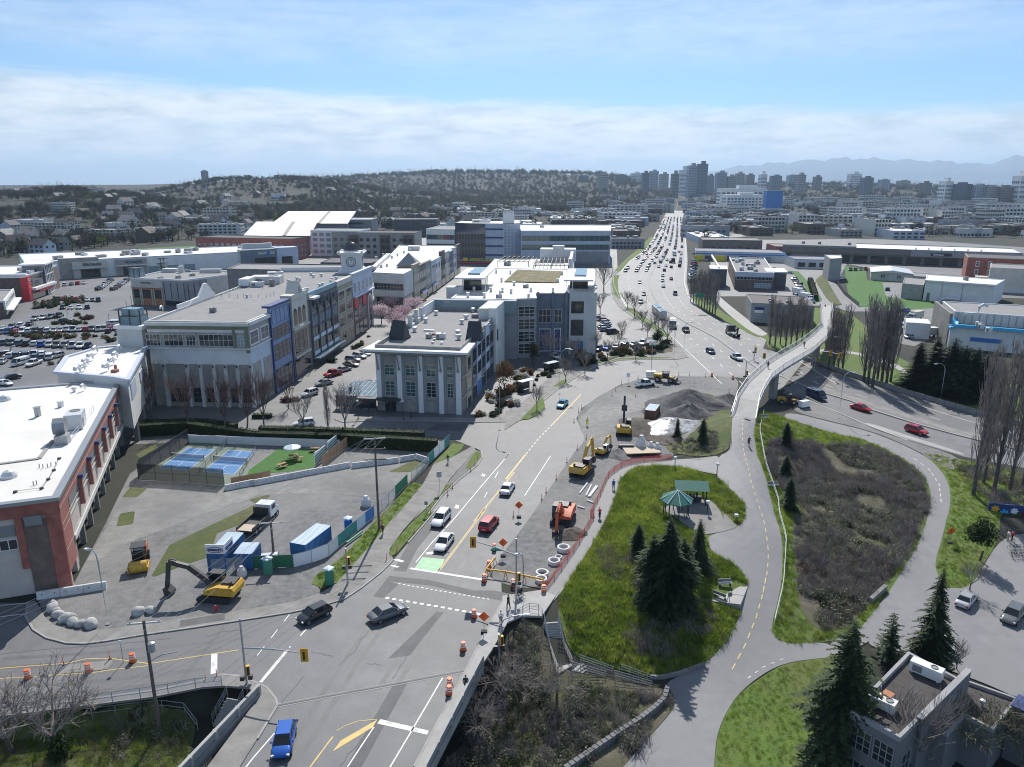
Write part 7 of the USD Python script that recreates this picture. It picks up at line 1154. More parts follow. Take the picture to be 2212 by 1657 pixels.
car('hatch','blue','bright blue hatchback driving onto the bridge towards the camera',c2(200,1475),c2(180,1560))
car('hatch','black','black hatchback turning left below the excavator yard',c2(395,665),c2(290,715));car('sedan','grey','dark grey sedan with sunroof in the middle of the junction',c2(872,655),c2(965,620))
car('sedan','white','white sedan waiting at the green bike box',c2(1232,203),c2(1195,255));car('suv','white','white crossover behind the white sedan in the near lane',c2(1212,55),c2(1170,105));car('suv','red','red crossover driving away beside the building site',c2(1522,85),c2(1560,40))
car('sedan','white','white sedan farther up the street beside the double yellow line',(b2(2155,1365)),b2(2200,1290));pc=car('sedan','teal','blue and white patrol car with lit blue markings on the curve',b3(480,655),b3(445,690))
car('pickup','white','white pickup parked on the gravel behind the site edge',b3(1180,487),b3(1245,478));car('hatch','navy','dark blue hatchback at the highway junction',b3(1735,210),b3(1780,235));car('pickup','white','white pickup with canopy waiting at the highway junction',b3(1955,262),b3(2010,290))
car('van','navy','navy blue van on the highway beside the overpass shadow',b4(455,585),b4(530,620));car('sedan','red','red sports convertible on the highway',b4(830,688),b4(900,710));car('suv','red','dark red sport utility nearest on the highway',b4(1300,880),b4(1390,910))
car('sedan','silver','pale silver sedan parked alone in the lower lot',c4(1312,572),c4(1350,525));car('suv','grey','grey off-road car at the edge of the bicycle yard',c4(1610,675),c4(1575,720));car('sedan','white','white car half hidden behind the tall narrow fir',c4(1150,850),c4(1180,880))
for(k,c,l,at,no)in(('suv','white','white sport utility at the hedge below the office',b2(430,820),b2(330,830)),('suv','white','white sport utility at the pedestrian crossing',b2(480,565),b2(400,590)),('sedan','silver','silver car behind the white sport utility in the shopping street',b2(600,475),b2(520,490)),('pickup','red','red pickup in the shopping street',b2(680,400),b2(600,420)),('sedan','silver','small silver car parked beside the red pickup',b2(770,362),b2(820,350)),('sedan','beige','beige sedan parked before the dark glass facade',b2(832,318),b2(895,325)),('suv','silver','silver car behind the beige sedan',b2(848,280),b2(905,285)),('suv','white','white car third from the far end of the street parking',b2(905,250),b2(950,258)),('sedan','white','white car at the far end of the street parking',b2(945,225),b2(990,235)),('pickup','grey','dark pickup half hidden behind the office corner',b2(985,495),b2(930,505))):car(k,c,l,at,no,full=True)
ORD=['first','second','third','fourth','fifth','sixth','seventh','eighth','ninth','tenth','eleventh','twelfth','thirteenth','fourteenth','fifteenth','sixteenth','seventeenth','eighteenth','nineteenth','twentieth','twenty-first','twenty-second','twenty-third','twenty-fourth']
WORD={'hatch':'hatchback','suv':'sport utility','pickup':'pickup','van':'van','minivan':'minivan','sedan':'sedan'};CW={'navy':'navy','beige':'beige'}
MIX=['white','silver','grey','black','white','silver','navy','grey','black','white','black','silver','grey','white','silver','black','white','grey','red','silver','maroon','blue','beige','white']
def row(p,q,n,head,where,seed,kinds=('sedan','suv','hatch','suv','sedan','pickup','minivan'),full=None,skip=()):
 """Parked cars from p to q, all pointing along head (a pair of view points)."""
 g=random.Random(seed);a,b=np.array(G(*p,up=.6)),np.array(G(*q,up=.6));h0,h1=np.array(G(*head[0])),np.array(G(*head[1]));d=unit(h1-h0)
 for i in range(n):
  if i in skip:continue
  o=a+(b-a)*(i/max(n-1,1))+d*g.uniform(-.3,.3);k,c=g.choice(kinds),g.choice(MIX);s=1 if g.random()<.75 else-1
  car(k,c,f'{c} {WORD[k]}, {ORD[i]} of {where}',None,o+d*s+(g.uniform(-.03,.03),0,0),where,full,pt=tuple(o))
H1=(k1(60,640),k1(200,560));H1=(m5(20,1490),m5(140,1400))
row(m5(60,1430),m5(1190,1485),12,H1,'the row of cars nearest the parking building',1);row(m5(40,1285),m5(1580,1240),19,H1,'the second row behind the planted strip',2);row(k1(-80,330),k1(820,250),9,H1,'the row in front of the parking building roof',3,skip=(2,3,4,8));row(k1(20,245),k1(600,225),6,H1,'the short row just behind the white van',14)
car('van','white','long white van in the car park before the parking building',k1(285,345),k1(160,380),full=True);car('pickup','white','white pickup beside the long white van',k1(480,350),k1(370,390),full=True);car('suv','silver','silver car at the kerb island before the parking building',k1(800,245),k1(700,270),full=True);car('sedan','white','white car with blue bonnet at the left edge below the van',k1(60,630),k1(140,640),full=True);car('sedan','black','black car beside the white one with blue bonnet',k1(150,550),k1(30,570),full=True)
row(m5(40,1240),m5(400,1180),4,H1,'the four cars before the low corner shops',4);row(m5(480,1110),m5(800,1070),4,(m5(430,1130),m5(560,1080)),'the four cars below the big planted island',5,('pickup','suv','pickup'));car('suv','navy','blue car behind the small island with a dark red bush',m5(880,1140),m5(980,1130));row(m5(850,960),m5(1180,955),4,(m5(870,1000),m5(880,930)),'the four cars just below the big planted island',6,('suv','sedan'));row(m5(790,840),m5(1330,860),8,(m5(870,880),m5(880,800)),'the row above the big planted island',7)
row(m5(880,650),m5(1140,625),4,H1,'the four cars before the first store portal',8,('sedan','suv'));row(m5(1340,710),m5(1500,590),6,(m5(1300,720),m5(1420,690)),'the left of the two rows near the second store',9,('sedan','suv'));row(m5(1540,710),m5(1730,580),7,(m5(1490,730),m5(1620,700)),'the right of the two rows near the second store',10,('sedan','suv'));row(m5(1480,1170),m5(1640,1160),4,H1,'the cars beside the glass stair lantern',11);row(m5(1340,1250),m5(1600,1300),3,H1,'the cars before the stair tower',12)
row(m5(-40,1600),m5(860,1600),8,H1,'the shaded row left of the parking building wing',13,skip=(3,4,5,6,7))
row(a3(770,1490),a3(900,1600),2,(a3(770,1500),a3(880,1490)),'the cars before the store corner',20);row(a3(840,1500),a3(835,1580),5,(a3(770,1530),a3(900,1525)),'the stack of cars before the store corner',21,('sedan','hatch'));row(b3(620,215),b3(1160,140),8,(b3(590,240),b3(660,190)),'the row behind the dark hedge of the curve',22);car('sedan','white','white car beside the bus shelters',b3(420,250),b3(470,280));car('sedan','white','white car in the lane beside the store',a3(758,1218),a3(750,1260))
row(a3(1575,1170),a3(1600,985),9,(a3(1545,1090),a3(1640,1085)),'the long row of cars for sale beside the highway',23,('sedan','suv','pickup'));row(a3(1640,960),a3(1700,990),3,(a3(1640,990),a3(1660,930)),'the cars for sale at the showroom corner',24);row(a4(265,1150),a4(350,1265),7,(a4(220,1180),a4(300,1165)),'the row along the dealer hedge',25,('sedan','suv','minivan'));row(a4(1180,1430),a4(1250,1640),7,(a4(1180,1530),a4(1290,1520)),'the row before the blue trimmed store',26,('suv','pickup','van','sedan'))
row(a4(740,1075),a4(870,1070),4,(a4(740,1100),a4(760,1060)),'the cars behind the clubhouse',27);row(a4(1340,1020),a4(1640,1030),7,(a4(1340,1060),a4(1350,1010)),'the row before the strip store',28);row(a4(820,1000),a4(1100,1015),8,(a4(820,1030),a4(830,990)),'the long row under the strip store front',29);row(a4(590,1115),a4(640,1150),3,(a4(580,1130),a4(650,1125)),'the vans beside the tall narrow block',30,('van','van','suv'));row(a3(1600,940),a3(2100,950),12,(a3(1700,960),a3(1710,920)),'the cars along the roadside shops',31);row(a4(0,960),a4(240,980),5,(a4(30,980),a4(100,960)),'the cars at the end of the roadside shops',32)
for c,kd,l,at,no in(('black','suv','dark car alone on the depot lawn yard',a4(1055,1240),a4(1080,1200)),('white','sedan','white car alone at the top of the dealer lot',a4(95,1065),a4(95,1100)),('silver','sedan','silver car turning in the dealer lot',a4(220,1100),a4(170,1098)),('grey','sedan','grey sedan at the end of the lane yard',a4(1205,1415),a4(1140,1425)),('white','van','white van beside the white lorry box',a4(395,1345),a4(440,1340)),('black','pickup','black pickup parked in front of the concrete side wall',a4(1320,1570),a4(1250,1575))):car(kd,c,l,at,no)
tr_=random.Random(4)
for(x,y,kd,c)in((1135,1180,'hatch','silver'),(1170,1280,'hatch','navy'),(1145,1345,'suv','white'),(1335,1212,'sedan','white'),(1328,1165,'sedan','silver'),(1330,1122,'sedan','white'),(1343,1078,'suv','grey'),(1358,1040,'sedan','white'),(1402,1050,'hatch','black'),(1402,1150,'sedan','black'),(1435,1275,'pickup','silver'),(1296,1048,'sedan','silver'),(1310,1002,'suv','grey'),(1280,967,'sedan','white'),(1262,1017,'suv','silver'),(1366,990,'sedan','beige'),(1470,922,'suv','white'),(1355,930,'pickup','black'),(1195,940,'sedan','black'),(1120,975,'pickup','silver'),(1245,915,'sedan','white'),(1270,890,'suv','silver')):
 up=x>1245+(y-900)*.1;h=(x-8,y-30)if up else(x+4,y+30);car(kd,c,f'{c} {WORD[kd]} on the highway '+('heading for the city, ' if up else 'leaving the city, ')+f'{ORD[int((1350 - y) / 25) % 20]} up its lane',a3(x,y),a3(*h),'near traffic on the highway')
far=[]
ed={t:np.array(lerp_edges(t))for t in(.10,.26,.40,.56,.72,.88)}
for y in np.arange(425,2000,11.5):
 for t in ed:
  if tr_.random()<(.66 if y<1100 else.5):far.append((t,y+tr_.uniform(-3,3)))
far=sorted(far,key=lambda q:q[1])[:225]
for t,y in far:
 e_=ed[t];x=float(np.interp(y,e_[:,1],e_[:,0]));x2=float(np.interp(y+10,e_[:,1],e_[:,0]));s=1 if t>.5 else-1;c=tr_.choice(MIX);kd=tr_.choice(('sedan','suv','hatch','pickup','sedan','van'))
 z=float(hills(x,y));car(kd,c,f'{c} {WORD[kd]} in the distant traffic '+('driving to the city' if s>0 else 'leaving the city'),None,(x+(x2-x)*s,y+10*s),'distant highway traffic',False,pt=(x,y,z))
def wheelset(par,xs,y,r=.5,w=.3):
 for x in xs:
  for s in(-1,1):
   m=MB();n=12;th=np.arange(n)*2*np.pi/n;y0,y1=s*(y-w),s*y;m.add([(x+r*math.cos(t),q,r+r*math.sin(t))for q in(y0,y1)for t in th]+[(x,y1,r),(x,y0,r)],[f for j in range(n)for f in((j,(j+1)%n,n+(j+1)%n),(j,n+(j+1)%n,n+j),(n+j,n+(j+1)%n,2*n),(j,(j+1)%n,2*n+1))]);wl=obj('wheel',m,'tyre',par);m=MB();m.add([(x+r*.5*math.cos(t),s*(y+.02),r+r*.5*math.sin(t))for t in th],[(0,j,j+1)for j in range(1,n-1)]);obj('rim',m,'rim',wl)
def cab(par,x,w,h,col,zb=.55,bonnet=0):
 m=MB();m.prism([(x,zb),(x+2.0,zb),(x+2.0,zb+.8),(x+1.75,zb+h),(x,zb+h)],-w/2,w/2,np.array([[1,0,0],[0,0,-1],[0,1,0]]))
 if bonnet:m.prism([(x+1.9,zb),(x+1.9+bonnet,zb),(x+1.9+bonnet,zb+.7),(x+1.9,zb+1.0)],-w*.45,w*.45,np.array([[1,0,0],[0,0,-1],[0,1,0]]))
 obj('cab',m,col,par,smooth=20);m=MB();m.add([(x+1.99,-w*.44,zb+.95),(x+1.99,w*.44,zb+.95),(x+1.80,w*.42,zb+h-.18),(x+1.80,-w*.42,zb+h-.18)],[(0,1,2),(0,2,3)]);m.v[0][:,0]+=.03
 for s in(-1,1):m.box(x+.95,s*(w/2),zb+.95,1.1,.04,h-1.2)
 obj('windows',m,'car_glass',par);[obj('headlight',(lambda q:(q.box(x+2.02+bonnet,s*w*.36,zb+.2,.06,.3,.2),q)[1])(MB()),'lamp_glass',par)for s in(-1,1)]
def heading(at,nose,up=.8):x,y,z=G(*at,up=up);q=G(*nose,up=up);return(x,y,z),math.atan2(q[1]-y,q[0]-x)
p,a=heading(a3(1295,1445),a3(1240,1395));bu=thing('articulated_bus','long pale blue and white articulated bus on the highway','bus',p,a)
for x,L in((3.4,9.0),(-5.6,7.6)):m=MB();m.box(x,0,.45,L,2.5,2.6);s_=obj('body',m,'wall_white',bu);m=MB();[m.box(x,s*1.26,1.5,L*.94,.04,.95)for s in(-1,1)];obj('windows',m,'car_glass',s_);m=MB();m.box(x,0,3.06,L*.92,1.9,.2);obj('roof_panel',m,'glass_pale',s_)
m=MB();m.box(-1.5,0,.5,.9,2.3,2.4);obj('bellows',m,'rubber',bu);wheelset(bu,(6.2,.6,-7),1.25,.48)
p,a=heading(a3(1412,1545),a3(1420,1610));bx=thing('cement_lorry','white lorry with long bonnet at the foot of the bus','lorry',p,a);cab(bx,.6,2.3,2.1,'car_white',.7,1.2);m=MB();m.box(-1.9,0,1.0,4.6,2.3,1.9);obj('box_body',m,'wall_pale',bx);wheelset(bx,(2.9,-1.4,-2.8),1.15,.5)
car('pickup','black','black pickup on the highway beside the white lorry',a3(1525,1585),a3(1560,1620));
p,a=heading(a3(1925,1612),a3(1850,1570));tk=thing('flatbed_truck','black flatbed truck with folded crane on the highway','lorry',p,a);cab(tk,1.6,2.4,2.3,'car_black',.7,1.0);m=MB();m.box(-1.2,0,1.0,5.6,2.4,.3);obj('flatbed',m,'wall_stone',tk);m=MB();m.box(1.3,0,1.2,.2,2.4,2.0);obj('headboard',m,'trim_dark',tk);m=MB();m.beam((-3.6,0,1.3),(-4.2,0,3.4),.45);m.beam((-4.2,0,3.4),(-2.2,.5,1.6),.35);obj('crane_arm',m,'trim_dark',tk);wheelset(tk,(3.6,-1.6,-2.8),1.2,.5)
for(at,no,c,l)in((a3(1418,1005),a3(1424,970),'car_black','dark lorry in the city bound queue'),(a3(1430,945),a3(1434,915),'wall_white','white box lorry ahead of the dark lorry'),(a4(365,1318),a4(420,1330),'wall_white','white box lorry at the end of the dealer row'),(a4(300,1275),a4(360,1290),'wall_white','cream motorhome beside the dealer hedge'),(a4(1290,1480),a4(1240,1490),'wall_cream','cream motorhome behind the blue trimmed store'),(a4(1380,1625),a4(1280,1630),'wall_white','long white motorhome before the dark fir clump'),(a4(620,1135),a4(650,1160),'wall_white','white motorhome at the tall narrow block')):p,a=heading(at,no);t=thing('box_lorry',l,'lorry',p,a);cab(t,1.6,2.1,1.9,'car_white',.6);m=MB();m.box(-1.1,0,.8,5.2,2.35,2.4);obj('box_body',m,c,t);wheelset(t,(2.6,-2.2),1.15,.45)
rough('machine_yellow',(.34,.21,.045),(.58,.34,.03),1.5,5.0,.6,.3,.55);rough('machine_orange',(.30,.07,.03),(.52,.10,.035),1.5,5.0,.6,.3,.55);flat('machine_black',(.03,.03,.032),.5);flat('works_orange',(.80,.13,.02),.5);flat('reflective_white',(.80,.80,.78),.4);flat('container_blue',(.03,.13,.30),.5);flat('plastic_blue',(.02,.16,.48),.4);flat('plastic_green',(.05,.22,.14),.5);flat('banner_teal',(.04,.22,.20),.6);flat('banner_green',(.03,.16,.08),.6);flat('galvanised',(.38,.39,.40),.45,.5);flat('wood_pole',(.12,.10,.085),.9);flat('timber',(.30,.19,.11),.85);flat('plywood',(.48,.40,.30),.8);flat('signal_yellow',(.70,.36,.02),.5);flat('wire',(.50,.50,.49),.5);flat('rust_brown',(.16,.075,.045),.8);flat('court_blue',(.045,.17,.38),.7);flat('court_green',(.15,.19,.15),.8);flat('hydrant_red',(.5,.03,.03),.5);flat('roof_green',(.03,.16,.12),.5);flat('skin',(.45,.28,.20),.6);flat('hair_dark',(.03,.02,.015),.8)
rough('gravel_dark',(.07,.07,.074),(.135,.135,.137),1.6,8.0,.95,.3,.7,.8,9.0);rough('barrier_concrete',(.52,.52,.50),(.66,.66,.64),.8,6.0,.8);rough('boulder',(.28,.28,.275),(.50,.50,.48),1.2,6.0,.9);rough('tarp',(.14,.145,.15),(.46,.47,.49),.7,5.0,.35,.35,.6,.8,2.0)
def net(name,col,fac):_mats[name]=material(name,{'d':('principled_bsdf',{'base_color':col,'roughness':.7}),'t':('transparent_bsdf',{}),'m':('mix_closure',{'fac':fac})},[('t.BSDF','m.closure1'),('d.BSDF','m.closure2')],surface='m.closure')
net('red_net',(.70,.06,.05),.55);net('black_net',(.012,.012,.014),.8);net('wire_net',(.34,.35,.36),.35);net('court_net',(.02,.02,.022),.6)
XZ=np.array([[1,0,0],[0,0,-1],[0,1,0]])
P_=lambda name,m,mat,par,**k:obj(name,m,mat,par,**k)
def bx(*a):return MB().box(*a)
def tb(p,r,n=6):return MB().tube(p,r,n)
def excavator(label,at,nose,col,boom,swing=0.0,cabm='machine_black',text=None,k=1.0,armcol=None):
 p,a=heading(at,nose,.5);t=thing('excavator',label,'excavator',p,a,scale=k);ac=armcol or col
 for s in(-1,1):m=MB();m.prism([(-2.1,.25),(-1.8,0),(1.8,0),(2.1,.25),(2.1,.6),(1.8,.85),(-1.8,.85),(-2.1,.6)],-.32,.32,XZ);m.xf(0,s*1.2,0);P_('track',m,'rubber',t)
 P_('undercarriage',bx(0,0,.35,2.2,1.9,.6),'machine_black',t)
 m=MB();m.prism([(-2.6,1.0),(1.2,1.0),(1.2,1.5),(-.4,2.1),(-2.5,2.1),(-2.75,1.7)],-1.35,1.35,XZ);h=P_('house',m,col,t,smooth=25);m=bx(-1.5,-.3,2.1,1.7,1.6,.22);m.box(-2.0,.6,2.1,.3,.3,.5);P_('engine_cover',m,'machine_black',t)
 m=MB();m.prism([(-.35,1.1),(1.4,1.1),(1.5,1.9),(1.1,2.95),(-.35,2.95)],.35,1.35,XZ);c=P_('cab',m,'car_glass',t);m=bx(.4,-.85,2.93,1.7,1.1,.1);[m.beam((x,y,1.1),(x,y,2.95),.09)for x in(-.35,1.2)for y in(-.35,-1.35)];P_('cab_frame',m,cabm,c)
 q=[np.array((x,0.1,z))for x,z in boom];m=MB();m.beam(q[0],q[1],.42,.7);m.beam(q[1],q[2],.42,.55);m.beam(q[0]+(.4,0,-.5),(q[0]+q[1])/2+(.2,0,0),.16);P_('boom',m,ac,t);m=MB();m.beam(q[2],q[3],.36,.45);m.beam(q[1]*.4+q[2]*.6+(0,0,.5),q[2]+(q[2]-q[3])*.12,.14);P_('stick',m,ac,t);m=MB();e=q[3];m.prism([(-.1,.1),(.35,-.1),(.2,-.9),(-.6,-1.0),(-.75,-.5)],-.55,.55,XZ);m.xf(e[0],e[1],e[2]);P_('bucket',m,'machine_black',t)
 if text:w=meshkit.text_mesh(text,.5,.03,True);v=w.vertices;P_('lettering',(np.c_[v[:,2]*0-2.80+.02*v[:,1]*0,.75-v[:,0],1.25+v[:,1]],w.faces),'reflective_white',t)
 return t
SB=[(.7,1.9),(2.9,4.3),(5.0,4.4),(5.6,1.3)]
excavator('yellow excavator with raised folded arm beside the red netting',b3(645,1230),b3(760,1130),'machine_yellow',[(.7,1.9),(2.4,4.1),(4.8,5.0),(5.3,1.5)],text='CAT');excavator('yellow excavator seen from behind with its dark arm raised straight up',b3(1000,890),b3(1010,720),'machine_yellow',[(.7,1.9),(2.2,4.6),(3.8,6.6),(5.8,4.2)],armcol='machine_black')
excavator('orange excavator digging by the path with its arm reaching down',c3(370,60),c3(320,150),'machine_orange',[(.7,1.9),(2.6,4.0),(4.3,3.4),(4.6,.8)]);excavator('yellow and black excavator with long black arm in the muddy yard',c1(1410,540),c1(1150,520),'machine_yellow',[(.7,1.9),(3.4,3.9),(6.0,4.4),(6.6,1.0)],armcol='machine_black');excavator('small yellow digger with white cab behind the folded arm',b3(820,1060),b3(900,1010),'machine_yellow',SB,k=.62,cabm='reflective_white')
def loader(label,at,nose,k=1.0,roller=False,name='wheel_loader'):
 p,a=heading(at,nose,.5);t=thing(name,label,'road roller' if roller else 'loader',p,a,scale=k);P_('engine_hood',bx(-1.5,0,.9,2.4,1.5,1.1),'machine_orange' if roller else 'machine_yellow',t);c=P_('cab',bx(.2,0,1.0,1.3,1.4,1.3),'car_glass',t);m=bx(.2,0,2.9,1.9,1.8,.12);[m.box(x,y,1.0,.1,.1,1.9)for x in(-.5,.9)for y in(-.75,.75)];P_('canopy',m,'machine_black',c)
 if roller:m=MB();m.lathe([(.75,-1),(.75,1)],18);m.v=[v@np.array([[1,0,0],[0,0,1],[0,-1,0]])+(2.1,0,.75)for v in m.v];P_('drum',m,'machine_yellow',t);m=bx(2.1,1.15,.5,2.0,.12,.5);m.box(2.1,-1.15,.5,2.0,.12,.5);m.box(1.1,0,.5,.2,2.4,.5);P_('drum_frame',m,'machine_yellow',t);wheelset(t,(-1.4,),1.0,.65,.5)
 else:P_('front_frame',bx(1.6,0,.7,1.4,.9,.8),'machine_yellow',t);m=MB();m.prism([(2.6,.2),(3.9,.1),(4.0,.3),(3.2,.5),(3.0,1.3),(2.6,1.3)],-1.4,1.4,XZ);P_('bucket',m,'machine_black',t);m=MB();[m.beam((.9,y,1.5),(2.8,y,.8),.25)for y in(-.5,.5)];P_('lift_arm',m,'machine_yellow',t);wheelset(t,(1.7,-1.6),1.25,.75,.5)
loader('yellow road roller with open canopy near the parking building columns',c1(905,330),c1(890,400),roller=True,name='road_roller');loader('yellow wheel loader beside the light tower at the site edge',b3(1345,455),b3(1440,465));loader('yellow backhoe parked in the shadow under the overpass',b4(205,640),b4(300,650),.8)
Z1=zo(480,1220,1269/400)
p,a=heading(Z1(480,190),Z1(570,110));t=thing('dump_truck','white cab tipper lorry with dark rusty bed in the gravel yard','lorry',p,a);cab(t,1.9,2.3,1.9,'car_white',.8,.9);m=bx(-1.2,0,1.0,5.0,2.4,.15);m.box(-1.2,1.2,1.1,5.0,.1,.5);m.box(-1.2,-1.2,1.1,5.0,.1,.5);m.box(1.25,0,1.1,.12,2.4,1.5);P_('tipper_bed',m,'machine_black',t);P_('bed_floor',bx(-2.7,0,1.16,2.0,2.2,.05),'plywood',t);wheelset(t,(3.9,-1.4,-2.5),1.15,.5)
def container(label,at,nose,L=6.06,w=2.44,h=2.59,col='container_blue',ribs=True,name='container',up=1.3):
 x,y,z=G(*at,up=up);q=G(*nose,up=up);t=thing(name,label,'container',(x,y,z),math.atan2(q[1]-y,q[0]-x));m=bx(0,0,.12,L-.1,w-.1,h-.2)
 if ribs:
  for x_ in np.arange(-L/2+.15,L/2-.1,.28):m.box(x_,0,.2,.13,w,h-.4)
  for y_ in np.arange(-w/2+.15,w/2-.1,.28):m.box(0,y_,.2,L,.13,h-.4)
 P_('shell',m,col,t);m=MB();[m.box(sx*(L/2-.06),sy*(w/2-.06),0,.14,.14,h)for sx in(-1,1)for sy in(-1,1)];[m.beam((-L/2,s*(w/2-.05),e),(L/2,s*(w/2-.05),e),.13)for s in(-1,1)for e in(.08,h-.08)];P_('frame',m,col,t);m=bx(0,0,h-.06,L-.1,w-.1,.05);[m.box(x_,0,h-.02,.12,w-.2,.04)for x_ in np.arange(-L/2+.3,L/2,.3)];P_('roof',m,'awning_pale' if ribs else 'galvanised',t);return t
t=container('blue shipping container carrying a white oval sign board',Z1(240,420),Z1(320,330));F=Face((-3.05,1.24),(-3.05,-1.24),2.62)
P_('sign_board',F.box(MB(),0,2.48,0,1.3,-.05,.06),'sign_white',t);P_('sign_board',bx(-1.75,-1.2,2.62,2.6,.1,1.3),'sign_white',t);el=[(1.24+1.1*math.cos(q),.55+.42*math.sin(q))for q in np.linspace(0,2*np.pi,25)[:-1]];P_('oval',F.poly(MB(),Polygon(el).difference(Polygon(el).buffer(-.07)),.05,.09),'sign_navy',t);F.text('WINGLEY',.38,.42,.27,t,'sign_navy',d=.07,width=1.72);F2=Face((-3.0,-1.25),(-.5,-1.25),2.62);P_('oval',F2 .poly(MB(),Polygon(el).difference(Polygon(el).buffer(-.07)),.0,.04),'sign_navy',t);F2 .text('WINGLEY',.38,.42,.27,t,'sign_navy',d=.02,width=1.72)
container('short blue cabin with pale roof beside the sign container',Z1(405,450),Z1(450,390),3.2,2.44,2.4);container('single blue container with pale roof standing alone in the gravel yard',Z1(900,350),Z1(985,285));container('bright blue covered bin at the foot of the timber pole',Z1(575,490),Z1(620,485),2.2,1.5,1.5,'plastic_blue',False,'site_bin',.7);container('brown steel skip on the soil of the building site',b3(1240,730),b3(1270,690),5.0,2.3,2.2,'rust_brown',True,'skip',1.0)
def toilet(label,at,col):x,y,z=G(*at);t=thing('portable_toilet',label,'toilet',(x,y,z),.3);P_('cabin',bx(0,0,0,1.1,1.1,2.1),col,t);P_('door',bx(0,-.56,.15,.8,.05,1.8),col,t);P_('roof',MB().lathe([(.8,0),(.7,.12),(.2,.22)],4,(0,0,2.1)),'awning_pale',t)
toilet('blue portable toilet with white roof at the fence',Z1(1190,265),'plastic_blue');toilet('green portable toilet with pale roof on the grass below the banners',Z1(1042,670),'plastic_green');toilet('green site cabinet at the end of the banner fence',Z1(565,590),'plastic_green')
def each(name,cat,make,group,items):
 k=kind_of(name);make(k)
 for it in items:x,y,z=G(*it[1]);copy(k,name,it[0],cat,(x,y,z),it[2]if len(it)>2 else 0,group,it[3]if len(it)>3 else None)
def mk_barrel(k):
 P_('drum',MB().lathe([(.30,.06),(.30,.4),(.28,.42),(.28,.95),(.24,1.0)],14),'works_orange',k);P_('base',MB().lathe([(.42,0),(.40,.07)],12),'rubber',k);[P_('band',MB().lathe([(.305,z),(.305,z+.13)],14),'reflective_white',k)for z in(.48,.76)]
each('traffic_barrel','barrel',mk_barrel,'orange barrels',[('orange barrel nearest the left edge of the street',c1(180,1085)),('orange barrel on the painted island of the left street',c1(572,1045)),('orange barrel beside the leaning signpost base',c1(855,980)),('orange barrel beside the diamond arrow sign',c2(1425,692)),('orange barrel alone along the pavement below the arrow sign',c2(1355,905)),('orange barrel in the stack by the bridge pavement',c2(1266,1190)),('orange barrel standing close behind the stack by the bridge',c2(1268,1140)),('orange barrel at the upper corner of the yellow barricade',c2(1520,372)),('orange barrel at the left end of the yellow barricade',c2(1490,462)),('orange barrel in the middle of the yellow barricade',c3(48,495)),('orange barrel at the right end of the yellow barricade',c3(245,532)),('orange barrel beneath the street name sign',c2(1555,262)),('orange barrel left of the two at the highway corner',b3(1745,425)),('orange barrel right of the two at the highway corner',b3(1922,448))])
def mk_del(k):P_('tube',MB().lathe([(.06,.05),(.055,1.0),(.03,1.05)],8),'works_orange',k);P_('base',MB().lathe([(.2,0),(.17,.06)],8),'rubber',k);[P_('band',MB().lathe([(.065,z),(.065,z+.1)],8),'reflective_white',k)for z in(.55,.8)]
DP=[('on the left street before the island',[c1(412,1002),c1(708,965)]),('by the railing above the west steps',[c1(1328,1122),c1(1398,1082)]),('at the pavement ramp by the signal',[c2(930,268),c2(862,325),c2(1040,150)]),('on the small grass island',[b2(1905,1115),b2(1880,1180),b2(1845,1225)]),('on the verge beside the bike lane',[b2(1690,1375),b2(1650,1435),b2(1505,1590)]),('along the curved site edge',[b3(640,705),b3(618,728),b3(578,815),b3(682,955),b3(900,590),b3(930,545),b3(978,490),b3(1120,445)]),('along the straight site edge',[b3(605,1045),b3(518,1155),b3(428,1300),b3(342,1410),b3(305,1470),b3(65,1615)]),('at the highway end of the site',[b3(1465,415),b3(1555,415),b3(1690,430),b3(1790,445),b3(1100,600),b3(1890,560)])]
each('delineator','post',mk_del,None,[(f'orange delineator post {w}, {ORD[i]} from the top' if len(l)>1 else w,p)for w,l in DP for i,p in enumerate(sorted(l,key=lambda q:q[1]))])
def mk_dia(k):P_('post',tb([(0,0,0),(0,0,2.0)],.03),'galvanised',k);P_('base',bx(0,0,0,.7,.5,.25),'rubber',k);m=MB();m.prism([(0,1.45),(.62,2.07),(0,2.69),(-.62,2.07)],.02,.06,XZ);s=P_('plate',m,'works_orange',k);m=MB();m.beam((-.02,-.08,1.8),(-.12,-.08,2.3),.08,.02);m.beam((-.12,-.08,2.32),(-.28,-.08,2.15),.08,.02);P_('arrow',m,'sign_black',s)
each('warning_sign','sign',mk_dia,'orange diamond signs',[('orange diamond arrow sign at the crossing pavement',c2(1490,792)),('orange diamond sign below the signal arm',c2(1612,300)),('orange diamond sign at the site edge left of the orange excavator',b3(112,1620)),('orange diamond sign on the grass beside the side path',c4(1200,215))])
def mk_barr(k):m=MB();m.prism([(-.3,0),(.3,0),(.3,.12),(.13,.3),(.1,.8),(-.1,.8),(-.13,.3),(-.3,.12)],-1.46,1.46,np.array([[1,0,0],[0,0,1],[0,1,0]]));P_('block',m,'barrier_concrete',k);m=bx(0,-.8,.4,.3,.12,.12);m.box(0,.8,.4,.3,.12,.12);P_('lifting_slot',m,'trim_dark',k)
KB=kind_of('concrete_barrier');mk_barr(KB);bl_=[((b1(1905,1390),b1(2150,1340)),2),((b2(10,1345),b2(830,1190)),6),((b2(840,1200),b2(1235,1150)),3),((b2(1250,1145),b2(1370,1125)),1),((b2(1380,1120),b2(1475,1150)),1),((c1(240,575),c1(690,505)),3)];nb_=0
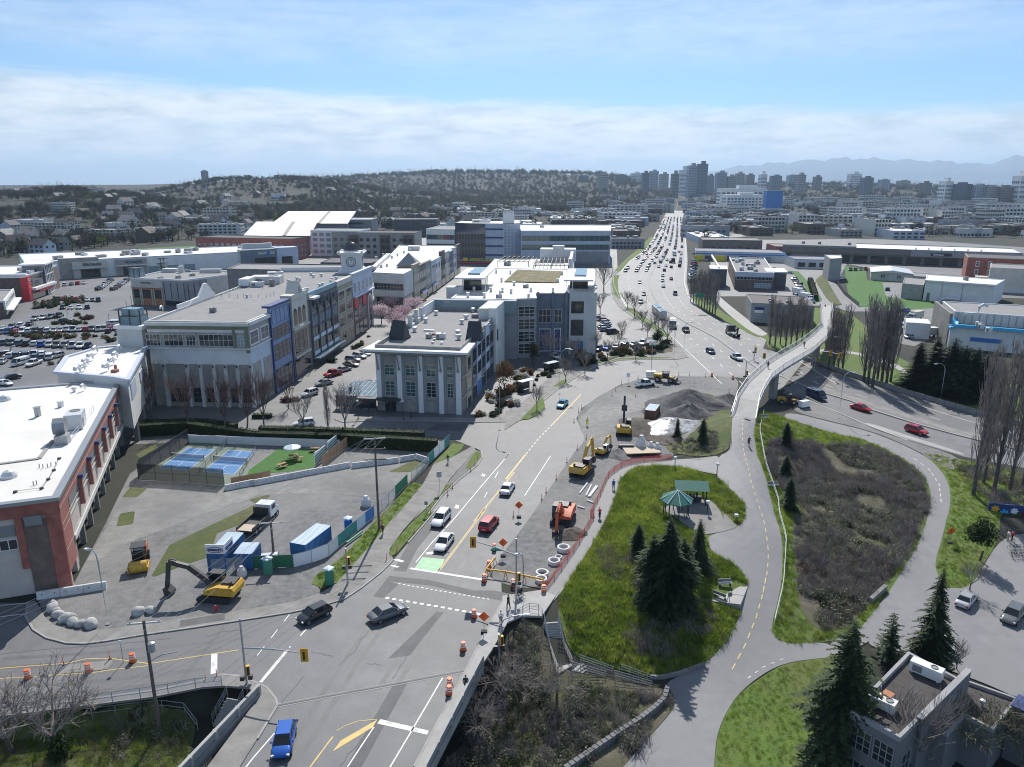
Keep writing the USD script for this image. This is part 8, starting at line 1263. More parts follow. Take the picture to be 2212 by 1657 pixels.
for(p,q),n in bl_:
 p,q=np.array(G(*p)),np.array(G(*q));d=(q-p)/n;L=np.linalg.norm(d[:2])
 for i in range(n):o=p+d*(i+.5);copy(KB,'concrete_barrier',f'white concrete barrier, {ORD[nb_]} from the left in the long row before the courts' if nb_<13 else f'white concrete barrier, {ORD[nb_ - 13]} of three before the parking entrance','barrier',o,math.atan2(d[1],d[0])+math.pi/2,None,(1.25,L/2.98,1.2));nb_+=1
def mk_ring(k):m=MB();n=20;th=np.arange(n)*2*np.pi/n;V=[(r*math.cos(t),r*math.sin(t),z)for r,z in((.7,0),(.7,.6),(.52,.6),(.52,0))for t in th];m.add(V,[f for i in range(4)for j in range(n)for f in((i*n+j,i*n+(j+1)%n,(i+1)%4*n+(j+1)%n),(i*n+j,(i+1)%4*n+(j+1)%n,(i+1)%4*n+j))]);P_('ring',m,'barrier_concrete',k)
each('concrete_ring','ring',mk_ring,None,[('largest concrete manhole ring, nearest the orange excavator',c3(372,262),0,(1.25,1.25,1)),('smallest concrete manhole ring',c3(340,312),0,(.7,.7,.5)),('concrete manhole ring in the middle of the group',c3(312,345),0,(1.15,1.15,.9)),('concrete ring topped by a slab with an off-centre hole',c3(235,420),0,(1.2,1.2,.8)),('concrete manhole ring nearest the yellow barricade',c3(228,460),0,(1.1,1.1,.8))])
k=kind_of('boulder');g_=np.random.default_rng(3);s_=trimesh.creation.icosphere(2);v_=s_.vertices*(1+.45*(meshkit.fbm(s_.vertices*1.6+7,3)[:,None]-.5))*(.75,.6,.55);P_('stone',(v_+(0,0,.3),s_.faces),'boulder',k,smooth=20)
for i,q in enumerate((c1(340,615),c1(340,650),c1(378,690),c1(400,722),c1(437,715),c1(470,738),c1(525,748),c1(588,752),c1(890,672),c1(972,660),c1(365,665))):copy(k,'boulder',f'pale boulder at the bend of the pavement, {ORD[i]} from the left' if i<8 else f'pale boulder lying in the muddy yard, {ORD[i - 8]} of three','boulder',G(*q),i*1.7,None,.75+.5*((i*37)%10)/10)
def heap(label,at,r,h,mat,seed,name='gravel_heap',cat='heap',rx=1.0):
 x,y,z=G(*at);n,mr=28,9;V=[(0,0,h)];g=np.random.default_rng(seed)
 for i in range(1,mr+1):
  for j in range(n):t=2*np.pi*j/n;f=i/mr;w=r*f*(1+.18*math.sin(2*t+seed)+.1*math.sin(5*t+2*seed));V.append((w*math.cos(t)*rx,w*math.sin(t),max(h*(1-f)**1.05+(g.uniform(-.09,.09)*h if i<mr else-.15),-.15)))
 F_=[(0,1+j,1+(j+1)%n)for j in range(n)]+[q for i in range(mr-1)for j in range(n)for q in((1+i*n+j,1+(i+1)*n+j,1+(i+1)*n+(j+1)%n),(1+i*n+j,1+(i+1)*n+(j+1)%n,1+i*n+(j+1)%n))]
 o=obj(name,(np.array(V)+(x,y,z),F_),mat,smooth=50,label=label,cat=cat)
heap('largest grey gravel heap on the building site',b3(1530,690),9.5,4.4,'gravel_dark',1);heap('smooth dark gravel heap in front of the largest one',b3(1550,765),6.5,3.0,'gravel_dark',2);heap('dark asphalt heap beside the overpass foot',b3(1890,640),4.5,2.0,'gravel_dark',3);heap('small heap of broken rubble beside the plywood deck',b3(955,1090),3.0,1.2,'gravel',4);heap('low heap of brown soil behind the skip',b3(1130,850),6.0,1.2,'soil',5);heap('crumpled silver tarpaulin over a heap',b3(1400,850),5.6,1.9,'tarp',6,'tarpaulin','tarpaulin',1.45);heap('brown spoil beside the orange excavator',c3(410,160),2.6,.9,'soil',7)
def mk_bag(k):P_('sack',MB().lathe([(.75,0),(.85,.5),(.7,1.1),(.35,1.5),(.3,1.7)],8),'barrier_concrete',k)
each('bulk_bag','bag',mk_bag,None,[('tallest white bulk bag beside the plywood deck',b3(1145,1045),0,(1.2,1.2,1.7)),('white bulk bag in the middle of three',b3(1228,1050)),('white bulk bag at the right of three',b3(1280,1060)),('white bulk bag in the yard at the fence',b2(960,1520)),('white sack behind the excavator in the yard',c1(1560,425),0,.8)])
t=obj('plywood_deck',bx(*P(*b3(1150,1080)),.6,6.5,3.2,.15,.1),'plywood',label='pale plywood deck behind the red netting',cat='deck');t=obj('black_tank',tb([(*P(*b3(955,1050)),.6),(*P(*b3(1080,1050)),.6)],.6,12),'machine_black',label='black plastic pipe bundle beside the plywood deck',cat='pipe')
for i,(p,q)in enumerate(((b3(625,1420),b3(690,1335)),(b3(680,1440),b3(725,1350)),(b3(700,1450),b3(765,1358)),(b3(712,1450),b3(778,1362)),(b3(610,1530),b3(668,1548)),(b3(690,1480),b3(740,1500)))):obj('white_pipe',tb([(*P(*p),.15),(*P(*q),.15)],.13,8),'reflective_white',label=f'white plastic pipe on the site gravel, {ORD[i]} of six',cat='pipe')
obj('green_pipe',tb([(*P(*c2(605,230)),.4),(*P(*c2(705,155)),.4)],.16,8),'sign_green',label='bright green pipe lying at the fence',cat='pipe')
lt=thing('light_tower','mobile light tower with white trailer beside the wheel loader','lamp',G(*b3(1228,435)));P_('trailer',bx(0,0,.4,2.4,1.4,1.3),'reflective_white',lt);P_('mast',tb([(0,0,1.6),(0,0,9)],.08),'galvanised',lt);[P_('floodlight',bx(x,0,z,.6,.3,.5),'lamp_glass',lt)for x in(-.5,.5)for z in(8.6,9.2)]
p=G(*b4(345,690));t=thing('generator','white generator on the gravel below the overpass','generator',p,.4);P_('housing',bx(0,0,.3,2.2,1.2,1.4),'reflective_white',t);P_('chassis',bx(0,0,0,2.6,1.3,.3),'machine_black',t)
def fence(name,label,pts,h,mat,step=3.0,post='galvanised',rails=(1.0,),mats=None,z0=.06,cat='fence',r=.04):
 t=thing(name,label,cat,None);l=LineString([q[:2]for q in pts]);n=max(1,int(round(l.length/step)));S=[l.interpolate(i/n,True).coords[0]for i in range(n+1)];zz=[np.interp(l.project(Point(q)),[l.project(Point(p[:2]))for p in pts],[p[2]for p in pts])for q in S]
 for i,q in enumerate(S):
  P_('post',tb([(*q,zz[i]-.2),(*q,zz[i]+h)],r,5),post,t)
  if i:a,b=(*S[i-1],zz[i-1]),(*q,zz[i]);m=MB();[m.tube([(a[0],a[1],a[2]+h*f),(b[0],b[1],b[2]+h*f)],r*.8,4)for f in rails];P_('rail',m,post,t)if rails else 0;mm=(mats[i%len(mats)]if mats else mat);m=MB()
  if i and mm:m.quad((a[0],a[1],a[2]+z0),(b[0],b[1],b[2]+z0),(b[0],b[1],b[2]+h*.97),(a[0],a[1],a[2]+h*.97));P_('panel',m,mm,t)
 return t
fence('banner_fence','wire site fence hung with green and white banners along the yard',Gs([Z1(130,590),Z1(545,550),Z1(810,545),Z1(1040,455),Z1(1110,390),Z1(1260,260),b2(1100,1550),b2(1310,1340)]),1.9,'wire_net',2.6,mats=['wire_net','wire_net','wire_net','banner_green','banner_green','sign_white','sign_white','wall_pale','banner_teal','banner_teal','awning_pale','sign_blue']);fence('yard_gate','steel mesh gate across the yard entrance',Gs([b2(1345,1320),b2(1480,1190)]),1.9,'wire_net',2.5);fence('banner_fence','white and teal banner fence between hedge end and gate',Gs([b2(1490,1170),b2(1570,1090),b2(1665,1000)]),2.0,None,2.6,mats=['sign_white','banner_teal','sign_white'])
fence('safety_netting','sagging red safety netting between the site and the path',Gs([b3(1400,1130),b3(1260,1145),b3(1080,1160),b3(950,1208),b3(862,1285),b3(800,1435),b3(705,1635),c3(585,28),c3(455,245),c3(330,425),c3(262,512)]),1.15,'red_net',2.6,'works_orange',());fence('trail_fence','low weathered timber fence round the grassy hump',Gs([b3(1916,700),b3(1903,1000),b3(1870,1055),b3(1620,1120),b3(1420,1100)]),1.1,None,2.4,'wood_pole',(.5,.95));fence('trail_railing','long white rail along the trail above the brambles',Gs([b4(5,745),b4(-30,900),b4(20,1180),b4(130,1500),c4(100,30),c4(148,200),c4(130,500),c4(72,742)]),1.0,None,2.4,'reflective_white',(.55,.97))
fence('street_railing','metal railing along the lower edge of the left street',[(x,y,.13)for x,y in pix([c1(-200,1355),c1(0,1335),c1(600,1262),c1(1000,1208),c1(1300,1148),c1(1430,1140)])],1.1,'wire_net',2.4,'galvanised',(.5,1));fence('bank_railing','curved pale railing on the bank below the street',Gs([c1(0,1375),c1(560,1345),c1(1000,1290),c1(1160,1285),c1(1240,1340),c1(1275,1420)]),1.1,None,2.0,'galvanised',(.5,1));fence('path_railing','curved metal railing at the head of the stairs',[(x,y,.1)for x,y in pix([c2(1650,730),c3(90,692),c3(150,660),c3(210,668),c3(236,700)])],1.1,None,1.2,'galvanised',(.35,.68,1))
fence('lane_fence','dark mesh fence along the edge of the depot lawn',Gs([a4(620,1180),a4(690,1290),a4(810,1390)]),1.8,'black_net',4,'trim_dark')
cts=thing('court_surface','grey green hard surface of the two blue ball courts','court',None);P_('apron',MB().prism(pix([b1(1125,1290),b1(1600,985),b2(20,1010),b1(2060,1400),b1(1900,1360)]),0,.05),'court_green',cts)
_q0=P(*b1(1550,1200))[0]
for q in([b1(1345,1205),b1(1590,1030),b1(1820,1045),b1(1590,1225)],[b1(1715,1235),b1(1935,1050),b1(2165,1062),b1(1980,1260)]):
 q=[np.array(p)for p in pix(q)];c=P_('court',MB().prism(q,0,.06),'court_blue',cts);f=lambda a,b:q[0]*(1-a)*(1-b)+q[3]*a*(1-b)+q[2]*a*b+q[1]*(1-a)*b;m=MB();S_=lambda a,b:m.beam((*f(*a),.062),(*f(*b),.062),.07,.012)
 [S_((a,0),(a,1))for a in(.01,.99)];[S_((0,b),(1,b))for b in(.01,.34,.66,.99)];[S_((.5,a),(.5,b))for a,b in((0,.34),(.66,1))];P_('court_lines',m,'reflective_white',c);a,b=f(-.08,.5),f(1.08,.5);t=thing('court_net','black net across the '+('right' if q[0][0]>_q0 else 'left')+' blue court','net',None);m=MB();m.quad((*a,.1),(*b,.1),(*b,.95),(*a,.95));P_('mesh',m,'court_net',t);P_('tape',MB().beam((*a,.95),(*b,.95),.06),'reflective_white',t);[P_('post',tb([(*p,0),(*p,1.05)],.05),'trim_dark',t)for p in(a,b)]
fence('court_fence','tall black netting fence round the blue courts',[(x,y,0)for x,y in pix([b1(1600,1000),b1(1125,1300),b1(1500,1320),b1(1900,1352)])],3.0,'black_net',3.0,'trim_dark',(.5,1));fence('court_divider','low black fence between the two courts',[(x,y,0)for x,y in pix([b1(1690,1240),b1(1920,1000)])],1.1,'wire_net',3,'trim_dark');fence('court_divider','low black fence along the drinks garden side of the courts',[(x,y,0)for x,y in pix([b1(2030,1290),b2(30,1050)])],1.1,'wire_net',3,'trim_dark')
obj('garden_wall',MB().beam((*P(*b1(1590,985)),.8),(*P(*b2(740,1030)),.8),.2,1.6),'wall_white',label='white painted wall behind the courts and lawn',cat='wall');sheet('garden_turf',Polygon(pix([b2(-90,1262),b2(215,1040),b2(560,1040),b2(640,1070),b2(520,1195),b2(300,1232)])).buffer(0),'turf',fixed=.04)
fence('timber_hoarding','leaning brown timber hoarding between lawn and hedge end',[(x,y,0)for x,y in pix([b2(590,1200),b2(800,1030)])],2.2,'timber',1.5,'timber');fence('timber_hoarding','low brown timber hoarding behind the first barriers',[(x,y,0)for x,y in pix([b1(1960,1355),b1(2209,1310),b2(150,1290)])],1.5,'timber',1.5,'timber')
for i,(p,q)in enumerate(((b2(530,1190),b2(620,1120)),(b2(640,1090),b2(715,1030)))):t=thing('striped_screen',('nearer' if i==0 else 'farther')+' white screen with slanted green stripes beside the lawn','screen',None);F=Face(P(*p),P(*q));P_('board',F.box(MB(),0,F.L,0,2.6,-.1,.0),'sign_white',t);[P_('stripe',F.poly(MB(),[(0,z),(F.L,z+.5),(F.L,z+.75),(0,z+.25)],-.02,.03),'banner_teal',t)for z in(.2,.7,1.2,1.7)]
t=thing('parasol','round pale parasol over the lawn tables','parasol',G(*b2(340,1120)));P_('canopy',MB().lathe([(1.6,2.1),(1.5,2.25),(.1,2.75)],10),'awning_pale',t);P_('pole',tb([(0,0,0),(0,0,2.7)],.04),'timber',t)
def mk_table(k):P_('tabletop',bx(0,0,.7,1.7,.75,.06),'timber',k);[P_('bench',bx(0,s*.7,.42,1.7,.28,.05),'timber',k)for s in(-1,1)];[P_('leg',MB().beam((x,-.7,0),(x,.3,.72),.08),'timber',k)for x in(-.6,.6)]
each('picnic_table','table',mk_table,None,[('timber picnic table under the round parasol',b2(345,1120),.5),('timber picnic table nearest the barriers',b2(245,1195),.9),('timber picnic table right of the parasol',b2(385,1140),.2),('timber picnic table beside the white wall',b2(525,1060),0)])
OL=[(b3(1922,690),4.3),(b3(1960,600),4.8),(b3(2040,480),5.4),(b4(30,325),6.0),(b4(150,245),6.4),(b4(300,160),6.6),(b4(430,62),6.4),(b4(480,10),6.0),(a4(500,1570),5.0),(a4(490,1500),3.4),(a4(487,1420),1.6),(a4(492,1380),.5)];OR=[(b3(2122,745),4.3),(b3(2145,640),4.8),(b4(8,545),5.4),(b4(70,440),6.0),(b4(170,365),6.4),(b4(420,215),6.6),(b4(540,105),6.4),(b4(590,25),6.0),(a4(612,1600),5.0),(a4(595,1500),3.4),(a4(588,1420),1.6),(a4(588,1380),.5)]
Lp,Rp=[np.array((*P(*p,z),z))for p,z in OL],[np.array((*P(*p,z),z))for p,z in OR];Lp[0][2]=Rp[0][2]=float(max(T(*Lp[0][:2]),T(*Rp[0][:2])))+.1;[S.insert(0,S[0]-unit(S[1]-S[0])*2.5*np.array((1,1,0))-(0,0,.25))for S in(Lp,Rp)];ov=thing('cycle_overpass','curving concrete cycle overpass with grey mesh rails crossing the highway','bridge',None);V=[];
for l,r_ in zip(Lp,Rp):V+=[l+(0,0,.05),r_+(0,0,.05),r_-(0,0,.5),l-(0,0,.5)]
P_('deck',MB().add(V,[f for i in range(len(Lp)-1)for j in range(4)for f in((i*4+j,i*4+(j+1)%4,i*4+4+(j+1)%4),(i*4+j,i*4+4+(j+1)%4,i*4+4+j))]),'concrete',ov)
for S in(Lp,Rp):
 for a,b in zip(S[:-1],S[1:]):m=MB();m.quad(a+(0,0,.1),b+(0,0,.1),b+(0,0,1.3),a+(0,0,1.3));P_('rail_panel',m,'wire_net',ov);m=MB();m.beam(a+(0,0,1.33),b+(0,0,1.33),.1);m.beam(a-(0,0,.2),b-(0,0,.2),.12,.6);[m.beam(a*(1-q)+b*q,a*(1-q)+b*q+(0,0,1.3),.06)for q in(0,.33,.66)];P_('rail',m,'galvanised',ov)
for q in(b4(80,610),b4(435,330),b4(640,150)):x,y,z=G(*q);P_('pier',MB().box(x,y,z-.5,1.4,1.4,6.4-z,.6),'concrete_old',ov)
mark('path_line',dashes([(*((l+r_)/2)[:2],0)for l,r_ in zip(Lp,Rp)][:1]+[(*((Lp[0]+Rp[0])/2)[:2]+np.array([.01,.3]),0)],.1,1,1),'path_yellow',.2)
wl=[np.array(p)for p in Gs([b4(335,282),b4(700,408),b4(1200,572),b4(1720,722),b4(2300,880)])];t=thing('highway_wall','low concrete retaining wall along the far side of the highway','wall',None);[P_('wall_panel',MB().beam(a+(b-a)*(k/6+.003)+(0,0,.3),a+(b-a)*((k+1)/6-.003)+(0,0,.3),.35,1.8),'concrete_old',t)for a,b in zip(wl[:-1],wl[1:])for k in range(6)]
for lab,p,q in(('pale concrete parapet with slots on the river side of the bridge',c2(1478,1003),c2(1010,1920)),('dark concrete parapet of the bridge by the west steps',c1(1668,1200),c1(1060,1850))):
 a,b=np.array((*P(*p),.13)),np.array((*P(*q),.13));n=int(np.linalg.norm(b-a)/3);t=thing('bridge_parapet',lab,'parapet',None);P_('coping',MB().beam(a+(0,0,1.05),b+(0,0,1.05),.3,.14),'concrete',t);P_('plinth',MB().beam(a-(0,0,.3),b-(0,0,.3),.36,1.1),'concrete_old',t);[P_('panel_post',MB().beam(a+(b-a)*i/n+(0,0,.0),a+(b-a)*i/n+(0,0,1.1),.4),'concrete',t)for i in range(n+1)];[P_('slot',MB().beam(a+(b-a)*((i+.12)/n)+(0,0,.6),a+(b-a)*((i+.88)/n)+(0,0,.6),.14,.75),'trim_grey',t)for i in range(n)]
def flight(label,tl,tr,bl2,br2,zt,zb,n,rails=True):
 t=thing('stairs',label,'stairs',None);A,B,C_,D_=[np.array(P(*p,z))for p,z in((tl,zt),(tr,zt),(bl2,zb),(br2,zb))]
 for i in range(n):f0,f1=i/n,(i+1)/n;z=zt-(zt-zb)*(i+1)/n;P_('step',MB().prism([A*(1-f0)+C_*f0,B*(1-f0)+D_*f0,B*(1-f1)+D_*f1,A*(1-f1)+C_*f1],z-.6,z+.02),'concrete',t)
 for p,q in(((A,C_),(B,D_))if rails else()):m=MB();[m.tube([(*p,zt+h),(*q,zb+h)],.03,5)for h in(.4,.7,1.0)];[m.tube([(*(p*(1-f)+q*f),zt+(zb-zt)*f-.2),(*(p*(1-f)+q*f),zt+(zb-zt)*f+1.0)],.03,5)for f in np.linspace(0,1,5)];P_('handrail',m,'galvanised',t)
def fl(p,q,z):return p
flight('concrete stair flight going down from the path head',c3(248,718),c3(338,712),c3(285,912),c3(378,905),0,-2.3,12);flight('sloping concrete landing between the stair flights',c3(285,912),c3(378,905),c3(335,1055),c3(428,1005),-2.3,-2.6,2);flight('narrow concrete flight turning along the foot of the knoll',c3(480,985),c3(430,1030),c3(690,1060),c3(640,1090),-2.6,-3.7,9);flight('lowest concrete flight ending at the trail',c3(745,1045),c3(700,1085),c3(965,1125),c3(940,1155),-3.7,-4.9,10);flight('dark steps going down beside the bridge from the west pavement',c1(1465,1195),c1(1570,1215),c1(1370,1370),c1(1470,1395),0,-2.8,9)
sl=[np.array(p)for p in Gs([c3(1043,1165),c3(1020,1240),c3(960,1300),c3(870,1370),c3(760,1440),c3(560,1575),c3(380,1700)])];t=thing('stone_wall','curved rubble stone retaining wall beside the trail','wall',None)
for a,b in zip(sl[:-1],sl[1:]):
 n=max(2,int(np.linalg.norm(b-a)/.55))
 for i in range(n):
  for j in range(3):f=(i+.5+.3*(j%2))/n;o=a+(b-a)*min(f,1);P_('stone',MB().box(o[0],o[1],o[2]-.5+j*.42,.52,.5,.40,math.atan2(*(b-a)[1::-1])+RNG.uniform(-.1,.1)),'near_wall',t)
rw_=[np.array(p)for p in Gs([c3(930,1085),c3(1000,1088),c3(1120,1062),c3(1280,1002)])];t=thing('knoll_kerb','low dark kerb wall at the foot of the knoll','wall',None);[P_('kerb_block',MB().beam(a+(0,0,.15),b+(0,0,.15),.3,.5),'concrete_old',t)for a,b in zip(rw_[:-1],rw_[1:])]
q=G(*c4(735,560));obj('concrete_block_wall',MB().beam(np.array(G(*c4(690,605)))+(0,0,.4),np.array(G(*c4(785,520)))+(0,0,.4),.5,.9),'concrete_old',label='short concrete block at the edge of the side path',cat='block')
gz=thing('octagon_shelter','small pavilion with pale green pointed roof on the plaza','pavilion',G(*b3(1440,1600)));P_('roof',MB().lathe([(2.5,2.5),(2.45,2.62),(.12,4.1)],8),'roof_green',gz);m=MB();[m.beam((2.5*math.cos(a),2.5*math.sin(a),2.66),(.1,0,4.15),.09)for a in np.arange(8)*math.pi/4];P_('roof_rib',m,'awning_pale',gz,kind='stuff');[P_('post',tb([(1.9*math.cos(a),1.9*math.sin(a),0),(1.9*math.cos(a),1.9*math.sin(a),2.6)],.09),'trim_dark',gz)for a in np.arange(8)*math.pi/4]
sh=thing('picnic_shelter','dark timber picnic shelter with green pitched roof on the plaza','shelter',G(*b3(1560,1480)),-.1);m=MB();[m.add([(-2.6,s*1.9,2.5),(2.6,s*1.9,2.5),(2.6,0,3.5),(-2.6,0,3.5)],[(0,1,2),(0,2,3)])for s in(-1,1)];P_('roof',m,'roof_green',sh);[P_('post',bx(x,y,-.1,.22,.22,2.7),'trim_dark',sh)for x in(-2.2,2.2)for y in(-1.5,1.5)];P_('counter',bx(0,0,.3,3.4,.8,.5),'trim_dark',sh)
def mk_bench(k):P_('seat',bx(0,0,.42,1.8,.45,.06),'barrier_concrete',k);P_('backrest',bx(0,.24,.55,1.8,.06,.42),'trim_grey',k);[P_('leg',bx(x,0,0,.08,.42,.42),'trim_dark',k)for x in(-.7,.7)]
each('bench','bench',mk_bench,None,[('bench at the back edge of the concrete pad',c3(1412,492),.15),('bench at the near edge of the concrete pad',c3(1380,570),2.4),('bench beside the trail at the firs',b4(85,1365),.2),('bench at the overpass foot beside the trail',b4(10,790),.1)])
for q,l in((b3(170,545),'bus shelter nearest the office with pale roof'),(b3(385,385),'bus shelter with pale roof farther round the curve')):t=thing('bus_shelter',l,'shelter',G(*q),.75);P_('roof',bx(0,0,2.5,4.2,1.7,.15),'awning_pale',t);P_('glass_wall',bx(0,.75,.2,4.0,.05,2.2),'car_glass',t);[P_('post',bx(x,y,0,.1,.1,2.5),'trim_dark',t)for x in(-1.9,1.9)for y in(-.7,.7)]
def lamp(label,base,top,arm,name='street_lamp',h=None,pole='galvanised',curve=True):
 x,y,z=G(*base);h=h or Hgt(base,top);t=thing(name,label,'lamp',(x,y,z));q=np.array(arm,float);n=np.linalg.norm(q);P_('pole',tb([(0,0,-.1),(0,0,h*.85),(*(q*.12),h*.96),(*(q*.45),h*1.02),(*q,h*1.03)]if curve else[(0,0,0),(0,0,h)],[.11,.08,.06,.055,.05]if curve else[.09,.06],7),pole,t);P_('lantern',bx(q[0],q[1],h*1.0,.75,.3,.16,math.atan2(q[1],q[0]))if curve else bx(0,0,h,.5,.5,.35),'lamp_glass',t);P_('base',bx(0,0,0,.5,.5,.12),'concrete_old',t);return t,h
for l,b,tp,ar in(('curved street lamp before the office side beds',b2(2088,880),b2(2105,440),(1.6,-1.4)),('curved street lamp on the verge of the curve',b3(455,575),b3(460,200),(2.6,0)),('curved street lamp at the inner highway corner',b3(1422,280),b3(1428,20),(-2,0)),('curved street lamp between highway and bramble wedge',b4(640,778),b4(680,400),(2.4,.6)),('curved street lamp behind the highway wall before the firs',b4(1498,648),b4(1535,325),(-2.2,.4)),('curved street lamp beside the far overpass pier',b4(652,392),b4(672,95),(-2.2,.4)),('tall curved lamp at the bend of the pavement by the boulders',c1(697,738),c1(565,270),(-1.2,.4)),('curved street lamp on the highway median',a3(1185,1440),a3(1190,1290),(2,0)),('curved street lamp beside the dark hedge corner',b3(1512,185),b3(1520,-30),(2,0)),('curved street lamp at the left highway verge',a3(912,1120),a3(918,950),(2,0)),('curved street lamp on the street bridge pavement',c2(1598,985),c2(1600,700),(2.8,.6)),('tall grey camera pole at the path head',c3(112,705),c3(115,290),(-.6,0))):lamp(l,b,tp,ar)
for l,b,tp in(('short trail lamp at the path bend',b3(1430,1215),b3(1430,1120)),('short trail lamp beside the knoll curve',b3(1785,1285),b3(1788,1175)),('low path light at the plaza grass tip',b3(1950,1640),b3(1950,1610)),('black heritage lamp before the office entrance',b2(1275,795),b2(1270,640)),('black heritage lamp at the veranda',b2(893,790),b2(890,640)),('information post on the plaza',b3(1705,1580),b3(1705,1495))):lamp(l,b,tp,(0,0),'path_lamp',curve=False,pole='trim_dark')
for i,(b,tp)in enumerate(((m5(160,1640),m5(155,1480)),(m5(925,1130),m5(920,990)),(m5(1480,1180),m5(1470,1050)),(m5(870,1340),m5(870,1260)),(m5(480,1190),m5(485,1130)),(k1(170,230),k1(165,130)),(k1(885,235),k1(880,130)),(k1(240,450),k1(235,350)))):lamp(f'slim car park lamp, {ORD[i]} of the eight among the parked cars',b,tp,(1.2,0),'car_park_lamp',pole='trim_dark')
def head(par,x,y,z,rz=0.0,back=True):
 m=bx(x,y,z,.36,.3,1.1,rz);h=P_('signal_head',m,'signal_yellow',par)
 if back:P_('backboard',bx(x+math.sin(rz)*-.0,y,z-.2,.75,.04,1.5,rz),'signal_yellow',h)
 [P_('lens',MB().lathe([(.11,0),(.09,.03)],8).add(*bx(x-.0+.17*math.sin(rz),y-.17*math.cos(rz),z+.12+i*.33,.22,.03,.22,rz).arrays()),'sign_black',h)for i in range(0)];P_('lenses',bx(x+.16*math.sin(rz),y-.16*math.cos(rz),z+.08,.22,.03,.95,rz),'sign_black',h)
def signal(label,base,top,arm_to=None,za=6.0,sign=False,heads=(1.0,)):
 x,y,z=G(*base);h=Hgt(base,top);t=thing('traffic_signal',label,'traffic light',(x,y,z));P_('pole',tb([(0,0,0),(0,0,h)],[.13,.09],8),'galvanised',t)
 if arm_to:e=np.array(P(*arm_to,za+z))-(x,y);P_('mast_arm',tb([(0,0,za*.95),(*(e*.5),za),(*e,za)],[.10,.08,.05],7),'galvanised',t);[head(t,*(e*f),za-.75)for f in heads]
 head(t,.3,-.1,min(h,3.4)-.6,.4,False);m=bx(-.35,-.1,2.2,.4,.3,.45);m.box(.4,.1,2.2,.4,.3,.45);P_('walk_signal',m,'trim_dark',t)
 if sign:P_('name_plate',bx(*(e*.45),za-.45,1.4,.04,.32),'sign_green',t)
signal('traffic signal with long arm on the west corner of the bridge',c1(1600,1215),c1(1525,700),c2(330,925),6.2);signal('traffic signal at the site corner with arm over the street',c3(68,590),c3(75,185),c2(1418,200),6.4,True);signal('traffic signal post on the pavement below the portable toilet',c2(612,482),c2(590,250));signal('traffic signal at the overpass with yellow arm',b4(432,385),b4(440,270),b4(655,240),6.2,False,(.6,1.0));signal('traffic signal at the highway corner of the site',b3(2022,505),b3(2045,290),b3(2190,245),6.2);signal('traffic signal on the highway median',b3(2100,290),b3(2095,160));signal('small signal post on the bridge pavement corner',c2(1585,1010),c2(1590,800))
t=thing('sign_gantry','green road sign on an arm beside the poplar row','sign',G(*a3(1725,1435)));h=7.0;P_('pole',tb([(0,0,0),(0,0,h)],.15),'galvanised',t);P_('arm',tb([(0,0,h-.3),(-9,0,h-.3)],.09),'galvanised',t);P_('panel',bx(-4.2,-.1,h-1.1,3.4,.06,1.6),'sign_green',t)
for l,b,tp,sz,mt in(('grey sign on a post beside the bike lane',b2(1580,1400),b2(1575,1230),.8,'galvanised'),('white sign standing at the curved site edge',b3(1035,490),b3(1030,395),.9,'reflective_white'),('grey sign post at the bench pad',c3(1438,625),c3(1443,530),.5,'trim_grey'),('white leaning sign panel on the left street',c1(795,985),c1(775,840),.35,'reflective_white'),('dark sign on the verge beside the white crossover',b2(1470,1600),b2(1470,1480),.5,'trim_grey')):x,y,z=G(*b);h=Hgt(b,tp);t=thing('sign_post',l,'sign',(x,y,z));P_('post',tb([(0,0,0),(0,0,h)],.04),'galvanised',t);P_('plate',bx(0,-.06,h-sz*1.2,sz,.04,sz*1.2),mt,t)
t=thing('barricade','yellow barricade across the site mouth','barricade',None)
for p,q in((c2(1505,420),c2(1560,345)),(c2(1505,425),c3(0,440)),(c3(0,440),c3(120,465)),(c3(120,465),c3(240,490))):a,b=np.array((*P(*p),.9)),np.array((*P(*q),.9));P_('rail',MB().beam(a,b,.08,.22),'signal_yellow',t);[P_('leg',MB().beam(o,o+(d,-.3,-.9),.07),'signal_yellow',t)for o in(a,b)for d in(-.25,.25)]
t=thing('fire_hydrant','red fire hydrant at the pavement edge of the yard','hydrant',G(*c1(1392,655)));P_('body',MB().lathe([(.16,0),(.13,.1),(.13,.6),(.18,.62),(.1,.8)],8),'hydrant_red',t);P_('outlet',bx(0,0,.4,.5,.12,.12),'hydrant_red',t)
def pole(label,base,top,arms,gz=0,tr=False):
 x,y,z=G(*base);h=Hgt(base,top);t=thing('utility_pole',label,'pole',(x,y,z));P_('pole',tb([(0,0,-.3),(0,0,h)],[.19,.13],8),'wood_pole',t);[P_('crossarm',MB().beam((-1.5,-.1,a),(1.5,.3,a),.12,.14),'wood_pole' if i else 'wire',t)for i,a in enumerate(h-np.array(arms))];[P_('insulator',bx(s*1.3,.1+.17*s,a,.1,.1,.22),'galvanised',t)for a in h-np.array(arms)for s in(-1,0,1)]
 if tr:P_('transformer',MB().lathe([(.32,0),(.32,.9),(.1,1.0)],10,(.45,-.1,h-3.2)),'galvanised',t);P_('lamp_bracket',tb([(0,0,h-4.4),(1.2,.1,h-3.7),(2.6,.2,h-3.5)],.05),'galvanised',t)
 return np.array((x,y,z+h))
q1=pole('tall timber utility pole with three crossarms by the banner fence',b2(1070,1720),b2(1040,945),(.15,1.7,3.3));q2=pole('timber utility pole with grey transformer below the left street',c1(1030,1425),c1(880,715),(.3,),tr=True);q3=pole('shorter timber pole beside the bright blue bin',Z1(612,500),Z1(600,190),(.2,))
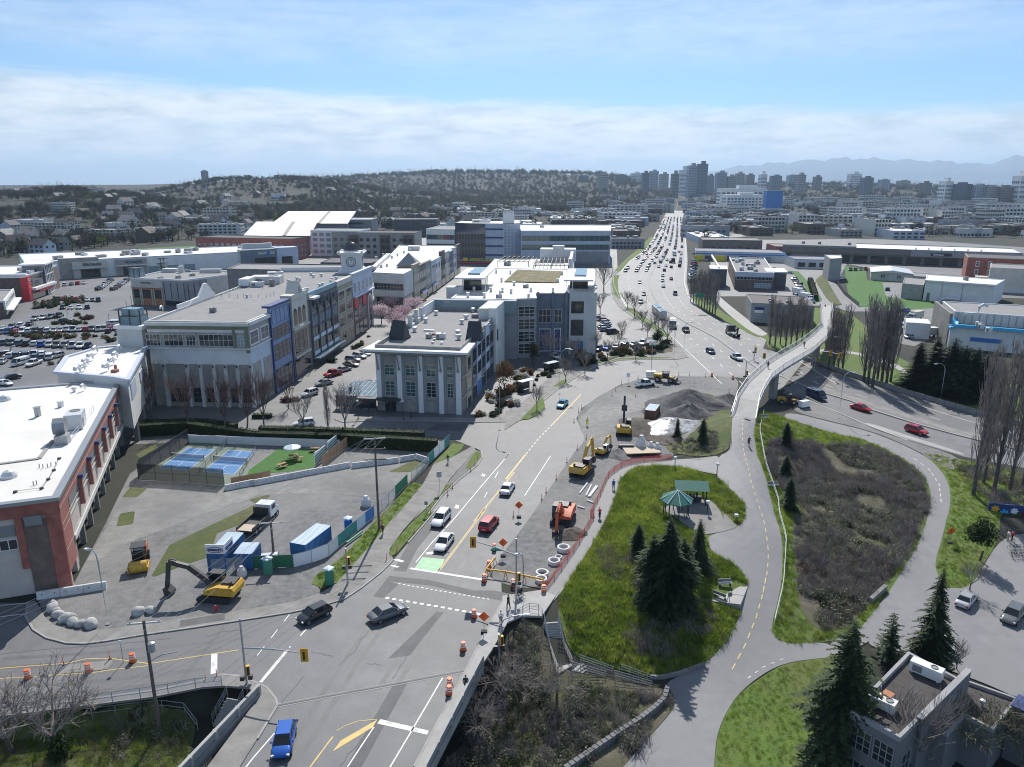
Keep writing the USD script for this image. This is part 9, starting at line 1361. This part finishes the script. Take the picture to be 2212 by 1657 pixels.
def wires(label,a,b,offs,sag):t=thing('power_lines',label,'cables',None);[P_('cable',tb([a+o+(b-a)*f-(0,0,sag*4*f*(1-f))for f in np.linspace(0,1,9)],.016,3),'wire',t)for o in offs]
O=[np.array((s,.1*s,-.1))for s in(-1.3,0,1.3)];wires('three overhead cables between the two utility poles',q1,q2,O,1.0);wires('overhead cables from the transformer pole to the lower left',q2,np.array((-52,30,8.)),O+[np.array((0,0,-2.))],.8);wires('overhead cables from the short pole towards the transformer pole',q3,q2-(0,0,2),[np.array((0,0,0.)),np.array((.3,0,-.6))],.8);wires('overhead cables leaving the tall pole across the street front',q1,np.array((-60,45,9.)),O,1.5)
F=Face(P(*c4(1445,30),-4.2),P(*c4(1760,60),-4.2),-4.8);t=thing('mural_wall','painted yard wall with orange and pale flowers on deep blue','wall',None);P_('wall',F.box(MB(),0,F.L,0,2.6,-.3,0),'sign_navy',t);[P_('painted_flower',F.poly(MB(),[(x+r*(1+.25*math.cos(7*a))*math.cos(a),z+r*(1+.25*math.cos(7*a))*math.sin(a))for a in np.linspace(0,2*np.pi,43)[:-1]],0,.03),c,t)for x,z,r,c in((1.0,1.7,.55,'signal_yellow'),(2.4,1.1,.6,'sky_blue'),(3.8,1.6,.5,'sign_white'),(5.4,1.2,.6,'car_maroon'),(1.7,.7,.35,'works_orange'),(6.8,1.8,.5,'sign_blue'))]
KBK=kind_of('bicycle');th=np.linspace(0,2*np.pi,15);[P_('wheel',tb([(x+.33*math.cos(a),0,.34+.33*math.sin(a))for a in th],.025,4),'rubber',KBK)for x in(-.52,.52)];m=MB();[m.tube([a,b],.022,4)for a,b in(((-.52,0,.34),(-.15,0,.85)),((-.52,0,.34),(-.02,0,.3)),((-.02,0,.3),(-.15,0,.9)),((-.15,0,.82),(.36,0,.85)),((-.02,0,.3),(.36,0,.8)),((.52,0,.34),(.34,0,.98)))];P_('frame',m,'car_grey',KBK);P_('saddle',bx(-.17,0,.9,.26,.14,.06),'rubber',KBK);P_('handlebar',tb([(.34,-.28,1.0),(.34,.28,1.0)],.02,4),'trim_dark',KBK)
for i in range(22):q=(c4(1450+i*13,150+i%3*14)if i<14 else c4(1600+(i-14)%4*22,270+(i-14)//4*40));copy(KBK,'bicycle','parked bicycle in the rack under the painted wall' if i<14 else 'parked bicycle in the group at the edge of the yard','bicycle',G(*q),1.3+i%3*.2,'bicycles under the painted wall' if i<14 else 'bicycles at the yard edge')
import manifold3d as mf
def limb(pts,grow=0.0,seg=8):
 out=None
 for(p,r),(q,s)in zip(pts[:-1],pts[1:]):
  h=mf.Manifold.batch_hull([mf.Manifold.sphere(r+grow,seg).translate(list(map(float,p))),mf.Manifold.sphere(s+grow,seg).translate(list(map(float,q)))]);out=h if out is None else out+h
 return out
def figure(pose,top,legs):
 k=kind_of('figure');R=pose=='ride';f=.0 if R else.16;hz,hx=(.98,-.12)if R else(.92,0);sx,sz=(.22,1.42)if R else(.02,1.44);hd=(sx+(.1 if R else.02),0,sz+.22)
 Lg=[[((hx,s*.09,hz),.10),((hx+(.34 if R else s*f*.6+.03),s*.1,.62 if R else.50),.068),((hx+(.14 if R else s*f-.04),s*.1,.28 if R else.09),.045),((hx+(.28 if R else s*f+.12),s*.11,.22 if R else.04),.035)]for s in(-1,1)]
 Ar=[[((sx,s*.19,sz-.04),.055),((sx+(.18 if R else-s*.06),s*.25,sz-.3),.042),((sx+(.36 if R else-s*.1+.1),s*.24,sz-.42 if R else sz-.55),.032),((sx+(.42 if R else-s*.1+.14),s*.23,sz-.43 if R else sz-.63),.028)]for s in(-1,1)]
 To=[((hx,0,hz+.02),.135),(((hx+sx)/2,0,(hz+sz)/2),.14),((sx,0,sz-.08),.15)];Sh=[((sx,-.16,sz-.04),.07),((sx,.16,sz-.04),.07)];Nk=[((sx,0,sz),.055),(hd,.06)]
 b=limb(To)+limb(Sh)+limb(Nk)+mf.Manifold.sphere(1,14).scale([.088,.075,.115]).translate(list(hd))+limb([((hd[0]+.085,0,hd[2]-.01),.014),((hd[0]+.092,0,hd[2]-.03),.016)])
 for l in Lg+Ar:b=b+limb(l)
 P_('body',b,'skin',k,smooth=45);c=limb(To[1:],.018)+limb(Sh,.018);
 for l in Ar:c=c+limb(l[:3],.016)
 P_('jacket',c,top,k,smooth=45);c=limb(To[:2],.014)
 for l in Lg:c=c+limb(l[:3],.014)
 P_('trousers',c,legs,k,smooth=45);P_('hair',mf.Manifold.sphere(1,12).scale([.1,.088,.1]).translate([hd[0]-.02,0,hd[2]+.045]),'hydrant_red' if R and top=='sign_red' else 'hair_dark',k);return k
FG={}
def person(label,at,rz,pose='walk',top='sign_black',legs='sign_black',group=None):
 if(pose,top,legs)not in FG:FG[(pose,top,legs)]=figure(pose,top,legs)
 x,y,z=G(*at)if len(at)==2 else at;copy(FG[(pose,top,legs)],'person',label,'person',(x,y,z+.1),rz)
 if pose=='ride':copy(KBK,'bicycle','bicycle ridden by the '+label.replace('riding a bicycle ',''),'bicycle',(x,y,z+.1),rz)
N,S_=1.57,-1.57
person('person in dark clothes walking on the bridge pavement',c2(1372,1172),N);person('person in black walking on the path by the gate',b2(1652,1165),1.2,legs='trim_grey');person('person in dark maroon top walking beside the green pipe',c2(838,162),-2,top='car_maroon');person('person in black waiting at the crossing corner',c3(18,640),2.6);person('person in white top standing by the bridge lamp',c2(1598,745),N,top='sign_white',legs='trim_grey');person('worker in yellow vest on the site gravel',b3(690,845),2,top='sign_yellow',legs='sign_yellow');person('person in blue top pushing a pram on the path',b3(912,1385),N,top='sign_blue',legs='sign_navy')
person('person in black before the office wall',b2(1340,785),3);person('person on the overpass nearest the trail',(*((Lp[4]*.7+Rp[4]*.3)[:2]),6.0),-2.2);person('person on the overpass at mid span',(*((Lp[6]*.6+Rp[6]*.4)[:2]),6.6),-2.2,legs='trim_grey');person('person walking on the far trail',a4(525,1405),N);person('person walking up the far trail past the hedge',a4(440,1210),N);person('person in red standing among the bicycles',c4(1600,205),0,top='sign_red');person('person in white standing beside the one in red',c4(1575,205),0,top='sign_white',legs='skin')
person('person with red helmet riding a bicycle up the path',b3(795,1635),N,'ride','sign_red');person('person in black riding a bicycle down the trail',b3(2055,1010),S_,'ride');person('person in red and dark riding a bicycle at the corner',c3(80,575),2.2,'ride','panel_red');person('person in white riding a bicycle at the crossing corner',c3(100,565),2.2,'ride','sign_white')
for i,(u,v)in enumerate(((1530,1490),(1560,1500),(1590,1495),(1615,1485))):person(f'person in dark clothes in the picnic shelter, {ORD[i]} from the left',b3(u,v),i,top=('trim_grey','sign_black')[i%2])
leafmat('far_brown',(.030,.024,.020),(.075,.058,.048),.2,.05);leafmat('far_grey',(.034,.034,.026),(.08,.074,.06),.2,.05);leafmat('far_dark',(.010,.018,.010),(.034,.045,.020),.15,.05)
far_rng=np.random.default_rng(21);RF=random.Random(33)
def polar(u,D):u,D=np.asarray(u,float),np.asarray(D,float);y=D/np.sqrt(1+((u-1106)/1643)**2);return(u-1106)/1643*y,y
NEAR=unary_union([MALL.buffer(4),HIGHWAY.buffer(14),Polygon(pix([(1535,640),(1535,508),(2700,520),(2700,700)])).buffer(0),sbox(-270,380,75,545),sbox(-260,500,-50,760)])
def free(x,y,g=0):return~shapely.contains_xy(NEAR,x,y)&(np.hypot(x,y)>330)
def fcar(w,name='block',base=1.0):return kind_of(name)
HOUSES=[]
for wall,roof in(('wall_pale','roof_brown'),('wall_cream','roof_grey'),('wall_grey','roof_dark'),('wall_white','roof_brown'),('wall_taupe','roof_grey'),('wall_bluegrey','roof_dark'),('brick_brown','roof_brown')):
 k=kind_of('house');m=MB();m.box(0,0,-3,11,8,8.2);m.add([(-5.5,-4,5.2),(-5.5,4,5.2),(-5.5,0,8.2),(5.5,-4,5.2),(5.5,4,5.2),(5.5,0,8.2)],[(0,2,1),(3,4,5)]);obj('wall',m,wall,k)
 m=MB();[m.add([(-6,s*4.6,4.9),(6,s*4.6,4.9),(6,0,8.5),(-6,0,8.5)],[(0,1,2),(0,2,3)])for s in(-1,1)];m.box(2.5,1,7,.9,.9,2.3);obj('roof',m,roof,k)
 m=MB();[m.box(x,-4.02,z,1.6,.1,1.3)for x in(-3.6,0,3.4)for z in(.9,3.4)];[m.box(5.52,y,3.2,.1,1.5,1.3)for y in(-2,2)];obj('windows',m,'glass_dark',k,kind='stuff');HOUSES.append(k)
BLOCKS=[]
for wall,roof,h,n in(('wall_pale','roof_white',6,1),('wall_stone','roof_grey',8,2),('wall_white','roof_white',7,1),('wall_taupe','roof_grey',6,1),('wall_grey','roof_dark',9,2),('wall_bluegrey','roof_white',7,2),('brick_brown','roof_grey',8,2),('wall_cream','roof_grey',12,4),('wall_pale','roof_grey',13,4)):
 k=kind_of('flat_block');mass(k,[(-16,-9),(16,-9),(16,9),(-16,9)],h,wall,roof,.5,.4)
 for p,q in(((-16,-9),(16,-9)),((16,-9),(16,9)),((-16,9),(-16,-9))):F=Face(p,q);panes(F,k,np.arange(1,F.L-2.4,3.6),[.8+i*3.1 for i in range(n)],2.4,1.6,'glass_dark')
 m=MB();[m.box(RF.uniform(-12,12),RF.uniform(-6,6),h-.5,RF.uniform(1.5,4),RF.uniform(1.5,3),RF.uniform(1,2.2))for i in range(5)];obj('rooftop_units',m,'metal_grey',k,kind='stuff');BLOCKS.append(k)
TOWERS=[]
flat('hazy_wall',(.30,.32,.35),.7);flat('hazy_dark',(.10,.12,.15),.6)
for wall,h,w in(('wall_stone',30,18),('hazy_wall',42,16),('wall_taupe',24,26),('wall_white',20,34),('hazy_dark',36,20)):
 k=kind_of('tower');m=MB();m.box(0,0,-6,w,16,h+6);m.box(w*.1,0,h,w*.4,8,3);obj('wall',m,wall,k)
 for p,q in(((-w/2,-8),(w/2,-8)),((w/2,-8),(w/2,8)),((-w/2,8),(-w/2,-8))):F=Face(p,q);panes(F,k,np.arange(.8,F.L-2,3.4),np.arange(2,h-2,3.2),2.2,1.7,'glass_blue')
 TOWERS.append(k)
def put(k,name,label,cat,x,y,rz,group,sc=(1,1,1)):return copy(k,name,label,cat,(x,y,float(T(x,y))),rz,group,sc)
taken=[(*q.centroid.coords[0],60)for q in()]
def clear(x,y,r):
 for a,b,c in taken:
  if(a-x)**2+(b-y)**2<(r+c)**2:return False
 return True
n=0
while n<150:
 u,D=RF.uniform(-120,1050),math.exp(RF.uniform(math.log(620),math.log(2300)));x,y=map(float,polar(u,D))
 if D<760 and u>350 or not free(np.array(x),np.array(y))or not clear(x,y,9):continue
 taken.append((x,y,9));i=RF.randrange(7);side='low' if D<1000 else 'middle' if D<1500 else 'upper'
 put(HOUSES[i],'house',f"{('pale', 'cream', 'grey', 'white', 'brown', 'blue grey', 'brick')[i]} gabled house on the {side} wooded slope behind the shops",'house',x,y,RF.choice((0,.3,-.3,1.57,1.2)),f'houses on the {side} slope',(RF.uniform(.9,1.5),)*3);n+=1
for k,(u,v,w,h)in enumerate(((215,492,70,9),(320,490,60,10),(330,462,46,11),(250,478,50,9),(420,468,60,14),(470,462,62,15),(470,484,90,12),(560,480,70,12),(515,445,46,12),(60,478,60,9),(110,485,70,9),(130,468,34,8),(620,470,46,10),(690,478,50,9),(820,490,56,9),(845,468,50,9),(905,478,60,10),(905,455,70,10),(940,470,46,9),(1010,486,60,9),(1060,470,60,10),(1120,462,50,8),(780,452,40,8),(600,430,30,12),(1180,450,60,9))):
 x,y=P(u,v,12);x,y=[float(q)for q in polar(u,min(max(math.hypot(x,y),620),1500))];i=(7,8,5,2,0)[k%5];s=math.hypot(x,y)/1587
 taken.append((x,y,25));put(BLOCKS[i],'apartment_block',f"{('cream', 'pale', 'blue grey', 'white', 'low pale')[k % 5]} apartment block, {ORD[k % 24]} from the left among the trees of the slope",'building',x,y,RF.uniform(-.15,.15),'apartment blocks on the slope',(max(.6,w*s/36),1.0,h*s/13*1.2+.4))
n=0
while n<290:
 u,D=RF.uniform(980,2330),math.exp(RF.uniform(math.log(430),math.log(2300)));x,y=map(float,polar(u,D))
 if(u<1440 and D<540)or not free(np.array(x),np.array(y))or not clear(x,y,15)or(u<1300 and D>1400):continue
 sc=RF.uniform(.6,1.25)*(1+D/5000);taken.append((x,y,15*sc));i=RF.randrange(9);w='west' if u>1480 else 'east'
 lb_=f"{('low pale', 'stone grey', 'low white', 'low brown', 'dark grey', 'blue grey', 'brick', 'tall cream', 'tall pale')[i]} flat block, "+('beyond the strip store' if u>1750 else 'on the right side of the highway' if u>1480 else 'on the left side of the highway')+(' near by' if D<800 else ' midway to downtown' if D<1600 else ' close to downtown');put(BLOCKS[i],'commercial_block',lb_,'building',x,y,RF.choice((.05,.1,-.1,1.6,1.5)),lb_+'s',(sc*RF.uniform(.8,1.5),sc*RF.uniform(.8,1.3),RF.uniform(.7,1.15)*(1+D/6000)));n+=1
def sky_block(u0,u1,vtop,D,i,label):
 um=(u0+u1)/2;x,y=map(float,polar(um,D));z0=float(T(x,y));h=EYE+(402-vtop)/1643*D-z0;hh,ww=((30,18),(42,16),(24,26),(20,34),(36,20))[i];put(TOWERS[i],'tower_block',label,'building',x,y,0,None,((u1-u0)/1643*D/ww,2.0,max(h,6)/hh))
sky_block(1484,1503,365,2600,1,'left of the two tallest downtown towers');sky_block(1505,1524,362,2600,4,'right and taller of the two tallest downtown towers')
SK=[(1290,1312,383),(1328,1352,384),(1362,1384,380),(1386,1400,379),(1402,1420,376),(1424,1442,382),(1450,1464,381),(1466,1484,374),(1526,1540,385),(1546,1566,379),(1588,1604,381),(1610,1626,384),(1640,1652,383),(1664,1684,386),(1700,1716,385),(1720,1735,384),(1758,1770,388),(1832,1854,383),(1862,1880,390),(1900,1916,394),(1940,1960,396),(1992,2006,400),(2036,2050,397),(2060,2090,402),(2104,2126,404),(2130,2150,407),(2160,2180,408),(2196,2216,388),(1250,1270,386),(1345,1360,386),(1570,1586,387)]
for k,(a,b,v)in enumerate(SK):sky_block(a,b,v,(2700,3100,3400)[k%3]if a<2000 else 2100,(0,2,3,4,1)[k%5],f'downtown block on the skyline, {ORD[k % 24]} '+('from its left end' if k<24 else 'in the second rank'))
sky_block(937,950,372,3500,0,'castle-like block on the crest of the far wooded hill');sky_block(443,447,377,1950,1,'slim tower on the wooded ridge');sky_block(1556,1650,411,1500,3,'long white block with grid front below the skyline');sky_block(1568,1640,424,1350,3,'long pale apartment range in front of the white grid block')
x,y=map(float,polar(1672,1250));bwp=thing('wrapped_tower','block wrapped in deep blue sheeting right of the white grid block','building',(x,y,0));m=MB();m.box(0,0,12,25,16,26);obj('sheeting',m,'sign_blue',bwp);m=MB();m.box(0,0,-2,28,18,14);obj('podium',m,'wall_pale',bwp)
for k,(u,v,w,i)in enumerate(((1960,478,60,8),(2010,470,70,7),(2060,474,46,8),(1930,480,30,5),(2150,455,40,7),(2190,470,60,8))):D=1050+60*(k%3);x,y=map(float,polar(u,D));put(BLOCKS[i],'apartment_block',f"pale four storey apartment block right of the wrapped tower, {ORD[k]} in line",'building',x,y,.05,None,(w/1643*D/32,1.0,1.5))
def crown(seed,s,n,r,zc):return leaf_cloud(rt(seed),n,r[0],r[1],r[2],s,zc,.2,7)
FT=[(conifer(rt(71),14,3.2,.3,.45,.3,.05)[1],'far_dark','dark conifer'),(crown(72,.5,260,(4.6,4.6,4.2),5.4),'far_dark','dark round evergreen'),(crown(73,.42,230,(4.6,4.6,3.8),5.6),'far_brown','leafless brown tree'),(crown(74,.42,230,(4.4,4.4,4.2),5.6),'far_grey','leafless grey tree'),(crown(75,.45,230,(4.2,4.2,4.0),5.2),'leaves_bright','yellow green budding tree')]
FK=[]
for cm_,mt,l in FT:k=kind_of('far_tree');obj('crown',cm_,mt,k);m=MB();m.tube([(0,0,-1),(0,0,5)],[.35,.18],5);obj('trunk',m,'bark',k);FK.append(k)
pts,idx,scl=[],[],[]
for(u0,u1,D0,D1,n,w,smax)in((-260,1010,420,1100,4200,(30,20,26,22,3),1.3),(-260,1100,1000,2700,13000,(34,20,24,20,2.5),1.5),(600,1440,1300,4400,12000,(34,24,20,20,1),2.4),(1000,2450,420,1500,3200,(26,24,22,26,3),1.3),(1440,2450,1400,4300,6500,(30,26,18,24,2),2.2),(1440,1475,560,2400,60,(5,5,20,20,3),1.2),(1505,1540,600,2400,120,(10,8,20,20,0),1.2)):
 u=far_rng.uniform(u0,u1,n);D=np.exp(far_rng.uniform(math.log(D0),math.log(D1),n));x,y=polar(u,D);ok=free(x,y)&(meshkit.noise(np.stack([x/55,y/55,0*x],-1),2)>.33)
 x,y=x[ok],y[ok];pts.append(np.c_[x,y,T(x,y)-.1]);idx.append(far_rng.choice(5,len(x),p=np.array(w)/sum(w)));scl.append(far_rng.uniform(.7,1.35,len(x))*np.clip(D[ok]/1700,1,smax))
pts,idx,scl=np.vstack(pts),np.concatenate(idx),np.concatenate(scl)
tk_=np.array(taken);d2=np.min((pts[:,None,:2]-tk_[None,:,:2])**2@np.ones(2)-(tk_[None,:,2]*.55)**2,1);keep=d2>0;pts,idx,scl=pts[keep],idx[keep],scl[keep]
o=np.argsort(np.hypot(pts[:,0],pts[:,1])/scl);one,rest=o[:230],o[230:]
for q in one:
 u=1106+1643*pts[q,0]/pts[q,1];where='behind the long white shops' if u<700 else 'around the glass offices' if u<1440 else 'beyond the roadside shops' if u<1760 else 'around the strip store'
 copy(FK[idx[q]],'background_tree',f'{FT[idx[q]][2]} {where}','tree',pts[q],far_rng.uniform(0,6),f'{FT[idx[q]][2]}s {where}',float(scl[q]))
scatter('distant_wood',[(c,m_)for c,m_,l in FT],pts[rest],'woods, gardens and street trees spread over the distant town and hills','wood',idx=idx[rest],scales=scl[rest])
pc_=[]
for k in range(70):
 u,D=RF.uniform(1000,2330),math.exp(RF.uniform(math.log(440),math.log(1700)));x,y=map(float,polar(u,D))
 if free(np.array(x),np.array(y))and clear(x,y,10):a=RF.choice((.05,1.6));pc_+=[(x+math.cos(a)*i*2.9-math.sin(a)*j*12,y+math.sin(a)*i*2.9+math.cos(a)*j*12,float(hills(x,y))+.02)for i in range(14)for j in range(2)if RF.random()<.8]
def pcar():m=MB();m.box(0,0,.3,1.75,4.3,.6);m.box(0,-.1,.9,1.5,2.3,.55);return m
scatter('parked_cars',[(pcar(),'car_'+c)for c in('white','silver','grey','black')],pc_,'small parked cars in the yards between the distant flat blocks','cars',smin=.95,smax=1.1,rots=np.full(len(pc_),.05))
sheet('park_lawn',Polygon([polar(u,D)for u,D in((-120,400),(120,470),(260,540),(420,600),(480,660),(250,640),(60,560),(-120,520))]),'lawn',.4,cell=25.0)
mt_=MB();V,F_=[],[];us=np.linspace(1350,2700,90);top=np.interp(us,[1350,1480,1600,1750,1830,1950,2060,2120,2180,2260,2500,2700],[400,385,366,356,353,358,363,368,355,345,350,370])
for i,u in enumerate(us):
 x,y=polar(u,22000.0);x,y=float(x),float(y);h=EYE+(402-top[i])/1643*22000*(1+.05*math.sin(i*1.3)+.04*math.sin(i*2.9));V+=[(x*.93,y*.93,-9),(x*.97,y*.97,h*.45),(x,y,h),(x*1.06,y*1.06,-9)]
for i in range(len(us)-1):
 for j in range(3):a=i*4+j;F_+=[(a,a+4,a+5),(a,a+5,a+1)]
obj('mountains',mt_.add(V,F_),'far_mountain',smooth=60,kind='structure')
_mats['haze_air']=material('haze_air',{'v':('principled_volume',{'color':(.58,.76,.97),'density':.00006,'anisotropy':.2})},volume='v.Volume')
m=MB();m.box(0,14000,-16,64000,42000,860);obj('haze',m,'haze_air',kind='stuff')
